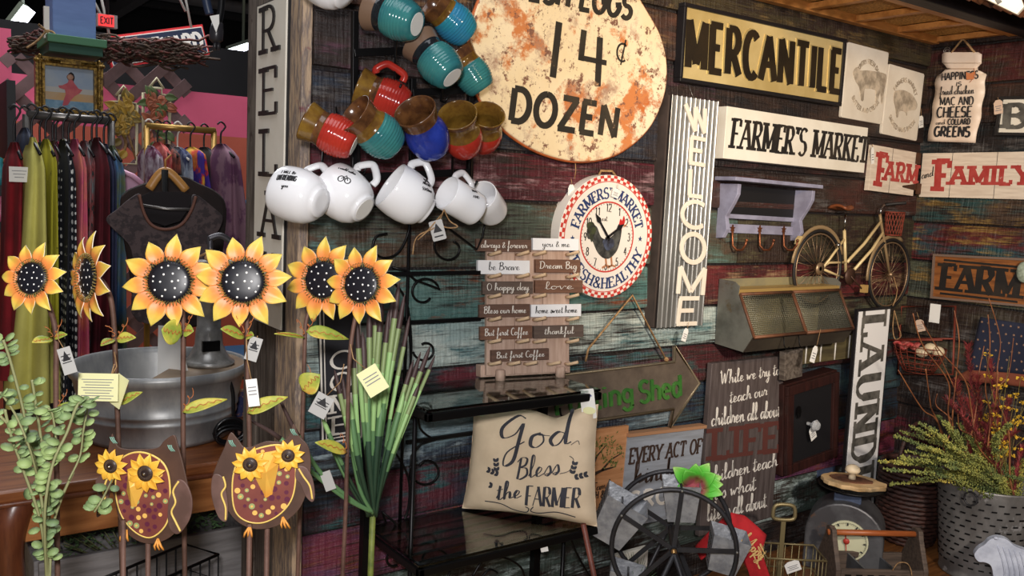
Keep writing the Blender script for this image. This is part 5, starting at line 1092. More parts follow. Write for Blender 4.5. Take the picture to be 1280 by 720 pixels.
def sunflower(label, px, py, y, R_px, yaw, pitch, nrot, stem_pts, leaves, tags=(), npet=11, squash=1.0):
    o = Yp(px, py, y); dp = depth(o); R_ = R_px*dp/FPX; sc = R_/.078
    n = camvec(sin(radians(yaw)), sin(radians(pitch)), cos(radians(yaw))*cos(radians(pitch))); u = V((0, 0, 1)).cross(n).normalized(); v = n.cross(u)
    M = frame(o, u, v) @ Matrix.Scale(sc, 4); Mi = M.inverted()
    t = T('sunflower_stake', label, 'garden stake', M, SFg)
    for i in range(npet):
        mb = MB(); petal(mb, radians(nrot)+2*pi*i/npet+.05*sin(i*5.3), .036, .080+.003*sin(i*3.7), .0113+.001*sin(i*2.1), .002+.001*(i % 2)); p_ = mb.build('petal', [petal_m, petal_edge], t)
        md = p_.modifiers.new('thick', 'SOLIDIFY'); md.thickness = .0012; md.material_offset_rim = 1
    mb = MB(); mb.lathe([(0, .0045), (.014, .0043), (.028, .003), (.037, 0), (.037, -.003), (0, -.003)], 28); o_ = mb.build('seed_disc', disc_m, t); mb = MB()
    rnd = random.Random(int(px*7+py))
    for k, (rr, nn) in enumerate(((.004, 1), (.015, 6), (.027, 11))):
        for i in range(nn):
            a = 2*pi*i/nn+k+.3*rnd.random(); q = rr+.002*(rnd.random()-.5); mb.ball((q*cos(a), q*sin(a), .0045-.0019*(rr/.027)**2), .0023, 6, sc=(1, 1, .35))
    mb.build('white_dot_pattern', dot_m, o_)
    mb = MB(); cp = []
    for i in range(46*6): a = 2*pi*i/(46*6); b = 2*pi*i/6; rr = .0385+.0045*cos(b); cp.append((rr*cos(a), rr*sin(a), .0045+.0035*sin(b)))
    mb.tube(cp, .00065, 4, True); mb.build('coil_ring', coil_m, t)
    # stem goes down to the floor
    P = [V((o.x, o.y, o.z))-n*.008]+[Yp(a, b, y+.02) for a, b in stem_pts]; e = P[-1]; P.append(V((e.x, e.y, .0)))
    mb = MB(); mb.tube([Mi @ q for q in (catmull(P[:-1], 4)+[P[-1]])], .0042/sc, 6); mb.build('stem', stem_m, t)
    Ru = camvec(1, 0, 0); Uu = camvec(0, 1, 0); Tt = camvec(0, 0, 1); R3i = Mi.to_3x3()
    for (lx, ly, ex, ey, wpx, f) in leaves:
        a, b = Mi @ Yp(lx, ly, y-.004), Mi @ Yp(ex, ey, y-.02); w_ = wpx*dp/FPX/sc/2; f = max(f, .6); nv = (R3i @ (Tt*f+Uu*(1-f))).normalized()
        mb = MB(); leafmesh(mb, a, b-a, nv, (b-a).length, w_, .05); l_ = mb.build('leaf', leaf_m, t); md = l_.modifiers.new('thick', 'SOLIDIFY'); md.thickness = .001
        mb = MB(); d = (b-a); sd = d.cross(nv).normalized(); L = d.length
        mb.tube([a+d*(.08+.8*i/14)+nv.normalized()*(L*.05*sin(pi*(.08+.8*i/14))+.0022)+sd*(.12*w_*4*sin(i*1.9)*.4) for i in range(15)], .0009, 4)
        cu = [a+sd*(.004*cos(i*.9)*(1+i*.05))+(R3i @ Uu).normalized()*(.004+.0016*i)+d.normalized()*(.003*sin(i*.9)+.001*i) for i in range(18)]; mb.tube(cu, .0007, 4); mb.build('tendril', vine_m, t)
    for (tx, ty, w_, h_, rot, m_, st) in tags:
        k = dp/FPX/sc; f = R3i.to_4x4() @ Matrix((Ru, Uu, Tt)).transposed().to_4x4(); f = Matrix.Translation(Mi @ Yp(tx, ty, y-.02)) @ Matrix([list(f.to_3x3().normalized()[i])+[0] for i in range(3)]+[[0, 0, 0, 1]])
        mb = MB(); hs = st*k; mb.tube([f @ V((0, 0, 0)), f @ V((-sin(rot)*-hs*.2, -hs*.5, .002)), f @ V((hs*sin(rot), -hs*cos(rot), 0))], .0011, 4)
        f2 = f @ Matrix.Rotation(rot, 4, 'Z'); a, b = w_*k, h_*k
        mb.m = 1; mb.prism([(-a/2, -hs-b), (a/2, -hs-b), (a/2, -hs), (-a/2, -hs)], .0, .001, f2); mb.m = 2
        for q in range(3 if b > a else 5): mb.box((0, -hs-b*(.3+.13*q), .0013), (a*.72, b*.035, .0005), f2)
        if m_ is tagk: mb.prism([(-a*.3, -hs-b*.5), (a*.3, -hs-b*.5), (0, -hs-b*.12)], .001, .0014, f2)
        mb.build('price_tag', [twine, m_, ink if m_ is tagk else mat('grey_print', C(120, 120, 125), .7)], t)
    return t
tagk = mat('tag_grey', C(176, 174, 170), .7)
sunflower('leftmost sunflower stake, at the left edge of the photo above the eucalyptus', 40, 348, 1.42, 45, -10, 4, 14, [(62, 385), (70, 420), (70, 480), (71, 600), (72, 720)], [(66, 424, 40, 428, 16, .3), (68, 422, 84, 418, 11, .4), (72, 508, 112, 505, 8, .1)], [(72, 412, 17, 34, .3, tagk, 24)])
sunflower('sunflower stake seen nearly edge-on, second from the left on a bent stem', 110, 347, 1.50, 56, -42, 0, 20, [(128, 352), (138, 372), (142, 400), (144, 440), (147, 520), (150, 620), (153, 720)], [(143, 424, 126, 432, 13, .4), (146, 424, 170, 422, 16, .3), (148, 505, 178, 490, 14, .2)], [(143, 455, 15, 26, -.7, card, 42)])
sunflower('third sunflower stake from the left, in front of the galvanized tub', 212, 352, 1.44, 57, 8, 2, 22, [(224, 372), (229, 400), (229, 450), (229, 560), (230, 640), (231, 720)], [(228, 418, 202, 412, 32, .85), (230, 414, 242, 414, 17, .7), (228, 515, 284, 499, 17, .2)], [])
sunflower('largest sunflower stake, in front of the RELAX sign', 304, 352, 1.36, 58, 8, 2, 8, [(308, 372), (309, 420), (310, 480), (312, 560), (313, 640), (313, 720)], [(306, 421, 276, 411, 19, .5), (308, 421, 317, 419, 12, .5), (309, 516, 360, 496, 20, .3)], [(322, 420, 16, 30, -.3, tagk, 2), (308, 424, 14, 34, .12, card, 50)])
sunflower('fifth sunflower stake from the left, partly behind its right neighbour', 404, 350, 1.46, 52, -14, 2, 30, [(392, 375), (383, 400), (381, 430), (379, 500), (376, 600), (372, 720)], [(381, 422, 343, 417, 7, .15), (383, 414, 436, 424, 19, .3), (378, 488, 400, 468, 30, .8)], [])
sunflower('rightmost sunflower stake with a cream price card below it', 452, 356, 1.38, 50, -16, 4, 12, [(448, 380), (440, 420), (436, 470), (434, 560), (432, 640), (428, 720)], [(434, 565, 394, 553, 17, .35)], [(438, 430, 27, 34, .55, card_y, 36), (430, 455, 22, 28, -.5, tagk, 44)])
# information card on the second stake
bk_ = T('folded_card', 'folded yellow information booklet hanging on the second sunflower stake', 'card', Yp(132, 484, 1.46)); Mi = bk_.matrix_world.inverted()
f = Mi @ frame(Yp(123, 484, 1.455), camvec(1, -.02, 0), camvec(0, 1, 0)); mb = MB(); mb.prism(rect(.062, .043), 0, .001, f); mb.m = 1
for i in range(8): mb.box((-.001, .012-.0042*i, .0012), (.05-(i % 3)*.006, .0011, .0004), f)
mb.m = 0; f = Mi @ frame(Yp(149, 489, 1.452), camvec(.72, -.35, .4), camvec(.1, 1, 0)); mb.prism(rect(.026, .05), 0, .001, f); mb.build('booklet', [card_y, mat('grey_print', C(120, 120, 125), .7)], bk_)
mb = MB(); mb.tube([Mi @ Yp(143, 440, 1.47), Mi @ Yp(146, 458, 1.46), Mi @ Yp(140, 468, 1.458)], .0011, 4); mb.build('string', twine, bk_)

# ------------------------------------------------------------------ owl stakes
owl_b = mat('owl_brown', C(92, 66, 54), .5, 0, C(76, 54, 44), 14); owl_f = mat('owl_rust', C(134, 72, 62), .5, 0, C(120, 62, 54), 10); owl_w = mat('owl_wing_taupe', C(112, 84, 76), .5, 0, C(92, 68, 60), 26); owl_y = mat('owl_yellow', C(242, 190, 84), .45, 0, C(240, 166, 66), 10)
ln_y = mat('owl_line_yellow', C(240, 206, 110), .5)
def owl(label, y, Mx, P, dots, eyes, beak, stems, yaw):
    """P: dict of outlines in photo pixels; Mx maps pixel offset"""
    o = Yp(*Mx, y); u = V((0, 0, 1)).cross(camvec(sin(radians(yaw)), 0, cos(radians(yaw)))).normalized(); M = frame(o, u, (0, 0, 1)); t = T('owl_stake', label, 'garden stake', M, 'owl garden stakes'); Mi = M.inverted()
    L = lambda q: loc_on(M, *q)
    sm = lambda pts, n=5: [(p.x, p.y) for p in catmull([L(q).to_3d() for q in pts], n, True)]
    mb = MB(); mb.prism(sm(P['body']), -.003, 0); mb.m = 0; bo = mb.build('body', owl_b, t, bevel=.001)
    mb = MB(); bl = sm(P['belly']); mb.prism(bl, 0, .004); mb.build('belly', owl_f, t, bevel=.0015)
    mb = MB(); mb.tube([(a, b, .003) for a, b in bl], .0016, 5, True); mb.build('belly_outline', ln_y, t)
    mb = MB(); cols = [mat('dot_plum', C(96, 36, 60), .5), mat('dot_yellow', C(240, 190, 100), .5), mat('dot_sage', C(160, 170, 110), .5)]
    rnd = random.Random(dots); xs = [a for a, b in bl]; ys = [b for a, b in bl]; cx, cy = (min(xs)+max(xs))/2, (min(ys)+max(ys))/2; put = []
    for i in range(600):
        a = rnd.random()*2*pi; r_ = sqrt(rnd.random())*.86; x, yy = cx+(max(xs)-min(xs))/2*r_*cos(a), cy+(max(ys)-min(ys))/2*r_*sin(a)
        if any((x-p)**2+(yy-q)**2 < .0096**2 for p, q in put): continue
        put.append((x, yy)); k = rnd.random(); mb.m = rnd.choice((0, 1, 2, 0, 2)); rr = .0026+.0022*k; mb.prism([(x+rr*cos(j*pi/6), yy+rr*sin(j*pi/6)) for j in range(12)], .004, .0045)
        if mb.m == 2: mb.m = 1; mb.prism([(x+rr*.4*cos(j*pi/4), yy+rr*.4*sin(j*pi/4)) for j in range(8)], .0045, .005)
    mb.build('belly_dots', cols, t)
    for w_, e in P['wings']:
        mb = MB(); mb.prism(sm(w_), .003, .006); o_ = mb.build('wing', owl_w, t, bevel=.001); mb = MB(); q = [L(p) for p in e]; q = catmull([p.to_3d() for p in q], 6); mb.tube([(p.x, p.y, .0066) for p in q], .0017, 5); mb.build('scallop_trim', ln_y, o_)
    for ear in P['ears']:
        mb = MB()
        for k in range(3): mb.tube([(L((ear[0]+dx*ear[2]+k*2.0*ear[2], ear[1]+dy)).x, L((ear[0]+dx*ear[2]+k*2.0*ear[2], ear[1]+dy)).y, .001) for dx, dy in ((0, 0), (1.5, 4), (5, 8))], .0007, 4)
        mb.build('ear_feathers', mat('feather_mint', C(140, 190, 170), .5), t)
    for (ex, ey, er) in eyes:
        c = L((ex, ey)); f = Matrix.Translation((c.x, c.y, .014)); s_ = er/22.*.031/.078
        mb = MB()
        for i in range(11): petal(mb, 2*pi*i/11+.2, .026, .078, .0135, .004, f @ Matrix.Scale(s_, 4))
        p_ = mb.build('eye_flower', ln_y if 0 else mat('eye_petal_yellow', C(246, 196, 72), .45, 0, C(244, 178, 60), 30), t); md = p_.modifiers.new('thick', 'SOLIDIFY'); md.thickness = .001
        mb = MB(); mb.lathe([(0, .004), (.006, .0035), (.0125, .002), (.0135, -.001), (0, -.001)], 20, f, sx=er/22., sy=er/22.); mb.m = 1
        for i in range(28): a = 2*pi*i/28; r_ = er/22.; mb.tube([(c.x+.006*r_*cos(a), c.y+.006*r_*sin(a), .0178), (c.x+.0132*r_*cos(a), c.y+.0132*r_*sin(a), .0156)], .0005, 3)
        mb.m = 2; mb.ball((c.x, c.y, .0185), .0022, 8); mb.build('eye_disc', [mat('eye_brown', C(44, 32, 30), .4), mat('eye_ray', C(96, 76, 60), .5), mat('chrome', C(200, 198, 192), .15, 1)], t)
    mb = MB(); q = [L(p) for p in beak]; cb = sum((p for p in q), V((0, 0)))/len(q); n = len(q); q = [cb+(p-cb)*1.22 for p in q]
    mb.add([(p.x, p.y, .004) for p in q]+[(cb.x, cb.y+.006, .021)], [(i, (i+1) % n, n) for i in range(n)]); mb.build('beak', owl_y, t)
    for (fx, fy, s_) in P['feet']:
        mb = MB()
        for k in (-1, 0, 1): a, b, c = L((fx, fy)), L((fx+k*4+s_*3, fy+8)), L((fx+k*5+s_*5, fy+14)); mb.tube([(a.x, a.y, .004), (b.x, b.y, .008), (c.x, c.y, .004)], .0018, 5)
        mb.build('foot', mat('foot_orange', C(236, 160, 72), .5), t)
    for sx, sy in stems:
        a = Yp(sx, sy, y+.008); mb = MB(); mb.tube([Mi @ a, Mi @ V((a.x, a.y, 0))], .0042, 6); mb.build('stem', stem_m, t)
owl('brown metal owl garden stake under the galvanized tub with two yellow flower eyes', 1.38, (185, 625),
    dict(body=[(139, 543), (143, 550), (150, 560), (170, 562), (196, 560), (205, 551), (217, 544), (222, 556), (231, 590), (236, 622), (230, 650), (212, 672), (186, 680), (162, 670), (148, 648), (142, 620), (134, 600), (134, 570)],
         belly=[(150, 578), (165, 566), (185, 566), (205, 578), (213, 600), (213, 640), (205, 660), (188, 671), (168, 662), (152, 640), (146, 610)],
         wings=[([(222, 600), (234, 602), (242, 622), (240, 645), (228, 664), (218, 664), (212, 650), (213, 625)], [(226, 600), (219, 612), (222, 626), (217, 638), (222, 650), (228, 662)]), ([(134, 590), (140, 600), (138, 622), (130, 640), (123, 644), (125, 620), (122, 600)], [(137, 596), (132, 612), (134, 622), (127, 640)])],
         ears=[(138, 546, 1), (210, 556, 1)], feet=[(160, 661, -.6), (199, 672, .4)]), 11, [(145, 579, 19), (188, 588, 22)], [(163, 593), (180, 592), (184, 600), (172, 628), (167, 629), (162, 612)], [(154, 650), (185, 676)], -6)
owl('brown metal owl garden stake beside the wall post with wings spread', 1.30, (330, 605),
    dict(body=[(288, 541), (297, 549), (308, 560), (332, 552), (352, 552), (362, 542), (367, 530), (374, 545), (386, 560), (388, 590), (380, 625), (366, 645), (342, 659), (316, 661), (294, 650), (278, 626), (266, 600), (271, 580), (280, 560)],
         belly=[(296, 580), (310, 566), (330, 558), (352, 556), (366, 568), (370, 590), (366, 620), (352, 640), (330, 652), (308, 650), (294, 636), (291, 606)],
         wings=[([(268, 592), (278, 594), (283, 610), (286, 632), (284, 650), (274, 645), (266, 622), (265, 604)], [(280, 594), (283, 606), (278, 616), (283, 632), (283, 648)]), ([(372, 582), (384, 584), (392, 600), (394, 620), (390, 626), (382, 618), (376, 604), (370, 596)], [(374, 584), (380, 594), (388, 606), (391, 622)])],
         ears=[(286, 550, 1), (363, 536, 1)], feet=[(313, 656, -.5), (354, 645, .8)]), 23, [(315, 577, 20), (362, 566, 18)], [(328, 570), (344, 567), (347, 580), (340, 612), (333, 616), (322, 594)], [(312, 655), (334, 660)], 6)

# ------------------------------------------------------------------ tall grass pick
yg = 1.50
t = T('grass_bundle', 'tall artificial grass bundle with brown-tipped green blades beside the etagere', 'plant', Yp(466, 640, yg)); Mi = t.matrix_world.inverted()
gm = [mat('blade_dark', C(44, 70, 52), .5), mat('blade_green', C(92, 130, 84), .5), mat('blade_light', C(152, 190, 122), .5), mat('blade_fade', C(134, 152, 100), .5), mat('blade_brown', C(72, 54, 52), .55)]
tips = [(418, 462, 8, .3), (428, 470, 8, .28), (440, 425, 9, .3), (446, 395, 8, .34), (453, 415, 12, .45), (462, 380, 9, .35), (470, 362, 8, .3), (478, 372, 9, .32), (486, 388, 8, .3), (492, 368, 8, .3), (499, 352, 9, .35), (506, 368, 8, .33), (512, 395, 7, .3), (517, 450, 7, .35), (526, 440, 7, .3), (538, 432, 7, .28), (544, 444, 6, .25), (402, 520, 7, .0), (410, 548, 7, .0), (524, 480, 7, .25), (472, 420, 9, .2), (436, 500, 10, .0), (458, 470, 12, .0), (484, 460, 11, .0), (505, 490, 9, .0)]
rnd = random.Random(5)
for i, (tx, ty, wp, bf) in enumerate(tips):
    off = -.03*rnd.random()-(.02 if bf == 0 else 0); a = Yp(466+rnd.gauss(0, 3), 646, yg-.004*rnd.random()); e = Yp(tx, ty, yg+off); m_ = a.lerp(e, .5)+V((0, 0, 0))+camvec((tx-466)*-.0002, 0, .15)*.03
    P = [Mi @ q for q in catmull([a, m_, e], 8)]; k = len(P); sd = camvec(1, 0, .25*(-1)**i)*1; mb = MB(); vs = []; fs = []; w_ = wp*.88*depth(e)/FPX/2; bf *= .62
    hs = []
    for j, p in enumerate(P):
        v = j/(k-1); hw = w_*(.45+.75*v if v < .7 else (.98 if v < .9 else 1.0-((v-.9)/.1)*.85)); d = (P[min(k-1, j+1)]-P[max(0, j-1)]).normalized(); s = (sd-d*sd.dot(d)).normalized(); n = d.cross(s)
        vs += [p-s*hw, p-n*hw*.5, p+s*hw]
    for j in range(k-1):
        v = (j+.5)/(k-1); mi = 0 if v < .35 else 1 if v < .5 else 2 if v < 1-bf-.1 else 3 if v < 1-bf else 4
        if bf == 0: mi = 0 if v < .55 else 1 if v < .8 else 2
        mb.m = mi; b = j*3; base = len(mb.v) if j == 0 else 0
        if j == 0: mb.v += [q[:] for q in vs]
        for q in ((b, b+1, b+4, b+3), (b+1, b+2, b+5, b+4)): mb.f.append(list(q)); mb.mi.append(mi); mb.sm.append(True)
    o_ = mb.build('blade', gm, t); md = o_.modifiers.new('thick', 'SOLIDIFY'); md.thickness = .0012
for P in ([(466, 640), (440, 625), (400, 590), (372, 545), (350, 500)], [(464, 640), (430, 622), (388, 588), (350, 548), (312, 525)], [(466, 642), (450, 612), (440, 560), (434, 510)]):
    q = [Mi @ Yp(a, b, yg-.02) for a, b in P]; q = catmull(q, 5); n = len(q); mb = MB(); mb.tube(q[:int(n*.8)], [.0035+.002*j/n for j in range(int(n*.8))], 6); mb.m = 1; mb.tube(q[int(n*.8)-1:], [.0052*(1-.7*j/(n-int(n*.8)+1)) for j in range(n-int(n*.8)+1)], 6); mb.build('blade', [gm[1], gm[4]], t)
mb = MB(); a = Yp(466, 640, yg); mb.tube([Mi @ a, Mi @ Yp(463, 720, yg), Mi @ V((Yp(462, 730, yg).x, yg, 0))], .0062, 8); mb.build('stalk', mat('stalk_lime', C(128, 138, 62), .6, 0, C(96, 110, 50), 40), t)
f = Mi @ frame(Yp(410, 601, yg-.03), camvec(.94, .34, 0), camvec(-.34, .94, 0)); mb = MB(); mb.prism(rect(.02, .036), 0, .001, f); mb.build('price_tag', tagk, t)

# ------------------------------------------------------------------ table, pump tub, eucalyptus
oakt = mat('table_oak', C(142, 84, 44), .38, 0, C(108, 58, 28), 4, (1.2, 12, 12), .06); cher = mat('cherry_wood', C(112, 62, 38), .3, 0, C(84, 42, 26), 5, (8, 8, 1.2), .04)
tx0, tx1, ty0, ty1 = .20, 1.12, 2.30, 2.98
t = T('wood_table', 'old oak table with carved edge and curved cabriole legs', 'table', (tx0, ty0, 0))
mb = MB(); mb.box(((tx1-tx0)/2, (ty1-ty0)/2, .735), (tx1-tx0, ty1-ty0, .03)); mb.build('tabletop', oakt, t, bevel=.006)
mb = MB(); mb.box(((tx1-tx0)/2, (ty1-ty0)/2, .716), (tx1-tx0+.012, ty1-ty0+.012, .012)); mb.build('edge_moulding', cher, t, bevel=.004)
mb = MB(); mb.box(((tx1-tx0)/2, .03, .66), (tx1-tx0-.1, .022, .10)); mb.build('apron', mat('apron_oak', C(178, 116, 66), .4, 0, C(146, 88, 46), 4, (1.2, 12, 10), .06), t, bevel=.003)
mb = MB(); mb.box(((tx1-tx0)/2, ty1-ty0-.04, .66), (tx1-tx0-.1, .022, .10)); mb.build('apron', oakt, t)
for i, (x, y) in enumerate(((.05, .05), (tx1-tx0-.05, .05), (.05, ty1-ty0-.05), (tx1-tx0-.05, ty1-ty0-.05))):
    mb = MB(); s = -1 if x < .3 else 1
    if i == 1: s = 1
    P = [(x, y, .71), (x+s*.022, y-.02, .66), (x+s*.026, y-.024, .58), (x+s*.008, y-.008, .40), (x-s*.006, y+.004, .2), (x+s*.004, y-.004, .07), (x+s*.02, y-.016, .0)]
    q = catmull(P, 5); n = len(q); mb.tube(q, [.05-.03*min(1, j/n*1.5) for j in range(n)], 10); mb.build('leg', cher, t)
# curved dark wood arm at the far left in front of the table
# pump fountain tub
cy_ = 2.66; c = Yp(195, 500, cy_); R_ = (Yp(305, 460, cy_).x-Yp(84, 460, cy_).x)/2*.985; cx_ = (Yp(305, 460, cy_).x+Yp(84, 460, cy_).x)/2
zr = Yp(195, 452, cy_).z; zb = .752
t = T('pump_fountain', 'galvanized wash tub fountain with a half lid and metal hand pump', 'fountain', (cx_, cy_, zb))
hh = zr-zb; mb = MB()
mb.lathe([(0, .006), (R_*.80, .004), (R_*.83, .0), (R_*.845, .012), (R_*.87, hh*.3), (R_*.885, hh*.31), (R_*.885, hh*.34), (R_*.875, hh*.35), (R_*.89, hh*.41), (R_*.9, hh*.42), (R_*.9, hh*.45), (R_*.89, hh*.46), (R_*.97, hh-.03), (R_, hh-.028), (R_+.004, hh-.012), (R_+.002, hh), (R_-.006, hh), (R_*.96, hh-.02), (R_*.86, hh*.35), (R_*.8, .02), (0, .02)], 56)
mb.build('tub', mat('tub_galvanized', C(172, 172, 170), .4, .3, C(138, 140, 142), 12, (1, 1, .4), .04), t)
mb = MB(); n = 28; pl_ = [((R_-.008)*cos(-1.95+2.75*i/n), (R_-.008)*sin(-1.95+2.75*i/n)) for i in range(n+1)]; mb.prism(pl_, hh-.014, hh-.006); mb.build('half_lid', mat('lid_brown_zinc', C(140, 116, 88), .4, .5, C(120, 100, 80), 6), t, bevel=.002)
pc = Yp(261, 432, cy_-.06); px_, py_ = pc.x-cx_, pc.y-cy_
pumpm = mat('pump_metal', C(172, 170, 166), .32, .4, C(126, 124, 120), 14)
mb = MB(); fM = Matrix.Translation((px_, py_, hh-.006)); mb.lathe([(.0, 0), (.072, 0), (.074, .008), (.068, .014), (.06, .018), (.048, .04), (.040, .06), (.038, .09), (.036, .11), (.034, .112), (.034, .16), (.036, .165), (.036, .27), (.04, .275), (.04, .285), (0, .29)], 32, fM); mb.build('pump_body', pumpm, t)
mb = MB(); mb.box((px_-.006, py_-.041, hh+.055), (.05, .012, .03)); mb.build('slot', black_iron, t)
mb = MB(); mb.box((px_+.01, py_, hh+.296), (.16, .05, .014)); mb.build('top_plate', pumpm, t, bevel=.004)
mb = MB(); mb.tube([(px_+.0, py_-.005, hh+.3), (px_+.0, py_-.005, hh+.37)], .008, 8); mb.tube(catmull([(px_-.005, py_-.005, hh+.365), (px_+.03, py_-.01, hh+.375), (px_+.07, py_-.015, hh+.345), (px_+.10, py_-.02, hh+.30)], 5), .009, 8); mb.build('pump_handle', mat('pump_iron', C(84, 82, 86), .4, .6), t)
mb = MB(); mb.tube(catmull([(px_-.07, py_-.02, hh+.305), (px_-.03, py_-.03, hh+.32), (px_+.0, py_-.02, hh+.335), (px_-.02, py_-.03, hh+.31), (px_+.02, py_-.03, hh+.306)], 6), .004, 6); mb.build('twine_bow', twine, t)
mb = MB(); q = [Yp(a, b, cy_-R_*.72) for a, b in ((285, 470), (291, 490), (292, 520), (296, 545), (300, 556))]; q = [V((p.x-cx_, p.y-cy_, p.z-zb)) for p in q]; mb.tube(catmull(q, 5), .0055, 7)
cc = Yp(289, 542, cy_-R_*.95)-V((cx_, cy_, zb))
for k in range(5): mb.tube([(cc.x+.042*cos(2*pi*j/20), cc.y+.012*sin(k)+.004*k, cc.z-.008+(.022+.003*k)*sin(2*pi*j/20)+.004*k) for j in range(20)], .0055, 6, True)
mb.build('power_cord', mat('cord_black', C(16, 16, 18), .3), t)
f = frame(Yp(207, 432, cy_-.08), camvec(.9, .1, .3), camvec(.1, 1, .2)); t2 = T('white_sheet', 'white paper sheet standing inside the galvanized tub', 'paper', f); mb = MB(); mb.prism([(-.05, -.09), (.06, -.085), (.055, .05), (-.01, .06)], 0, .0012); mb.build('sheet', card, t2)
# small red-yellow-blue bag behind the tub, by the wall end
t2 = T('patterned_bag', 'colourful patterned fabric bag between the tub and the wall end', 'bag', Yp(300, 520, 2.75)); Mi = t2.matrix_world.inverted(); mb = MB(); mb.ball((0, 0, 0), .07, 14, sc=(.75, .4, 1.3)); mb.build('bag_body', mat('floral_blue', C(30, 36, 78), .8, 0, C(170, 120, 60), 26, ramp=(.5, .6), spots=(C(60, 110, 80), 20, .6)), t2)
mb = MB(); mb.tube(catmull([(-.03, 0, .08), (-.02, 0, .12), (.02, 0, .12), (.03, 0, .08)], 5), .005, 6); mb.build('strap', mat('cord_black', C(16, 16, 18)), t2)

# eucalyptus
ye = 1.36
t = T('eucalyptus', 'artificial eucalyptus stems with round pale green leaves at the left edge', 'plant', V((Yp(65, 720, ye).x, ye, 0))); Mi = t.matrix_world.inverted()
br_m = mat('eucalyptus_stem', C(138, 140, 96), .6); lfm = mat('eucalyptus_leaf', C(148, 170, 106), .6, 0, C(112, 136, 92), 12, ramp=(.4, .6), col3=C(92, 104, 92))
mb = MB(); lb = MB(); rnd = random.Random(12); root = V((Yp(58, 715, ye).x, ye, .35))
stems = [[(60, 720), (56, 660), (48, 600), (38, 560), (20, 540), (0, 520)], [(60, 720), (62, 650), (58, 590), (50, 540), (44, 500), (40, 475)], [(58, 720), (56, 640), (66, 580), (84, 540), (98, 505), (118, 500)], [(60, 720), (50, 650), (30, 590), (14, 545), (6, 512)], [(62, 720), (66, 660), (78, 620), (92, 590)], [(60, 720), (58, 620), (40, 560), (26, 500), (12, 448), (4, 425)], [(86, 600), (100, 570), (104, 540), (110, 510)], [(140, 600), (128, 624), (118, 640)], [(56, 640), (40, 570), (20, 520), (0, 490)], [(60, 650), (62, 600), (70, 560), (66, 520), (60, 510)]]
for S_ in stems:
    dy = rnd.uniform(-.06, .03); P = [Mi @ Yp(a, b, ye+dy*(1 if i else 0)) for i, (a, b) in enumerate(S_)]; P = catmull(P, 7)
    if S_[0][1] == 720: mb.tube([Mi @ root]+P, .0022, 5)
    else: mb.tube(P, .0016, 5)
    for j, p in enumerate(P[3:]):
        if rnd.random() < .5: continue
        for s in ((-1, 1) if rnd.random() < .6 else (rnd.choice((-1, 1)),)):
            r_ = rnd.uniform(.006, .0098); d = (camvec(s*1.0, rnd.uniform(-.3, .6), rnd.uniform(-.4, .7))); n = camvec(rnd.uniform(-.4, .4), rnd.uniform(.3, 1.1), rnd.uniform(.3, .9)); sd = d.cross(n).normalized(); n = sd.cross(d)
            c0 = p+d*(r_+.002); vs = [c0]+[c0+d*(r_*cos(2*pi*k/9))+sd*(r_*.86*sin(2*pi*k/9))-n*(.12*r_) for k in range(9)]
            lb.add(vs, [(0, 1+k, 1+(k+1) % 9) for k in range(9)], None, True)
mb.build('stems', br_m, t); o_ = lb.build('foliage', lfm, t); o_['kind'] = 'stuff'; md = o_.modifiers.new('thick', 'SOLIDIFY'); md.thickness = .0008

# under the table: grey crate of greenery, wire basket
t = T('grey_crate', 'grey wooden crate under the table filled with small green foliage', 'crate', (.30, 2.42, 0)); gw = mat('grey_crate_wood', C(150, 146, 146), .7, 0, C(124, 120, 120), 6, (1, 10, 10), .08)
zc_ = Yp(120, 690, 2.42).z; 
for nm, c_, d_ in (('front_board', (.26, .0, zc_/2), (.52, .018, zc_)), ('back_board', (.26, .26, zc_/2), (.52, .018, zc_)), ('end_board', (-.0, .13, zc_/2), (.018, .24, zc_)), ('end_board', (.52, .13, zc_/2), (.018, .24, zc_)), ('base', (.26, .13, .012), (.5, .24, .02))): mb = MB(); mb.box(c_, d_); mb.build(nm, gw, t, bevel=.003)
t2 = T('fern_clump', 'low clump of small green foliage growing from the grey crate', 'plant', (.56, 2.55, zc_-.06)); lb = MB(); rnd = random.Random(4)
for i in range(900):
    x, y = rnd.uniform(-.23, .23), rnd.uniform(-.11, .11); z = .07*(1-(x/.26)**2)*rnd.uniform(.2, 1.5)+.03; a = rnd.random()*6.3; r_ = rnd.uniform(.006, .011); d = V((cos(a), sin(a), rnd.uniform(-.2, .6))).normalized(); s = d.cross(V((0, 0, 1))).normalized()
    lb.add([(x, y, z), V((x, y, z))+d*r_+s*r_*.5, V((x, y, z))+d*r_*2, V((x, y, z))+d*r_-s*r_*.5], [(0, 1, 2, 3)])
o_ = lb.build('foliage', mat('boxwood_green', C(132, 168, 112), .6, 0, C(92, 132, 88), 14), t2)
lb = MB()
for i in range(30): x, y = rnd.uniform(-.2, .2), rnd.uniform(-.1, .1); lb.tube([(x*.5, y*.5, 0), (x, y, .06+.03*rnd.random())], .0015, 4)
lb.build('stems', br_m, t2)
t = T('wire_basket', 'black wire grid basket on the floor below the left owl stake', 'basket', Matrix.Translation((.36, 2.02, 0)) @ Matrix.Rotation(radians(27), 4, 'Z')); mb = MB(); zt2 = Yp(160, 712, 2.2).z
for i in range(13): mb.tube([(.36*i/12, 0, 0), (.36*i/12, 0, zt2)], .0022, 5); mb.tube([(.36*i/12, .12, 0), (.36*i/12, .12, zt2)], .0022, 5)
for k in range(9): z = zt2*k/8; mb.tube([(0, 0, z), (.36, 0, z), (.36, .12, z), (0, .12, z)], .0022, 5, True)
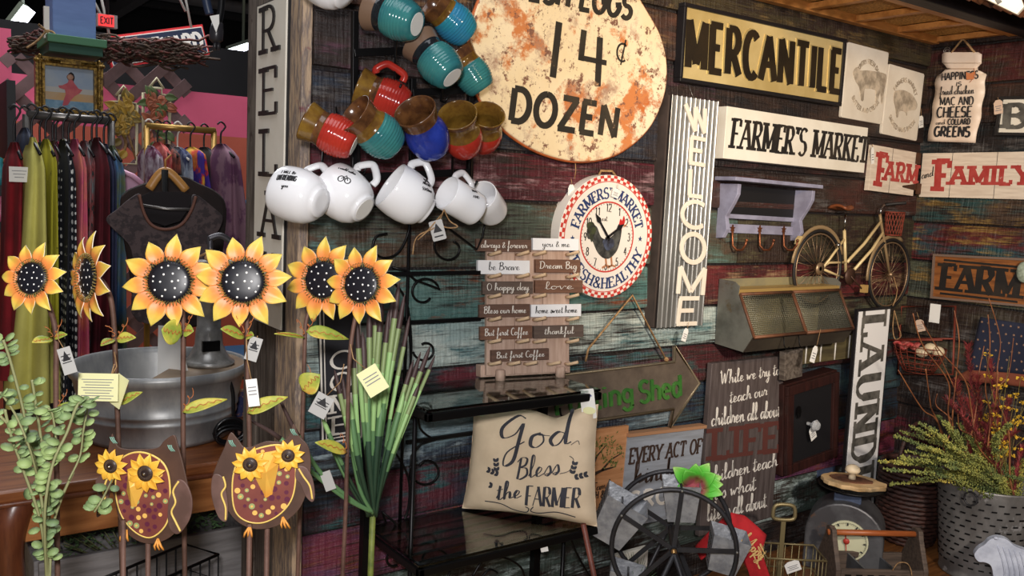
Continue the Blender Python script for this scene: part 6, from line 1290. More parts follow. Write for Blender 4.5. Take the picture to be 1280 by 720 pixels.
mb.build('wire_grid', black_iron, t); mb = MB(); mb.tube([(0, 0, zt2), (.36, 0, zt2), (.36, .12, zt2), (0, .12, zt2)], .004, 6, True); mb.build('rim', black_iron, t)
# ------------------------------------------------------------------ ferris-wheel planter
def facing_frame(o, yaw=0):
    """upright frame at o, turned towards the photographer, then by yaw degrees"""
    n = V((-o[0], -o[1], 0)).normalized(); n = Matrix.Rotation(radians(yaw), 3, 'Z') @ n; return frame(o, V((0, 0, 1)).cross(n), (0, 0, 1))
hub = Yp(842, 687, 1.45); dpt = depth(hub); RF = 77*dpt/FPX; M = facing_frame(hub, 4); GAP = .15
t = T('ferris_wheel_planter', 'black iron ferris wheel planter with galvanized pails', 'planter', M); iron = mat('grey_iron', C(62, 61, 64), .45, .5, C(46, 45, 48), 12)
angs = [86, 150, 226, 294, 4]
for z in (0, -GAP):
    mb = MB(); mb.tube([(RF*cos(2*pi*k/56), RF*sin(2*pi*k/56), z) for k in range(56)], .0062, 8, True)
    mb.build('ring', iron, t)
    for a in angs:
        mb = MB(); q = radians(a); f = frame((RF*.5*cos(q), RF*.5*sin(q), z), (cos(q), sin(q), 0), (0, 0, 1)); mb.box((0, 0, 0), (RF*.98, .006, .011), f); mb.m = 1; mb.ball((RF*cos(q), RF*sin(q), z+.007), .0038, 8); mb.build('spoke', [iron, mat('rivet', C(170, 166, 158), .3, .8)], t)
mb = MB(); mb.lathe([(.0085, -GAP-.012), (.0085, .012)], 14); mb.m = 1; mb.ball((0, 0, .014), .008, 10); mb.build('axle', [iron, mat('brass_knob', C(196, 150, 96), .3, .8)], t)
zb_ = -(hub.z-PZ)
mb = MB()
for z in (.03, -GAP-.03):
    for s in (-1, 1): mb.tube([(0, 0, z), (s*.13, zb_+.006, z)], .006, 8)
    mb.tube([(-.13, zb_+.006, z), (.13, zb_+.006, z)], .006, 8)
mb.build('stand', iron, t)
pail = mat('pail_galvanized', C(172, 174, 178), .42, .35, C(140, 142, 148), 38, (1, 1, 1), .25); pail_in = mat('pail_inside', C(60, 56, 50), .6, .4)
for a, ox, oy, s_, rz in ((86, .004, -.048, 1.0, 3), (150, -.012, -.036, 1.22, -26), (226, -.01, -.03, 1.0, -12), (294, .0, -.03, 1.0, 10), (4, -.018, -.03, 1.0, -12)):
    q = radians(a); cx, cy = RF*cos(q)+ox, RF*sin(q)+oy; f = Matrix.Translation((cx, cy, -GAP/2)) @ Matrix.Rotation(radians(rz), 4, 'Z') @ Matrix.Scale(s_, 4)
    mb = MB(); vs = []; n = 40; Hh = .096
    def ringp(hw, hd, y, wav=0):
        out = []
        for i in range(n):
            k = i/n*4; sd = int(k); u = k-sd
            p = [(-hw+2*hw*u, hd), (hw, hd-2*hd*u), (hw-2*hw*u, -hd), (-hw, -hd+2*hd*u)][sd]; out.append((p[0], y+wav*(i % 2), p[1]))
        return out
    lv = [ringp(.034, .034, -Hh/2), ringp(.047, .05, Hh/2, .0009), ringp(.0455, .0485, Hh/2, .0009), ringp(.033, .033, -Hh/2+.004)]
    vs = sum(lv, []); fs = [(j*n+i, j*n+(i+1) % n, (j+1)*n+(i+1) % n, (j+1)*n+i) for j in range(3) for i in range(n)]+[tuple(range(n))[::-1], tuple(range(3*n, 4*n))]
    mb.add(vs, fs, f, False); mb.m = 1
    for r in range(5):
        for c in range(4):
            for sx in (-1, 1): x = sx*(.0345+.013*(r+.6)/5.6+.0008); mb.box((x, -Hh/2+.014+.016*r, -.024+.016*c), (.0012, .0022, .009), f)
    o_ = mb.build('pail', [pail, pail_in], t)
    mb = MB(); mb.tube([(RF*cos(q), RF*sin(q), 0), (RF*cos(q), RF*sin(q), -GAP)], .0032, 6); mb.build('pivot_rod', iron, t)
# succulent in the top pail
s0 = Yp(868, 607, 1.47); M = facing_frame(s0); t = T('succulent', 'bright green artificial succulent with a pink heart in the top pail', 'plant', M)
suc = radial_mat('succulent_green', [(.0, C(184, 96, 104)), (.2, C(150, 130, 80)), (.4, C(96, 200, 66)), (.75, C(124, 216, 84)), (1, C(176, 220, 120))], .45)
rnd = random.Random(2)
for i in range(13):
    a = pi*(-.08+1.16*i/12) if i < 9 else pi*(1.1+.8*(i-8)/4); L = rnd.uniform(.062, .086)*(.8 if i > 8 else 1); mb = MB(); d = V((cos(a)*1.0, sin(a)*.52+.1, .3+rnd.uniform(-.2, .4))); leafmesh(mb, (0, 0, -.01), d, (0, .3, 1), L, .021, .12); o_ = mb.build('leaf', suc, t); md = o_.modifiers.new('thick', 'SOLIDIFY'); md.thickness = .003
mb = MB()
for i in range(9): a = 2*pi*i/9; leafmesh(mb, (0, .004, .0), V((cos(a), sin(a)*.7+.25, .9)), (cos(a), sin(a), -.4), .034, .008, .1)
mb.build('heart', mat('succulent_pink', C(186, 92, 108), .5, 0, C(150, 120, 70), 40), t)
# red towel
red_c = mat('red_cloth', C(190, 30, 36), .85, 0, C(166, 22, 30), 30, bump=.05)
yT = 1.43; f0 = facing_frame(Yp(925, 680, yT)); t = T('red_towel', 'red cloth towel with gold lettering draped over the right pail', 'towel', f0)
A = [loc_on(f0, *p) for p in ((868, 690), (876, 682), (890, 668), (905, 654), (915, 646))]; B_ = [loc_on(f0, *p) for p in ((874, 696), (894, 686), (906, 684), (912, 678), (918, 672))]
def tw(u, v):
    # upper roll then the hanging front
    P0 = [(868, 688), (885, 670), (905, 652), (914, 645), (930, 650), (948, 664), (958, 674)]; P1 = [(876, 697), (892, 684), (905, 678), (918, 678), (926, 686), (934, 695), (952, 690)]; P2 = [(878, 698), (893, 686), (905, 680), (922, 690), (938, 716), (942, 735), (968, 735)]
    def ev(P): x = u*(len(P)-1); i = min(int(x), len(P)-2); a, b = P[i], P[i+1]; return (a[0]+(b[0]-a[0])*(x-i), a[1]+(b[1]-a[1])*(x-i))
    a, b, c = ev(P0), ev(P1), ev(P2); p = (a[0]+(b[0]-a[0])*v*2, a[1]+(b[1]-a[1])*v*2) if v < .5 else (b[0]+(c[0]-b[0])*(v-.5)*2, b[1]+(c[1]-b[1])*(v-.5)*2)
    q = loc_on(f0, *p); return (q.x, q.y, .012*sin(pi*v)+.004*sin(16*u+3*v)-.03*(1-v)**2)
mb = MB(); mb.grid(tw, 30, 16); mb.build('cloth', red_c, t, solid=.004)
def strokes(mb, f0, P, w_, z): q = [loc_on(f0, *p) for p in P]; mb.ribbon([(p.x, p.y) for p in q], [w_]*len(q), z, z+.001)
mb = MB(); fz = f0 @ Matrix.Translation((0, 0, .021))
d = loc_on(fz, 957, 676)-loc_on(fz, 934, 667); 
text(mb, 'HAPPY', loc_on(fz, 926, 676), loc_on(fz, 951, 701)-loc_on(fz, 926, 676), (loc_on(fz, 940, 662)-loc_on(fz, 926, 676))*.8, .021, .022, font='S', wt=.05, ht=.025)
text(mb, 'fall', loc_on(fz, 946, 706), loc_on(fz, 958, 690)-loc_on(fz, 946, 706), (loc_on(fz, 938, 692)-loc_on(fz, 946, 706))*.8, .021, .022, font='S', wt=.05, ht=.025); mb.build('lettering', mat('gold_thread', C(230, 190, 120), .5), t)
# white sign board and small greenery behind the planter, red-brown stick
M, W_, H_ = quad('B', (771, 694), (812, 684), (806, 748), (766, 762), .05); t = T('white_board', 'small white lettered board leaning behind the ferris wheel planter', 'sign', M); mb = MB(); mb.box((0, -.06, -.01), (W_, H_+.12, .018)); mb.build('board', sign_cream, t, bevel=.002); mb = MB(); text(mb, 'love', (-W_*.3, 0), (W_*.7, 0), (0, H_*.4), -.001, .0005, font='S', wt=.09, ht=.05); mb.build('lettering', ink, t)
c = Yp(797, 716, 1.62); t = T('small_grass', 'small tuft of green grass behind the lower left pail', 'plant', V((c.x, c.y, PZ)))
mb = MB(); rnd = random.Random(8)
for i in range(60): a = rnd.random()*6.3; L = rnd.uniform(.05, .11); h0 = c.z-PZ-.07; mb.tube([(0, 0, h0), (.02*cos(a), .02*sin(a), h0+L*.6), (.05*cos(a), .05*sin(a), h0+L)], [.0016, .0014, .0004], 3)
mb.build('blades', mat('grass_green', C(84, 120, 76), .6), t); mb = MB(); mb.lathe([(0, 0), (.03, 0), (.038, c.z-PZ-.065), (.034, c.z-PZ-.065), (0, c.z-PZ-.075)], 16); mb.build('pot', galv_dark, t)
a, b = Yp(729, 655, 1.60), Yp(743, 722, 1.60); t = T('wooden_stick', 'slim red-brown wooden stick standing below the pillow', 'stick', V((b.x, 1.6, 0))); mb = MB(); d = (b-a)*(a.z/(a.z-b.z)); mb.tube([a-V((b.x, 1.6, 0)), a+d-V((b.x, 1.6, 0))], .007, 8); mb.build('rod', mat('redbrown_wood', C(122, 66, 52), .5, 0, C(92, 48, 38), 20), t)

# ------------------------------------------------------------------ wire basket, scale, tote, wicker basket
wire_b = mat('brass_wire', C(142, 128, 92), .45, .6)
yB = 1.58; o = V((Yp(988, 700, yB).x, yB, PZ)); fb = facing_frame(o, 18); t = T('handled_wire_basket', 'brass wire basket with an upright loop handle and price tag', 'basket', fb); zT = Yp(990, 690, yB).z-PZ
mb = MB(); hx, hd_ = .088, .06
for zz in (0, zT*.5, zT): mb.tube([(-hx, zz+.002, hd_), (hx, zz+.002, hd_), (hx, zz+.002, -hd_), (-hx, zz+.002, -hd_)], .0024 if zz < zT else .0034, 6, True)
for i in range(9):
    x = -hx+2*hx*i/8
    for z in (-hd_, hd_): mb.tube([(x, 0, z), (x, zT, z)], .0016, 4)
    mb.tube([(x, .002, -hd_), (x, .002, hd_)], .0016, 4)
for i in range(5):
    z = -hd_+2*hd_*i/4
    for x in (-hx, hx): mb.tube([(x, 0, z), (x, zT, z)], .0016, 4)
mb.build('wire_cage', wire_b, t); mb = MB(); hT = Yp(984, 651, yB+.05).z-PZ; hx0 = -.012; mb.box((hx0, hT*.55, -hd_), (.014, hT*.9, .006)); hL = (Yp(984, 632, yB+.05).z-PZ)-hT
mb.tube(catmull([(hx0-.026, hT+.006, -hd_), (hx0-.034, hT+hL*.5, -hd_), (hx0-.024, hT+hL, -hd_), (hx0+.024, hT+hL, -hd_), (hx0+.034, hT+hL*.5, -hd_), (hx0+.026, hT+.006, -hd_)], 5, True), .0062, 8, True); mb.build('handle', wire_b, t)
price_tag(t, V((-.02, zT, hd_+.004)), .045, .034, .4, card, .002)

yS = 1.70; cS = Yp(1058, 674, yS-.1); o = V((cS.x+.03, yS, PZ)); M = facing_frame(o, -4); t = T('kitchen_scale', 'old grey metal kitchen scale with a cream dial and a tray on top', 'scale', M); sg = mat('scale_grey', C(106, 106, 108), .45, .5, C(78, 76, 78), 8, spots=(C(112, 84, 66), 10, .64)); Mi = M.inverted()
dc = loc_on(M @ Matrix.Translation((0, 0, .085)), 1058, 676); wS = .122; yc = max(.085, dc.y+.02)
arch = [(-wS-.01+dc.x, 0), (wS-.01+dc.x, 0)]+[(dc.x-.01+wS*cos(radians(a)), yc-.012+wS*.92*sin(radians(a))) for a in range(0, 181, 12)]
mb = MB(); mb.prism(arch, -.07, .08); mb.build('body', sg, t, bevel=.006)
mb = MB(); f = Matrix.Translation((dc.x, dc.y, .081)); mb.lathe([(0, 0), (.062, 0), (.062, .006), (.067, .006), (.067, -.002)], 40, f, smooth=False); o_ = mb.build('dial', mat('dial_cream', C(206, 204, 170), .4), t)
mb = MB()
for k in range(12): a = 2*pi*k/12; mb.ribbon([(dc.x+.052*cos(a), dc.y+.052*sin(a)), (dc.x+.061*cos(a), dc.y+.061*sin(a))], [.0022, .0022], .0885, .089)
for k in range(60): a = 2*pi*k/60; mb.ribbon([(dc.x+.058*cos(a), dc.y+.058*sin(a)), (dc.x+.061*cos(a), dc.y+.061*sin(a))], [.0006, .0006], .0885, .089)
mb.build('dial_marks', ink, o_); mb = MB(); mb.ribbon([(dc.x-.004, dc.y+.02), (dc.x+.004, dc.y-.05)], [.0022, .001], .089, .0905); mb.lathe([(0, .089), (.01, .089), (.01, .092), (0, .092)], 14, Matrix.Translation((dc.x, dc.y, 0))); mb.build('needle', mat('needle_red', C(186, 62, 48), .5), o_)
yt = yc-.012+wS*.92; mb = MB(); mb.box((dc.x-.01, yt+.008, .0), (.085, .03, .085)); mb.build('tray_support', mat('scale_blue', C(70, 82, 108), .5, 0, C(56, 66, 88), 30), t, bevel=.003)
tr = Yp(1058, 619, yS); tz = Mi @ tr; f = Matrix.Translation((dc.x-.004, yt+.024, 0)) @ Matrix.Rotation(-pi/2, 4, 'X')
mb = MB(); mb.lathe([(0, 0), (.06, 0), (.105, .014), (.112, .02), (.103, .018), (.06, .006), (0, .006)], 36, f); mb.build('tray', black_iron, t)
wt = T('wood_slice_board', 'oval pale wood slice with bark and a mushroom knob on the scale', 'ornament', M @ Matrix.Translation((dc.x-.004, yt+.046, 0)))
pt = [(.096*cos(a*pi/12)*(1+.05*sin(a*2.3)), .078*sin(a*pi/12)*(1+.07*sin(a*3.1))) for a in range(24)]; pt = [(x+(.012 if x > .09 else 0), y) for x, y in pt]; f = Matrix.Rotation(-pi/2, 4, 'X')
mb = MB(); mb.prism(pt, 0, .015, f); mb.build('slice', mat('pale_wood_slice', C(216, 182, 134), .6, 0, C(196, 156, 104), 9), wt, bevel=.003); mb = MB(); mb.prism([(x*.66-.006, y*.5) for x, y in pt], .015, .019, f); mb.build('bark_patch', mat('bark_brown', C(112, 70, 46), .8, 0, C(84, 52, 36), 40), wt)
mb = MB(); mb.lathe([(0, .019), (.013, .019), (.011, .028), (.009, .036), (.02, .040), (.025, .049), (.021, .060), (.01, .066), (0, .067)], 20, f); mb.build('mushroom_knob', mat('mushroom_cream', C(226, 206, 172), .5), wt)

yT = 1.50; o = V((Yp(1090, 700, yT).x, yT, PZ)); M = facing_frame(o, 27); t = T('tool_tote', 'weathered wooden tool tote with a round dowel handle', 'tote', M)
tw_ = mat('tote_grey_wood', C(96, 80, 68), .7, 0, C(70, 58, 50), 6, (1.2, 14, 14), .12); L_, d_ = .140, .075; dz = Yp(1088, 668, yT).z-PZ
for s in (-1, 1):
    mb = MB(); f = Matrix(((0, 0, 1, s*L_), (0, 1, 0, 0), (1, 0, 0, 0), (0, 0, 0, 1))); mb.prism([(-d_, 0), (d_, 0), (d_, .085), (.03, dz-.01), (.022, dz+.016), (0, dz+.022), (-.022, dz+.016), (-.03, dz-.01), (-d_, .085)], -.008, .008, f); mb.build('end_board', tw_, t, bevel=.003)
for z in (-d_+.006, d_-.006):
    mb = MB(); mb.box((0, .045, z), (2*L_-.016, .086, .012))
    mb.build('side_board', tw_, t, bevel=.002)
mb = MB(); mb.box((0, .006, 0), (2*L_-.016, .012, 2*d_-.03)); mb.build('base', tw_, t)
for x in (-.05, .045): mb = MB(); mb.box((x, .05, 0), (.006, .07, 2*d_-.026)); mb.build('divider', mat('tote_zinc', C(110, 112, 116), .5, .4, C(80, 82, 84), 9), t)
mb = MB()
for i in range(7): mb.box((-.11+.036*i, .07, d_+.0005), (.02, .004, .0012))
mb.build('slots', black_iron, t)
mb = MB(); mb.tube([(-L_-.012, dz, 0), (L_+.012, dz, 0)], .0095, 12); mb.build('dowel_handle', mat('orange_dowel', C(176, 98, 50), .4, 0, C(150, 78, 38), 12, (1, 14, 14)), t)
mb = MB(); mb.tube(catmull([(.03, .088, d_), (.045, .115, d_+.004), (.075, .112, d_+.006), (.09, .07, d_+.006), (.07, .03, d_+.005)], 6), .0018, 5); mb.build('twine_loop', twine, t)

o = Zp(1132, 668, PZ); o = V((3.03, 1.66, PZ)); t = T('wicker_basket', 'dark brown round wicker basket in the barn corner behind the bucket', 'basket', o); wk = mat('dark_wicker', C(66, 36, 28), .6, 0, C(36, 20, 17), 40, (1, 1, 3), .3)
mb = MB(); n = 40
for k in range(17):
    z = .012+.016*k; r_ = .082+.03*sin(min(1, k/13)*pi*.6); mb.tube([((r_+.0035*(1 if (i+k) % 2 else -1))*cos(2*pi*i/n), (r_+.0035*(1 if (i+k) % 2 else -1))*sin(2*pi*i/n), z) for i in range(n)], .0086, 5, True)
mb.lathe([(0, .004), (.08, .004), (.098, .1), (.1, .26), (.094, .26), (0, .02)], 30); mb.build('woven_body', wk, t); mb = MB(); r_ = .104
mb.tube([(r_*cos(2*pi*i/n), r_*sin(2*pi*i/n), .285+.004*(i % 2)) for i in range(n)], .011, 6, True); mb.build('rim', wk, t); mb = MB(); mb.tube([(r_*cos(a), .0, .28+.16*sin(a)) for a in [pi*i/16 for i in range(17)]], .008, 6); mb.build('handle', wk, t)

# ------------------------------------------------------------------ olive bucket and its dried arrangements
ob = V((2.985, 1.375, PZ)); t = T('olive_bucket', 'tall galvanized bucket punched with rows of dark slots, full of dried stems', 'bucket', ob); Hb = Yp(1221, 604, 1.375).z-PZ; rb, rt = .122, .158
slotm = mat('bucket_galvanized', C(150, 148, 146), .5, .45, C(108, 106, 104), 8, (1, 1, .6), .1, spots=(C(196, 196, 198), 9, .6))
mb = MB(); mb.lathe([(0, .004), (rb, 0), (rb+.004, .006), (rb+.0005, .014), (rb+(rt-rb)*.12, Hb*.12), (rt-.006, Hb-.02), (rt+.004, Hb-.006), (rt+.004, Hb), (rt-.002, Hb), (rt-.01, Hb-.02), (rb, .02), (0, .02)], 60); mb.m = 1
for k in range(11):
    z = .05+(Hb-.09)*k/10; r_ = rb+(rt-rb)*(z/Hb)+.0006; nn = 26
    for i in range(nn): a = 2*pi*(i+.5*(k % 2))/nn; mb.box((r_, 0, z), (.0022, .016, .0042), Matrix.Rotation(a, 4, 'Z'))
mb.build('bucket_body', [slotm, black_iron], t); mb = MB()
for a in (3.3, .2): mb.tube([(rt*cos(a)+.006*cos(a)+.02*sin(b)*sin(a), rt*sin(a)+.006*sin(a)-.02*sin(b)*cos(a), Hb-.03+.022*cos(b)) for b in [2*pi*i/12 for i in range(12)]], .003, 5, True)
mb.build('ear', iron, t)
yb = 1.375; top = ob+V((0, 0, Hb-.03))
def bunch(name, label, tips, mats, seed, stem_r, leaf, dens, ysp=.10, wob=.0, kindstuff=True):
    t = T(name, label, 'plant', top, 'dried stems in the olive bucket' if 0 else None); Mi = t.matrix_world.inverted(); rnd = random.Random(seed); st, lf = MB(), MB()
    for (px, py) in tips:
        y = yb+rnd.uniform(-ysp, ysp); y = min(y, 1.78); e = Yp(px, py, y); e = Xp(px, py, 3.16-.12*rnd.random()) if e.x > 3.16 else e; a = top+V((rnd.uniform(-.09, .09), rnd.uniform(-.09, .09), -.02)); m_ = a.lerp(e, .5)+V((0, 0, .03))
        P = [a, m_, e]
        if wob: P = [a]+[a.lerp(e, k/6)+V((rnd.uniform(-1, 1), rnd.uniform(-1, 1)*.5, rnd.uniform(-1, 1)))*wob for k in range(1, 6)]+[e+V((rnd.uniform(-1, 1), 0, .5))*wob]
        q = [Mi @ p for p in catmull(P, 6)]; n = len(q); st.tube(q, [stem_r*(1-.6*i/n) for i in range(n)], 5)
        leaf(lf, q, rnd, dens)
    st.build('stems', mats[0], t)
    if lf.v: o_ = lf.build('foliage', mats[1], t); o_['kind'] = 'stuff'
    return t
def heather(lf, q, rnd, dens):
    n = len(q)
    for i in range(int(n*.12), n):
        for k in range(dens):
            p = q[i-1].lerp(q[i], rnd.random()); a = rnd.random()*6.3; w_ = (1-.6*(i/n))*.016+.003; d = V((cos(a), sin(a), rnd.uniform(-.2, .8)))*w_*rnd.random()**.5; r_ = rnd.uniform(.0022, .0040)
            c = p+d; lf.add([c+V((r_, 0, 0)), c+V((0, r_, 0)), c+V((-r_, 0, 0)), c+V((0, -r_, 0)), c+V((0, 0, r_*1.4)), c-V((0, 0, r_))], [(0, 1, 4), (1, 2, 4), (2, 3, 4), (3, 0, 4), (1, 0, 5), (2, 1, 5), (3, 2, 5), (0, 3, 5)], None, True)
def needles(lf, q, rnd, dens):
    n = len(q)
    for i in range(int(n*.3), n):
        for k in range(dens):
            p = q[i-1].lerp(q[i], rnd.random()); a = rnd.random()*6.3; L = rnd.uniform(.012, .026); d = (q[i]-q[i-1]).normalized()*.8+V((cos(a), sin(a), rnd.uniform(-.3, .5)))*.7; s = d.cross(V((.3, .5, .8))).normalized()*.0016; e = p+d.normalized()*L; lf.add([p-s, p+s, e+s*.3, e-s*.3], [(0, 1, 2, 3)])
def blossoms(lf, q, rnd, dens):
    n = len(q)
    for i in range(int(n*.45), n, 2):
        if rnd.random() < .35: continue
        c0 = q[i]+V((rnd.uniform(-1, 1), rnd.uniform(-1, 1), rnd.uniform(-.5, 1)))*.014
        for k in range(dens):
            a = rnd.random()*6.3; c = c0+V((cos(a), sin(a), rnd.uniform(-.6, .6)))*.007; r_ = .0052; s = V((cos(a), sin(a), .3)).normalized(); b = s.orthogonal().normalized()
            lf.add([c, c+s*r_+b*r_*.6, c+s*r_*1.6, c+s*r_-b*r_*.6], [(0, 1, 2, 3)])
def none(lf, q, rnd, dens): pass
willow = mat('willow_brown', C(150, 94, 56), .55, 0, C(104, 58, 36), 12); hst = mat('heather_stem', C(96, 92, 50), .7)
bunch('curly_willow', 'bare curly willow branches rising from the bucket', [(1140, 400), (1158, 408), (1150, 470), (1175, 440), (1195, 395), (1203, 470), (1234, 380), (1240, 400), (1262, 430), (1190, 520), (1165, 500), (1225, 440), (1252, 470), (1128, 470)], [willow, willow], 3, .0036, none, 0, .12, .036)
bunch('burgundy_foliage', 'burgundy needle-leaved branches in the middle of the bucket', [(1210, 430), (1195, 478), (1222, 470), (1238, 450), (1210, 500), (1245, 510), (1262, 500), (1184, 500), (1230, 530), (1270, 540), (1200, 560), (1278, 560)], [mat('burgundy_stem', C(92, 44, 40), .7), mat('burgundy_leaf', C(146, 56, 54), .7, 0, C(104, 36, 42), 20, col3=C(170, 96, 58))], 5, .002, needles, 40, .09)
bunch('yellow_sprays', 'tall sprays of small yellow blossoms at the right of the bucket', [(1232, 440), (1262, 445), (1258, 475), (1245, 480), (1270, 490), (1235, 500), (1280, 500), (1276, 470), (1250, 530), (1284, 520), (1268, 520), (1225, 520), (1295, 480), (1290, 540)], [mat('olive_stem', C(120, 104, 48), .7), mat('blossom_yellow', C(226, 184, 52), .6, 0, C(206, 160, 40), 30)], 9, .0015, blossoms, 18, .09)
bunch('heather_sprays', 'yellow-green heather sprays arching over the left rim of the bucket', [(1102, 578), (1108, 588), (1112, 606), (1118, 545), (1130, 550), (1135, 565), (1125, 572), (1150, 530), (1165, 535), (1160, 560), (1178, 545), (1175, 575), (1190, 540), (1200, 570), (1120, 580), (1145, 575), (1180, 528), (1214, 580), (1235, 570), (1250, 590), (1265, 585), (1280, 600), (1222, 600), (1195, 600), (1175, 595), (1260, 560), (1240, 610), (1140, 600), (1160, 590), (1210, 545), (1225, 555), (1245, 545), (1200, 590), (1270, 610), (1280, 575), (1150, 560), (1188, 560), (1170, 520), (1198, 530), (1215, 570), (1230, 590), (1250, 570), (1275, 590), (1160, 575), (1185, 585), (1205, 550), (1240, 525), (1262, 530), (1128, 540), (1140, 535), (1230, 604), (1250, 604), (1272, 604), (1200, 598), (1215, 596), (1262, 596), (1245, 598), (1285, 590)], [hst, mat('heather_yellow_green', C(84, 98, 54), .7, 0, C(146, 146, 68), 9, ramp=(.4, .58), col3=C(196, 172, 78))], 11, .0016, heather, 25, .13)

# ------------------------------------------------------------------ sheep cut-out at the front right corner
yC = 1.20; f0 = facing_frame(Yp(1258, 700, yC), 12); t = T('sheep_cutout', 'whitewashed wooden sheep-shaped cut-out in the bottom right corner', 'ornament', f0)
P = [(1217, 692), (1222, 684), (1230, 679), (1236, 673), (1246, 670), (1258, 673), (1268, 681), (1282, 686), (1300, 690), (1312, 700), (1312, 730), (1312, 770), (1300, 772), (1298, 745), (1260, 745), (1258, 772), (1246, 772), (1244, 745), (1241, 722), (1238, 706), (1230, 701), (1222, 700)]
pl2 = [(p.x, p.y) for p in catmull([loc_on(f0, *p).to_3d() for p in P], 4, True)]; ymin = min(p[1] for p in pl2); fz0 = PZ-f0.translation.z
pl2 = [(x, y if y > ymin+.02 else fz0) for x, y in pl2]; shp = mat('whitewashed_carving', C(206, 212, 226), .6, 0, C(176, 182, 198), 16, (1, 1, 1), .3)
mb = MB(); mb.prism(pl2, -.014, .014); mb.build('body', shp, t, bevel=.006)
mb = MB()
for k in range(9): a = loc_on(f0, 1246+7*k, 680+2*k); b = loc_on(f0, 1252+6*k, 740); mb.tube(catmull([(a.x, a.y, .014), ((a.x+b.x)/2+.012, (a.y+b.y)/2, .016), (b.x, b.y, .014)], 4), .0022, 4)
mb.build('fleece_grooves', shp, t); mb = MB(); a = loc_on(f0, 1244, 671); mb.ball((a.x, a.y, .012), .008, 8, sc=(1, .7, .8)); mb.build('ear', shp, t)

# ------------------------------------------------------------------ egg basket and star fabric on the right wall
M = frame(Rp(1145, 440, .12), (0, -1, 0), (0, 0, 1)); t = T('egg_basket', 'rust wire wall basket holding cream eggs and a red cloth', 'basket', M); k3 = lambda px, py, z=0: (loc_on(M, px, py).x, loc_on(M, px, py).y, z)
mb = MB(); 
for P in (((1112, 384), (1180, 384), (1177, 470), (1108, 470)),): mb.tube([k3(*p, -.08) for p in P], .005, 6, True)
for z in (.0, -.08): mb.tube([k3(1108, 425, z), k3(1178, 425, z)], .0035, 6)
a, b = V(k3(1112, 428)), V(k3(1176, 428)); cx, cy, rx = (a.x+b.x)/2, a.y, (b.x-a.x)/2
for v in range(6):
    q = v/5; mb.tube([(cx+rx*(1-.45*q**1.6)*cos(2*pi*i/22), cy-.10*q, -.04+.06*(1-.45*q**1.6)*sin(2*pi*i/22)) for i in range(22)], .0018, 4, True)
for i in range(18): mb.tube([(cx+rx*(1-.45*q**1.6)*cos(2*pi*i/18), cy-.10*q, -.04+.06*(1-.45*q**1.6)*sin(2*pi*i/18)) for q in (0, .2, .4, .6, .8, 1)], .0014, 4)
mb.build('wire_frame', rust_red, t); price_tag(t, V(k3(1146, 390, .0)), .034, .045, .35, mat('tag_tan', C(214, 186, 164), .7), .03); mb = MB(); p = k3(1165, 392, -.02); mb.prism([(p[0]+x, p[1]+y) for x, y in rect(.04, .07)], p[2], p[2]+.001); mb.build('price_card', card, t)
mb = MB(); mb.tube(catmull([k3(1118, 388), k3(1123, 408), k3(1126, 420), k3(1119, 424), k3(1116, 410), k3(1118, 388)], 5), .0022, 5); mb.build('twine_loop', twine, t)
for i, (px, py, w_) in enumerate(((1147, 441, 'left'), (1158, 436, 'middle'), (1167, 440, 'right'))):
    Me = M @ Matrix.Translation((loc_on(M, px, py).x, loc_on(M, px, py).y, -.03)); e = T('egg', 'cream egg in the rust wire basket, '+w_+'most of three' if w_ != 'middle' else 'cream egg in the rust wire basket, between the other two', 'egg', Me, 'eggs in the wire basket'); mb = MB(); mb.ball((0, 0, 0), .02, 16, sc=(1.25, 1, 1)); mb.build('shell', mat('egg_shell', C(226, 206, 170), .5), e)
e = T('red_cloth', 'red patterned cloth lying in the left of the wire basket', 'cloth', M @ Matrix.Translation((loc_on(M, 1128, 434).x, loc_on(M, 1128, 434).y, -.03))); mb = MB(); mb.grid(lambda u, v: ((u-.5)*.075, .012*sin(9*u)*cos(7*v)+.006, (v-.5)*.06), 14, 10); mb.build('folds', mat('red_print', C(176, 56, 56), .8, 0, C(206, 120, 110), 40), e, solid=.012)
M = frame(Rp(1255, 432, .05), (0, -1, 0), (0, 0, 1)); t = T('star_fabric', 'navy blue cloth dotted with pale stars and a rust border on the right wall', 'cloth', M); k2 = lambda px, py: loc_on(M, px, py)
a, b, c_, d_ = k2(1226, 396), k2(1310, 410), k2(1308, 470), k2(1212, 462)
mb = MB(); mb.grid(lambda u, v: (*((a*(1-u)+b*u)*(1-v)+(d_*(1-u)+c_*u)*v), .008*sin(7*u+2*v)), 20, 12); mb.build('navy_cloth', mat('navy_cloth', C(30, 34, 54), .85), t, solid=.006); mb = MB(); rnd = random.Random(6)
for i in range(9):
    for j in range(6):
        u, v = (i+.5+.5*(j % 2))/9.5, (j+.5)/6; p = (a*(1-u)+b*u)*(1-v)+(d_*(1-u)+c_*u)*v; z = .008*sin(7*u+2*v)+.0042; mb.prism([(p.x+.005*(1 if q % 2 else .45)*cos(q*pi/5), p.y+.005*(1 if q % 2 else .45)*sin(q*pi/5)) for q in range(10)], z, z+.001)
mb.build('stars', mat('star_tan', C(150, 116, 92), .8), t); mb = MB(); e_, f_ = k2(1308, 486), k2(1190, 474); mb.grid(lambda u, v: (*((d_*(1-u)+c_*u)*(1-v)+(f_*(1-u)+e_*u)*v), .006*sin(9*u)+.004), 16, 4); mb.build('rust_border', mat('rust_cloth', C(128, 66, 44), .85), t, solid=.006)
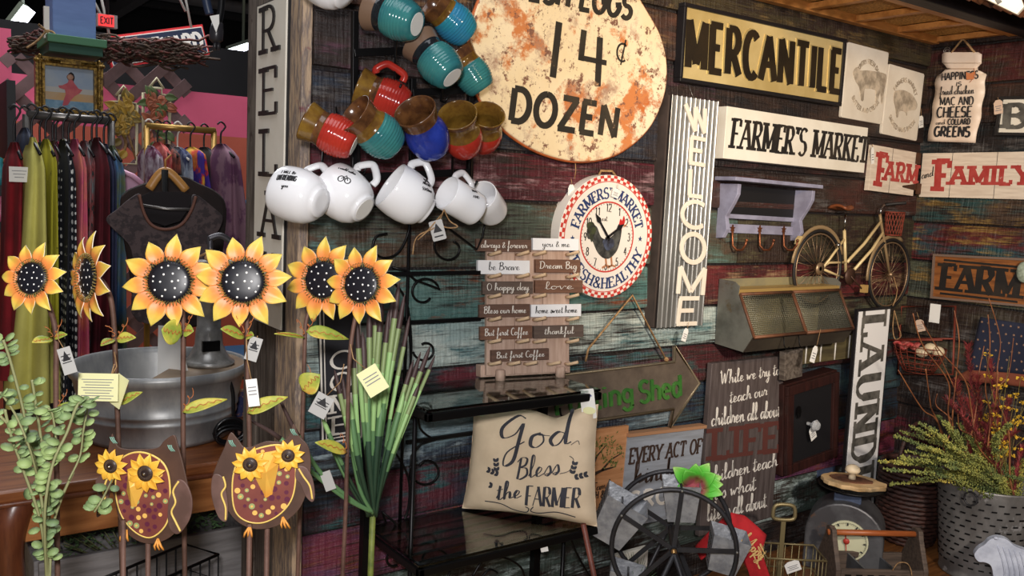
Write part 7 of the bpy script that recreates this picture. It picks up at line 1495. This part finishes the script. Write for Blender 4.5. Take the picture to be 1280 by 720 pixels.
# white board corner on the awning roof
o = Yp(1246, 2, 1.22); f0 = facing_frame(o, -10); t = T('white_roof_sign', 'white board lying on the awning roof at the top right corner', 'sign', f0); P = [loc_on(f0, *p) for p in ((1226, -4), (1271, 18), (1280, 8), (1262, -40), (1230, -44))]; mb = MB(); mb.prism([tuple(p) for p in P], -.02, 0); mb.build('board', sign_cream, t, bevel=.002); mb = MB(); a = loc_on(f0, 1240, 0); mb.ribbon([loc_on(f0, 1236, -1), loc_on(f0, 1242, -8), loc_on(f0, 1250, 4)], [.006]*3, 0, .001); mb.build('lettering', galv_dark, t)
# little blue-grey tin plate on the wall by the scale
M, W_, H_ = quad('B', (1022, 582), (1044, 578), (1042, 598), (1021, 601), .005); t = T('tin_plate', 'small blue-grey tin plate on the wall left of the LAUNDRY sign', 'plate', M); mb = MB(); mb.prism(rect(W_, H_, .004), -.004, .002); mb.build('plate', mat('scale_blue', C(70, 82, 108)), t, bevel=.001)
# ------------------------------------------------------------------ the shop on the left: lattice, pictures, clothes racks, hanging signs
YL = 5.0
lat_m = mat('mauve_lattice', C(146, 116, 116), .7, 0, C(126, 100, 100), 8)
def lattice(label, x0, x1, y0, y1, Y, pitch):
    """diamond lattice panel between photo columns/rows on plane Y"""
    A, B = Yp(x0, (y0+y1)/2, Y), Yp(x1, (y0+y1)/2, Y); zt, zb = Yp((x0+x1)/2, y0, Y).z, Yp((x0+x1)/2, y1, Y).z; wd, h = B.x-A.x, zt-zb
    t = T('lattice_panel', label, 'lattice', V((A.x, Y, zb)), 'lattice panels'); hw = .028
    for sgn, yy in ((1, 0), (-1, .012)):
        c = -h-wd
        while c < wd+h:
            # line x = c + sgn*z, clipped to the panel
            pts = []
            z0, z1 = 0, h
            xa, xb = c+(sgn*z0), c+(sgn*z1)
            if sgn > 0: lo, hi = max(0, -c), min(h, wd-c)
            else: lo, hi = max(0, c-wd), min(h, c)
            if hi-lo > .04:
                a, b = V((c+sgn*lo, yy, lo)), V((c+sgn*hi, yy, hi)); d = (b-a).normalized(); mb = MB(); f = frame((a+b)/2, d, (0, 1, 0)); mb.box((0, 0, 0), ((b-a).length, .011, hw*2), f); mb.build('slat', lat_m, t)
            c += pitch
    return t
lattice('mauve wooden lattice panel above the right clothes rack', 128, 234, 78, 585, YL, .19)
lattice('mauve wooden lattice panel at the far left behind the gold frame', 8, 100, 74, 600, YL+.06, .19)
tw_m = mat('twig_brown', C(86, 66, 50), .8, 0, C(52, 38, 30), 30); tw_r = mat('twig_red', C(112, 56, 48), .8, 0, C(70, 40, 34), 30)
t = T('twig_garland', 'long bundle of brown twigs lying along the top of the lattice', 'garland', Yp(130, 58, YL-.08)); Mi = t.matrix_world.inverted(); rnd = random.Random(17); A, B = MB(), MB()
for i in range(460):
    x = rnd.uniform(8, 215); L = rnd.uniform(26, 60); yy = 54+.06*(x-20)+rnd.gauss(0, 7); pts = []
    for k in range(6): pts.append(Mi @ Yp(x+L*k/5, yy+.05*L*k/5+rnd.uniform(-2.5, 2.5)+3*sin(k+x), YL-.08+rnd.uniform(-.06, .04)))
    (A if i % 3 else B).tube(pts, rnd.uniform(.004, .007), 4)
A.build('brown_twigs', tw_m, t)['kind'] = 'stuff'; B.build('red_twigs', tw_r, t)['kind'] = 'stuff'
# blue birdhouse box on a green base
yb_ = 4.6; o = Yp(94, 62, yb_); t = T('blue_box', 'tall pale blue wooden box on a green base standing above the gold frame', 'box', V((o.x, yb_, o.z))); z0 = Yp(94, 48, yb_).z-o.z; wd = Yp(121, 40, yb_).x-Yp(67, 40, yb_).x
mb = MB(); mb.box((0, .12, z0+.22), (wd, .22, .44)); mb.build('box_body', mat('birdhouse_blue', C(112, 138, 190), .6, 0, C(98, 122, 174), 3, (1, 1, 5)), t, bevel=.003)
gb = mat('birdhouse_green', C(76, 128, 92), .6); mb = MB(); zq = Yp(94, 58, yb_).z-o.z; mb.box((0, .1, (z0+zq)/2), (wd*1.36, .34, z0-zq)); mb.build('green_base', gb, t, bevel=.003); mb = MB(); z1 = Yp(94, 68, yb_).z-o.z; mb.box((0, .11, (zq+z1)/2), (wd*1.24, .28, zq-z1)); mb.build('lower_base', mat('birdhouse_dark_green', C(50, 96, 78), .6), t)
mb = MB(); a = Yp(57, 8, yb_)-V((o.x, yb_, o.z)); b = Yp(59, 48, yb_)-V((o.x, yb_, o.z)); mb.box(((a.x+b.x)/2, .0, (a.z+b.z)/2), (.022, .022, a.z-b.z)); mb.build('white_post', white_paint, t)
mb = MB(); 
for q in ([(56, 38), (66, 40), (70, 47), (62, 45), (58, 39), (50, 48), (40, 56), (33, 60)], [(57, 38), (52, 34), (48, 30), (56, 37)]): mb.tube(catmull([Yp(x, y, yb_-.03)-V((o.x, yb_, o.z)) for x, y in q], 4), .005, 5)
mb.build('raffia_bow', twine, t)
# gold framed picture of a figure in red by the sea
yp = 4.7; M = frame((Yp(44, 110, yp)+Yp(127, 112, yp))/2, (1, 0, 0), (0, 0, 1)); w_ = Yp(127, 110, yp).x-Yp(43, 110, yp).x; h_ = Yp(85, 73, yp).z-Yp(85, 146, yp).z
t = T('framed_picture', 'ornate gold framed picture of a person in red by the sea', 'picture', M); goldf = mat('ornate_gold', C(172, 138, 66), .4, .6, C(84, 62, 28), 60, bump=.5)
mb = MB(); bw_ = w_*.135; framebars(mb, w_, h_, bw_, -.02, .03)
for i in range(34):
    for (x, y) in ((-w_/2+bw_*.5, -h_/2+h_*i/33), (w_/2-bw_*.5, -h_/2+h_*i/33), (-w_/2+w_*i/33, h_/2-bw_*.5), (-w_/2+w_*i/33, -h_/2+bw_*.5)): mb.ball((x, y, .03), bw_*.26, 6)
mb.build('gold_frame', goldf, t)
mb = MB(); mb.prism(rect(w_-bw_*1.6, h_-bw_*1.6), -.02, -.004); 
for i, (ya, yb2, mi) in enumerate(((-.5, -.28, 1), (-.28, -.1, 2), (-.1, .02, 3))): mb.m = mi; hh_ = h_-bw_*1.8; mb.box((0, (ya+yb2)/2*hh_, -.003), (w_-bw_*1.9, (yb2-ya)*hh_, .002))
mb.m = 4; mb.prism([(x*w_, y*h_) for x, y in ((-.1, -.3), (-.02, -.28), (.02, -.2), (.08, -.12), (.16, -.06), (.2, .0), (.14, .02), (.08, .1), (.06, .15), (.0, .16), (-.02, .1), (-.1, .05), (-.16, .04), (-.14, .0), (-.06, -.02), (-.05, -.1), (-.08, -.2))], -.002, .001); mb.m = 5; mb.ball((.02*w_, .2*h_, 0), .016, 8, sc=(1, 1, .2)); mb.m = 6; mb.ball((.035*w_, .2*h_, -.003), .019, 8, sc=(.8, 1.3, .2))
mb.build('painting', [mat('art_sky', C(164, 184, 206), .5, 0, C(190, 200, 206), 5), mat('art_sea', C(88, 140, 176), .5, 0, C(150, 186, 206), 12), mat('art_sand', C(206, 184, 150), .5, 0, C(216, 170, 110), 6), mat('art_cloud', C(206, 204, 196), .5), mat('art_red', C(206, 82, 96), .5, 0, C(220, 110, 110), 20), mat('art_skin', C(196, 150, 124), .5), mat('art_hair', C(52, 40, 38), .5)], t)
mb = MB(); mb.box((0, h_*.44, .05), (w_*.3, .02, .014)); mb.build('crest', goldf, t)
# two wall panels of pressed leaves in wire frames
def leafpanel(label, px0, px1, py0, py1, cols, seed):
    y = 4.75; a, b = Yp(px0, (py0+py1)/2, y), Yp(px1, (py0+py1)/2, y); h = Yp(px0, py0, y).z-Yp(px0, py1, y).z; M = frame((a+b)/2, (1, 0, 0), (0, 0, 1)); w_ = b.x-a.x; t = T('leaf_panel', label, 'wall decoration', M, 'leaf wall panels'); rnd = random.Random(seed)
    mb = MB(); cr = mat('panel_wire_cream', C(206, 196, 160), .5)
    mb.tube([(-w_/2, -h/2, 0), (-w_/2, h/2-.03, 0), (-w_/2+.04, h/2-.03, 0), (-w_/2+.04, h/2, 0), (w_/2-.04, h/2, 0), (w_/2-.04, h/2-.03, 0), (w_/2, h/2-.03, 0), (w_/2, -h/2, 0)], .008, 6, True); mb.tube([(-.035, h/2, 0), (0, h/2+.05, 0), (.035, h/2, 0)], .007, 6); mb.build('wire_frame', cr, t)
    mb = MB(); mb.tube(catmull([(-.03, -h/2, 0), (.01, -h*.2, 0), (-.02, h*.1, 0), (.04, h*.3, 0)], 6), .008, 5); mb.tube([(.06, -h*.45, 0), (-.01, h*.25, 0)], .006, 5); mb.build('branch', twine, t)
    mb = MB()
    for i in range(34):
        x, y2 = rnd.uniform(-.36, .36)*w_, rnd.choice((rnd.uniform(.05, .45), rnd.uniform(-.45, .45)))*h; a = rnd.random()*6.3; mb.m = i % len(cols); leafmesh(mb, (x, y2, .01), (cos(a), sin(a), .1), (0, 0, 1), .062, .02, .06); mb.mi[-64:] = [i % len(cols)]*64
    mb.build('leaves', cols, t, solid=.003); return t
go = mat('leaf_gold', C(176, 140, 52), .5); rs = mat('leaf_rust', C(164, 92, 62), .5); gn = mat('leaf_moss', C(92, 112, 64), .5); og = mat('leaf_olive', C(132, 112, 52), .5)
lp = leafpanel('cream wire panel with golden leaves, left of the pair', 138, 171, 120, 205, [go, og, go], 2); leafpanel('cream wire panel with rust and green leaves, right of the pair', 179, 212, 110, 200, [rs, gn, rs], 3)

# clothes
def cloth(name, c1, c2=None, sc=14, **k): return mat(name, c1, .85, 0, c2, sc, **k)
def rackrail(name, label, px0, py0, px1, py1, y, m_, legs):
    a, b = Yp(px0, py0, y), Yp(px1, py1, y); b.z = a.z; t = T(name, label, 'rack', V((a.x, y, 0))); mb = MB(); mb.tube([a-V((a.x, y, 0)), b-V((a.x, y, 0))], .016, 8); mb.build('rail', m_, t)
    for x in legs:
        mb = MB(); q = a.lerp(b, x)-V((a.x, y, 0)); mb.tube([(q.x, 0, q.z), (q.x, 0, .0)], .014, 8); mb.tube([(q.x, -.25, .015), (q.x, .25, .015)], .014, 8); mb.build('upright', m_, t)
    return a.z
yr1 = 3.75
zr1 = rackrail('clothes_rack', 'black clothes rack crowded with colourful dresses on the left', 33, 143, 139, 150, yr1, mat('rack_chrome', C(120, 116, 112), .3, .7), (.0, 1.0))
hang_m = mat('hanger_black', C(20, 20, 22), .4)
def garment(label, px, wtop, wbot, ytop, ybot, y, m_, seed, cat='dress', zr=None, hanger=hang_m, lean=0):
    """a garment hung sideways on a rail: shoulders edge-on, cloth falling in folds"""
    top = Yp(px, ytop, y); bot = Yp(px+lean, ybot, y); k = depth(top)/FPX; wt, wb = wtop*k/2, wbot*k/2; Ht = top.z-bot.z; dx = bot.x-top.x; rnd = random.Random(seed); ph = rnd.random()*6; nf = rnd.choice((5, 6, 7))
    t = T('dress' if cat == 'dress' else cat, label, cat, V((top.x, y, top.z)), 'clothes on the racks')
    def fn(u, v):
        a = 2*pi*u; sh = min(1, v/.12); w_ = (wt*.35+wt*.65*sh**.6)+(wb-wt)*v**1.3; dp_ = (.05+.15*sh**.7)*(1-.15*v); f = 1+(.10+.22*v)*sin(nf*a+ph+1.5*v)
        return (dx*v+w_*cos(a)*f, dp_*sin(a)*f, -Ht*v)
    mb = MB(); mb.grid(fn, 44, 18); n = 44; mb.f.append(list(range(n))); mb.mi.append(0); mb.sm.append(False); mb.build('fabric', m_, t)
    zr = zr or top.z+.07; mb = MB(); h = zr-top.z+.012
    mb.tube(catmull([(0, 0, -.02), (0, 0, h*.55), (.012, 0, h*.8), (.02, .0, h), (0, .0, h+.018), (-.016, 0, h+.005)], 4), .0042, 6); mb.tube([(0, -.19, -.06), (0, 0, 0), (0, .19, -.06)], .006, 6); mb.build('hanger', hanger, t); return t
G = [('deep red dress with a white label card, left end of the rack', 18, 20, 30, 178, 470, cloth('red_satin', C(150, 22, 34), C(110, 14, 26), 5)), ('pale yellow long dress beside the red dress', 40, 20, 56, 172, 500, cloth('pale_yellow', C(214, 208, 112), C(192, 186, 96), 4)), ('grey and white print dress behind the yellow dress', 50, 10, 16, 178, 400, cloth('grey_print', C(128, 128, 140), C(84, 84, 96), 20)), ('lime dress with black spots', 57, 13, 19, 174, 420, cloth('lime_spot', C(178, 172, 46), None, spots=(C(34, 34, 26), 9, .58))), ('plum and olive dress between the lime and the polka dot dress', 66, 9, 13, 176, 440, cloth('plum_print', C(112, 44, 84), C(96, 90, 50), 12)),
     ('narrow orange and pink striped dress left of the polka dots', 70, 7, 9, 177, 360, cloth('orange_pink', C(206, 88, 74), C(190, 70, 110), 8)), ('coral and pink tie-dyed dress in the middle of the rack', 93, 14, 20, 174, 480, cloth('coral_dye', C(222, 128, 104), C(206, 84, 124), 6)), ('navy and teal print dress right of the polka dots', 86, 8, 11, 179, 440, cloth('navy_print', C(34, 42, 72), C(70, 110, 120), 18)), ('grey and red floral dress', 105, 12, 18, 176, 450, cloth('grey_floral', C(120, 124, 126), C(168, 64, 64), 14, spots=(C(44, 60, 60), 14, .56))), ('teal and white print top beside the floral dress', 115, 7, 9, 175, 400, cloth('teal_print', C(90, 140, 130), C(206, 210, 206), 20)),
     ('dark red velvet dress near the right end of the rack', 121, 13, 24, 172, 500, cloth('wine_velvet', C(96, 14, 28), C(66, 8, 20), 6)), ('blue and green tie-dyed dress at the right end of the rack', 138, 18, 26, 182, 470, cloth('blue_dye', C(62, 104, 150), C(104, 112, 62), 6, col3=C(40, 66, 120))), ('slate blue dress between the velvet and the tie-dyed dress', 130, 7, 10, 180, 480, cloth('slate_blue', C(66, 72, 104), C(50, 54, 84), 6)), ('denim jacket hung at the left end of the rack behind the dresses', 31, 16, 20, 160, 330, cloth('denim', C(54, 62, 82), C(40, 46, 64), 16))]
for i, (lab, px, wt_, wb_, y0, y1, m_) in enumerate(G): g_ = garment(lab, px, wt_, wb_, y0, y1, yr1+.02*((i*7) % 3-1)-{1: .16, 3: .08, 6: .12, 10: .1}.get(i, 0), m_, i, 'dress' if 'dress' in lab.split()[:9] or 'dress' in lab else 'top' if 'top' in lab else 'jacket', zr1)
# polka dot dress: dots are woven into the cloth
def dots_mat():
    m = bpy.data.materials.new('polka_cloth'); m.use_nodes = True; N = m.node_tree.nodes; L = m.node_tree.links; p = N['Principled BSDF']; p.inputs['Roughness'].default_value = .85
    tc = N.new('ShaderNodeTexCoord'); v = N.new('ShaderNodeTexVoronoi'); v.inputs['Scale'].default_value = 34; v.inputs['Randomness'].default_value = .12; L.new(tc.outputs['Object'], v.inputs['Vector']); r = N.new('ShaderNodeMath'); r.operation = 'LESS_THAN'; r.inputs[1].default_value = .30; L.new(v.outputs['Distance'], r.inputs[0]); mx = N.new('ShaderNodeMix'); mx.data_type = 'RGBA'; mx.inputs[6].default_value = C(24, 26, 36); mx.inputs[7].default_value = C(220, 220, 216); L.new(r.outputs[0], mx.inputs[0]); L.new(mx.outputs[2], p.inputs['Base Color']); return m
garment('black dress with white polka dots in the middle of the rack', 79, 13, 26, 174, 520, yr1-.14, dots_mat(), 40, 'dress', zr1)
f = frame(Yp(24, 218, yr1-.28), (1, 0, 0), (0, 0, 1)); t = T('label_card', 'white label card pinned to the deep red dress', 'card', f); mb = MB(); mb.prism(rect(.062, .052), 0, .002); mb.m = 1
for i in range(3): mb.box((0, .012-.011*i, .0024), (.045-.008*i, .002, .0006))
mb.build('card', [card, mat('grey_print', C(120, 120, 125))], t)
yr2 = 4.35; gold_r = mat('rail_gold', C(176, 140, 74), .35, .6)
zr2 = rackrail('clothes_rack', 'clothes rack with a gold rail of bright shirts by the pink wall', 182, 157, 269, 162, yr2, gold_r, (.02, .98))
G2 = [('white and plum blouse at the left end of the gold rail', 186, 14, 20, 182, 300, cloth('plum_white', C(96, 36, 70), C(190, 180, 190), 14)), ('red and white print shirt on the gold rail', 197, 12, 16, 178, 300, cloth('red_print', C(160, 46, 56), C(206, 196, 196), 20)), ('dark floral shirt on the gold rail', 208, 12, 17, 180, 300, cloth('dark_floral', C(40, 40, 40), C(166, 90, 74), 20)), ('navy and white shirt left of the rainbow shirt', 222, 11, 18, 184, 280, cloth('navy_white', C(52, 60, 96), C(180, 190, 204), 12)), ('charcoal jacket right of the rainbow shirt', 255, 14, 26, 184, 300, cloth('charcoal', C(50, 52, 54), C(36, 38, 40), 10))]
for i, (lab, px, wt_, wb_, y0, y1, m_) in enumerate(G2): garment(lab, px, wt_, wb_, y0, y1, yr2, m_, 60+i, 'jacket' if 'jacket' in lab else 'shirt', zr2, white_paint if i in (0, 3) else hang_m, 4)
garment('purple shirt with rainbow coloured sleeve on the gold rail', 238, 16, 26, 184, 262, yr2-.03, cloth('rainbow', C(72, 46, 150), C(206, 50, 50), 5, ramp=(.47, .5), col3=C(232, 200, 70)), 70, 'shirt', zr2, hang_m, 6)
cm = cloth('mauve_coat_cloth', C(140, 104, 120), C(104, 62, 92), 10, ramp=(.47, .55)); g_ = garment('long mauve floral coat at the right end of the gold rail', 276, 16, 44, 180, 330, yr2-.25, cm, 75, 'coat', zr2, hang_m, 16)
# brown lace top facing us, brown jacket behind it
yl = 3.25; 
def front_top(name, label, cat, y, outline_, m_, depth_, hang=True):
    o = Yp(205, 250, y); f0 = facing_frame(o, 2); t = T(name, label, cat, f0); pl3 = [(p.x, p.y) for p in catmull([loc_on(f0, *p).to_3d() for p in outline_], 4, True)]; mb = MB(); mb.prism(pl3, -depth_, depth_); mb.build('fabric', m_, t, bevel=.012); return t, f0
lace = mat('brown_lace', C(76, 62, 62), .8, 0, C(50, 40, 42), 34, bump=.3, ramp=(.46, .54)); bj = mat('brown_velour', C(40, 26, 22), .85, 0, C(28, 18, 16), 6)
t, f0 = front_top('brown_jacket', 'dark brown jacket hanging behind the lace top', 'jacket', yl+.16, [(206, 218), (190, 226), (172, 232), (157, 240), (150, 258), (160, 330), (180, 400), (270, 400), (276, 330), (282, 262), (270, 240), (246, 228), (232, 221)], bj, .04)
mb = MB(); a = loc_on(f0, 186, 236); b = loc_on(f0, 206, 224); c_ = loc_on(f0, 232, 238); mb.tube(catmull([(a.x, a.y, .05), (b.x, b.y+.03, .05), (c_.x, c_.y, .05)], 6), .016, 8, flat=.6); mb.tube([(b.x, b.y+.03, .05), (b.x, b.y+.07, .05), (b.x+.02, b.y+.09, .05)], .004, 5); mb.build('wooden_hanger', mat('hanger_wood', C(196, 140, 74), .4), t)
t, f0 = front_top('lace_top', 'brown short-sleeved lace top with a scooped neckline facing the camera', 'top', yl, [(173, 242), (160, 250), (146, 262), (133, 273), (140, 284), (155, 298), (164, 312), (168, 345), (172, 400), (268, 400), (268, 345), (262, 312), (266, 296), (274, 284), (277, 270), (262, 256), (246, 244), (240, 246), (238, 262), (226, 279), (207, 285), (190, 280), (180, 265), (176, 248)], lace, .035)
mb = MB(); nk = [loc_on(f0, *p) for p in ((174, 243), (180, 266), (190, 281), (207, 286), (226, 280), (238, 263), (244, 245))]; mb.tube(catmull([(p.x, p.y, .037) for p in nk], 4), .006, 5); mb.build('neck_trim', mat('trim_copper', C(112, 72, 58), .7), t)
mb = MB(); a, b = loc_on(f0, 172, 256), loc_on(f0, 246, 262); mb.tube([(a.x, a.y, .0), ((a.x+b.x)/2, a.y-.012, .0), (b.x, b.y, .0)], .006, 6); mb.build('hanger_bar', mat('rack_chrome', C(120, 116, 112), .3, .7), t)
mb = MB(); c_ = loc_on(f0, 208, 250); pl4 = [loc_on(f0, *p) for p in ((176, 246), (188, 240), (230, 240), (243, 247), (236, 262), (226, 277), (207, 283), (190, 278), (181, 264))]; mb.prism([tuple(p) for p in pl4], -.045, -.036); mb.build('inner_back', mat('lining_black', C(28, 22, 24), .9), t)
a, b = loc_on(f0, 170, 232), loc_on(f0, 250, 240)
# standing rail the two tops hang from
a = Yp(160, 232, yl+.08); t = T('straight_arm_stand', 'dark stand holding the brown tops', 'stand', V((Yp(206, 240, yl+.09).x, yl+.09, 0))); mb = MB(); zt4 = Yp(206, 212, yl+.09).z; mb.tube([(0, 0, 0), (0, 0, zt4)], .012, 8); mb.build('pole', black_iron, t); mb = MB(); mb.lathe([(0, 0), (.2, 0), (.2, .015), (0, .02)], 24); mb.build('base', black_iron, t)
# pink top on a pink hanger between the racks
o = Yp(162, 228, 3.9); f0 = facing_frame(o); t = T('pink_top', 'pale pink top on a pink hanger between the two racks', 'top', f0); P = [loc_on(f0, *p) for p in ((148, 222), (158, 214), (176, 224), (180, 240), (176, 300), (150, 300), (146, 250))]; mb = MB(); mb.prism([tuple(p) for p in P], -.03, .03); mb.build('fabric', mat('pale_pink', C(206, 160, 184), .8), t, bevel=.01); mb = MB(); P = [loc_on(f0, *p) for p in ((144, 216), (152, 214), (166, 220), (178, 230))]; mb.tube([(p.x, p.y, .04) for p in P], .011, 6); mb.build('hanger', mat('hanger_pink', C(226, 170, 196), .4), t)
# blue chair far behind
o = Zp(314, 330, 0); o = V((Yp(312, 270, 5.2).x, 5.2, 0)); t = T('blue_chair', 'blue chair far behind by the pink wall', 'chair', o); blc = mat('chair_blue', C(30, 92, 130), .5); zt5 = Yp(312, 253, 5.2).z
mb = MB(); mb.box((0, .2, zt5-.16), (.42, .04, .34)); mb.build('backrest', blc, t, bevel=.03); mb = MB(); mb.box((0, 0, .45), (.44, .44, .05)); mb.build('seat', blc, t, bevel=.02)
for x in (-.18, .18):
    for y in (-.18, .18): mb = MB(); mb.tube([(x, y, 0), (x, y, zt5-.3 if y > 0 else .44)], .013, 8); mb.build('leg', mat('chrome', C(200, 198, 192), .15, 1), t)
# dark shelf of trinkets at the left edge
ysf = 3.9; zs_ = [Yp(8, p, ysf).z for p in (232, 278)]; x0 = Yp(-40, 250, ysf).x; x1 = Yp(16, 250, ysf).x; t = T('dark_shelf', 'dark shelf unit with coloured trinkets at the left edge', 'shelf', V((x0, ysf, 0))); 
for x in (0, x1-x0): mb = MB(); mb.box((x, .15, zs_[0]/2+.2), (.03, .3, zs_[0]+.4)); mb.build('side_panel', mat('shelf_black', C(30, 30, 34), .6), t)
for z in zs_: mb = MB(); mb.box(((x1-x0)/2, .15, z-.02), (x1-x0-.032, .3, .04)); mb.build('board', mat('shelf_black', C(30, 30, 34), .6), t)
tc_ = [('teal', C(56, 150, 160)), ('pink', C(220, 120, 150)), ('orange', C(226, 130, 60)), ('blue', C(60, 80, 190)), ('green', C(96, 140, 84)), ('cream', C(210, 200, 180))]
for i, (nm, c) in enumerate(tc_):
    row = i % 2; x = Yp((2, 12)[i//2 % 2] if i < 4 else (7, 7)[i-4], 240, ysf).x; t = T('trinket', nm+' trinket on the '+('upper' if row == 0 else 'lower')+' board of the dark shelf', 'trinket', V((x, ysf+.06+.09*(i > 3), zs_[row])), 'trinkets on the dark shelf'); mb = MB(); mb.lathe([(0, 0), (.022, 0), (.03, .03), (.02, .07), (.012, .085), (.016, .1), (0, .11)], 14); mb.build('figure', mat('trinket_'+nm, c, .4), t)

# hanging signs, lamps, plugs under the roof
M = frame(Yp(190, 52, 6.0), Yp(250, 36, 6.0)-Yp(140, 50, 6.0), (0, 0, 1)); t = T('hanging_sign', 'navy hanging shop sign with red border and white letters ending ARD', 'sign', M); k2 = lambda px, py: loc_on(M, px, py); a, b, c_ = k2(129, 45), k2(253, 31), k2(253, 62); W_, H_ = (b-a).length, 20*depth(M.translation)/FPX*1.9
cx, cy = (a.x+b.x)/2, (a.y+b.y)/2-H_/2; mb = MB(); mb.box((cx, cy, -.02), (W_, H_, .04)); mb.build('red_border', mat('sign_red', C(206, 44, 48), .5), t); mb = MB(); mb.box((cx, cy, .002), (W_*.97, H_*.86, .006)); mb.build('white_line', white_paint, t); mb = MB(); mb.box((cx, cy, .004), (W_*.955, H_*.8, .006)); mb.build('navy_panel', mat('sign_navy', C(30, 40, 66), .5), t)
mb = MB(); text(mb, 'BOULEVARD', (cx-W_*.45, cy-H_*.26), (W_*.9, 0), (0, H_*.5), .007, .009, wt=.13, ht=.1); mb.build('lettering', white_paint, t)
mb = MB()
for px in (137, 239): p = k2(px, 46 if px < 200 else 34); mb.tube([(p.x, p.y, 0), (p.x+.02, p.y+.35, 0), (p.x+.01, p.y+1.2, 0)], .009, 5); mb.tube([(p.x-.01, p.y+.1, 0), (p.x-.05, p.y+.3, 0), (p.x+.02, p.y+.5, 0)], .009, 5)
mb.build('ropes', mat('rope_white', C(206, 204, 196), .8), t)
o = Yp(134, 26, 5.6); f0 = frame(o, (1, 0, 0), (0, 0, 1)); t = T('exit_sign', 'small lit red EXIT sign hanging under the roof', 'sign', f0); mb = MB(); k = depth(o)/FPX; mb.box((.0, 0, -.02), (24*k, 16*k, .04)); mb.build('housing', mat('grey_housing', C(120, 112, 110), .5), t); mb = MB(); mb.box((-.006, 0, .002), (18*k, 14*k, .006)); mb.build('lit_face', mat('exit_red', C(230, 50, 50), .5, emit=1.0), t); mb = MB(); text(mb, 'EXIT', (-8*k, -4*k), (15*k, 0), (0, 8*k), .005, .0065, wt=.1); mb.build('lettering', mat('exit_dark', C(90, 20, 24), .5), t); mb = MB(); mb.tube([(0, 8*k, 0), (0, 1.5, 0)], .01, 5); mb.build('hanging_rod', steel, t)
for lab, p, q, y in (('lit fluorescent tube lamp under the roof at the far left', (20, 33), (37, 11), 7.4), ('lit fluorescent tube lamp under the roof beside the RELAX sign', (286, 66), (322, 54), 8.4)):
    a, b = Yp(*p, y), Yp(*q, y-.05); c_ = (a+b)/2; t = T('fluorescent_lamp', lab, 'lamp', c_, 'fluorescent lamps'); d = (b-a)/2; wdt = .04 if p[0] < 100 else .035; mb = MB(); f = frame((0, 0, 0), d, (0, 0, 1)); mb.box((0, 0, 0), (d.length*2, wdt*1.6, wdt*1.6), f); mb.build('tube', mat('tube_light', C(238, 240, 255), .5, emit=7), t); mb = MB(); mb.box((0, wdt*1.3, -wdt*.2), (d.length*2.05, wdt*.8, wdt*2.2), f); mb.tube([(0, 0, wdt), (0, 0, 1.2)], .015, 5); mb.build('fitting', mat('lamp_fitting', C(150, 160, 140), .5), t)
t = T('power_plugs', 'black power cords with plugs and a white tag hanging at the top of the shop', 'cord', Yp(268, 20, 2.7)); Mi = t.matrix_world.inverted(); q = lambda px, py: Mi @ Yp(px, py, 2.7)
mb = MB(); mb.tube(catmull([q(277, -30), q(277, 0), q(275, 20), q(271, 34)], 5), .011, 8); mb.build('cord', mat('cord_black', C(16, 16, 18), .3), t)
mb = MB(); mb.tube(catmull([q(255, -20), q(258, 2), q(262, 18)], 5), [.013]*11, 8); mb.build('second_cord', mat('cord_blue', C(40, 52, 76), .4), t)
mb = MB(); mb.tube([q(272, 28), q(271, 38), q(270, 50), q(270, 53)], [.016, .02, .02, .012], 10); mb.tube([q(269, 52), q(268, 62)], .006, 5); mb.tube([q(273, 52), q(273, 62)], .006, 5); mb.build('plug', mat('plug_clear', C(50, 48, 52), .3), t)
f = Mi @ frame(Yp(269, 28, 2.68), camvec(1, .1, 0), camvec(0, 1, 0)); mb = MB(); mb.prism([(-.014, .02), (.014, .022), (.012, -.004), (0, -.03), (-.006, -.01)], 0, .001, f); mb.build('white_tag', card, t)
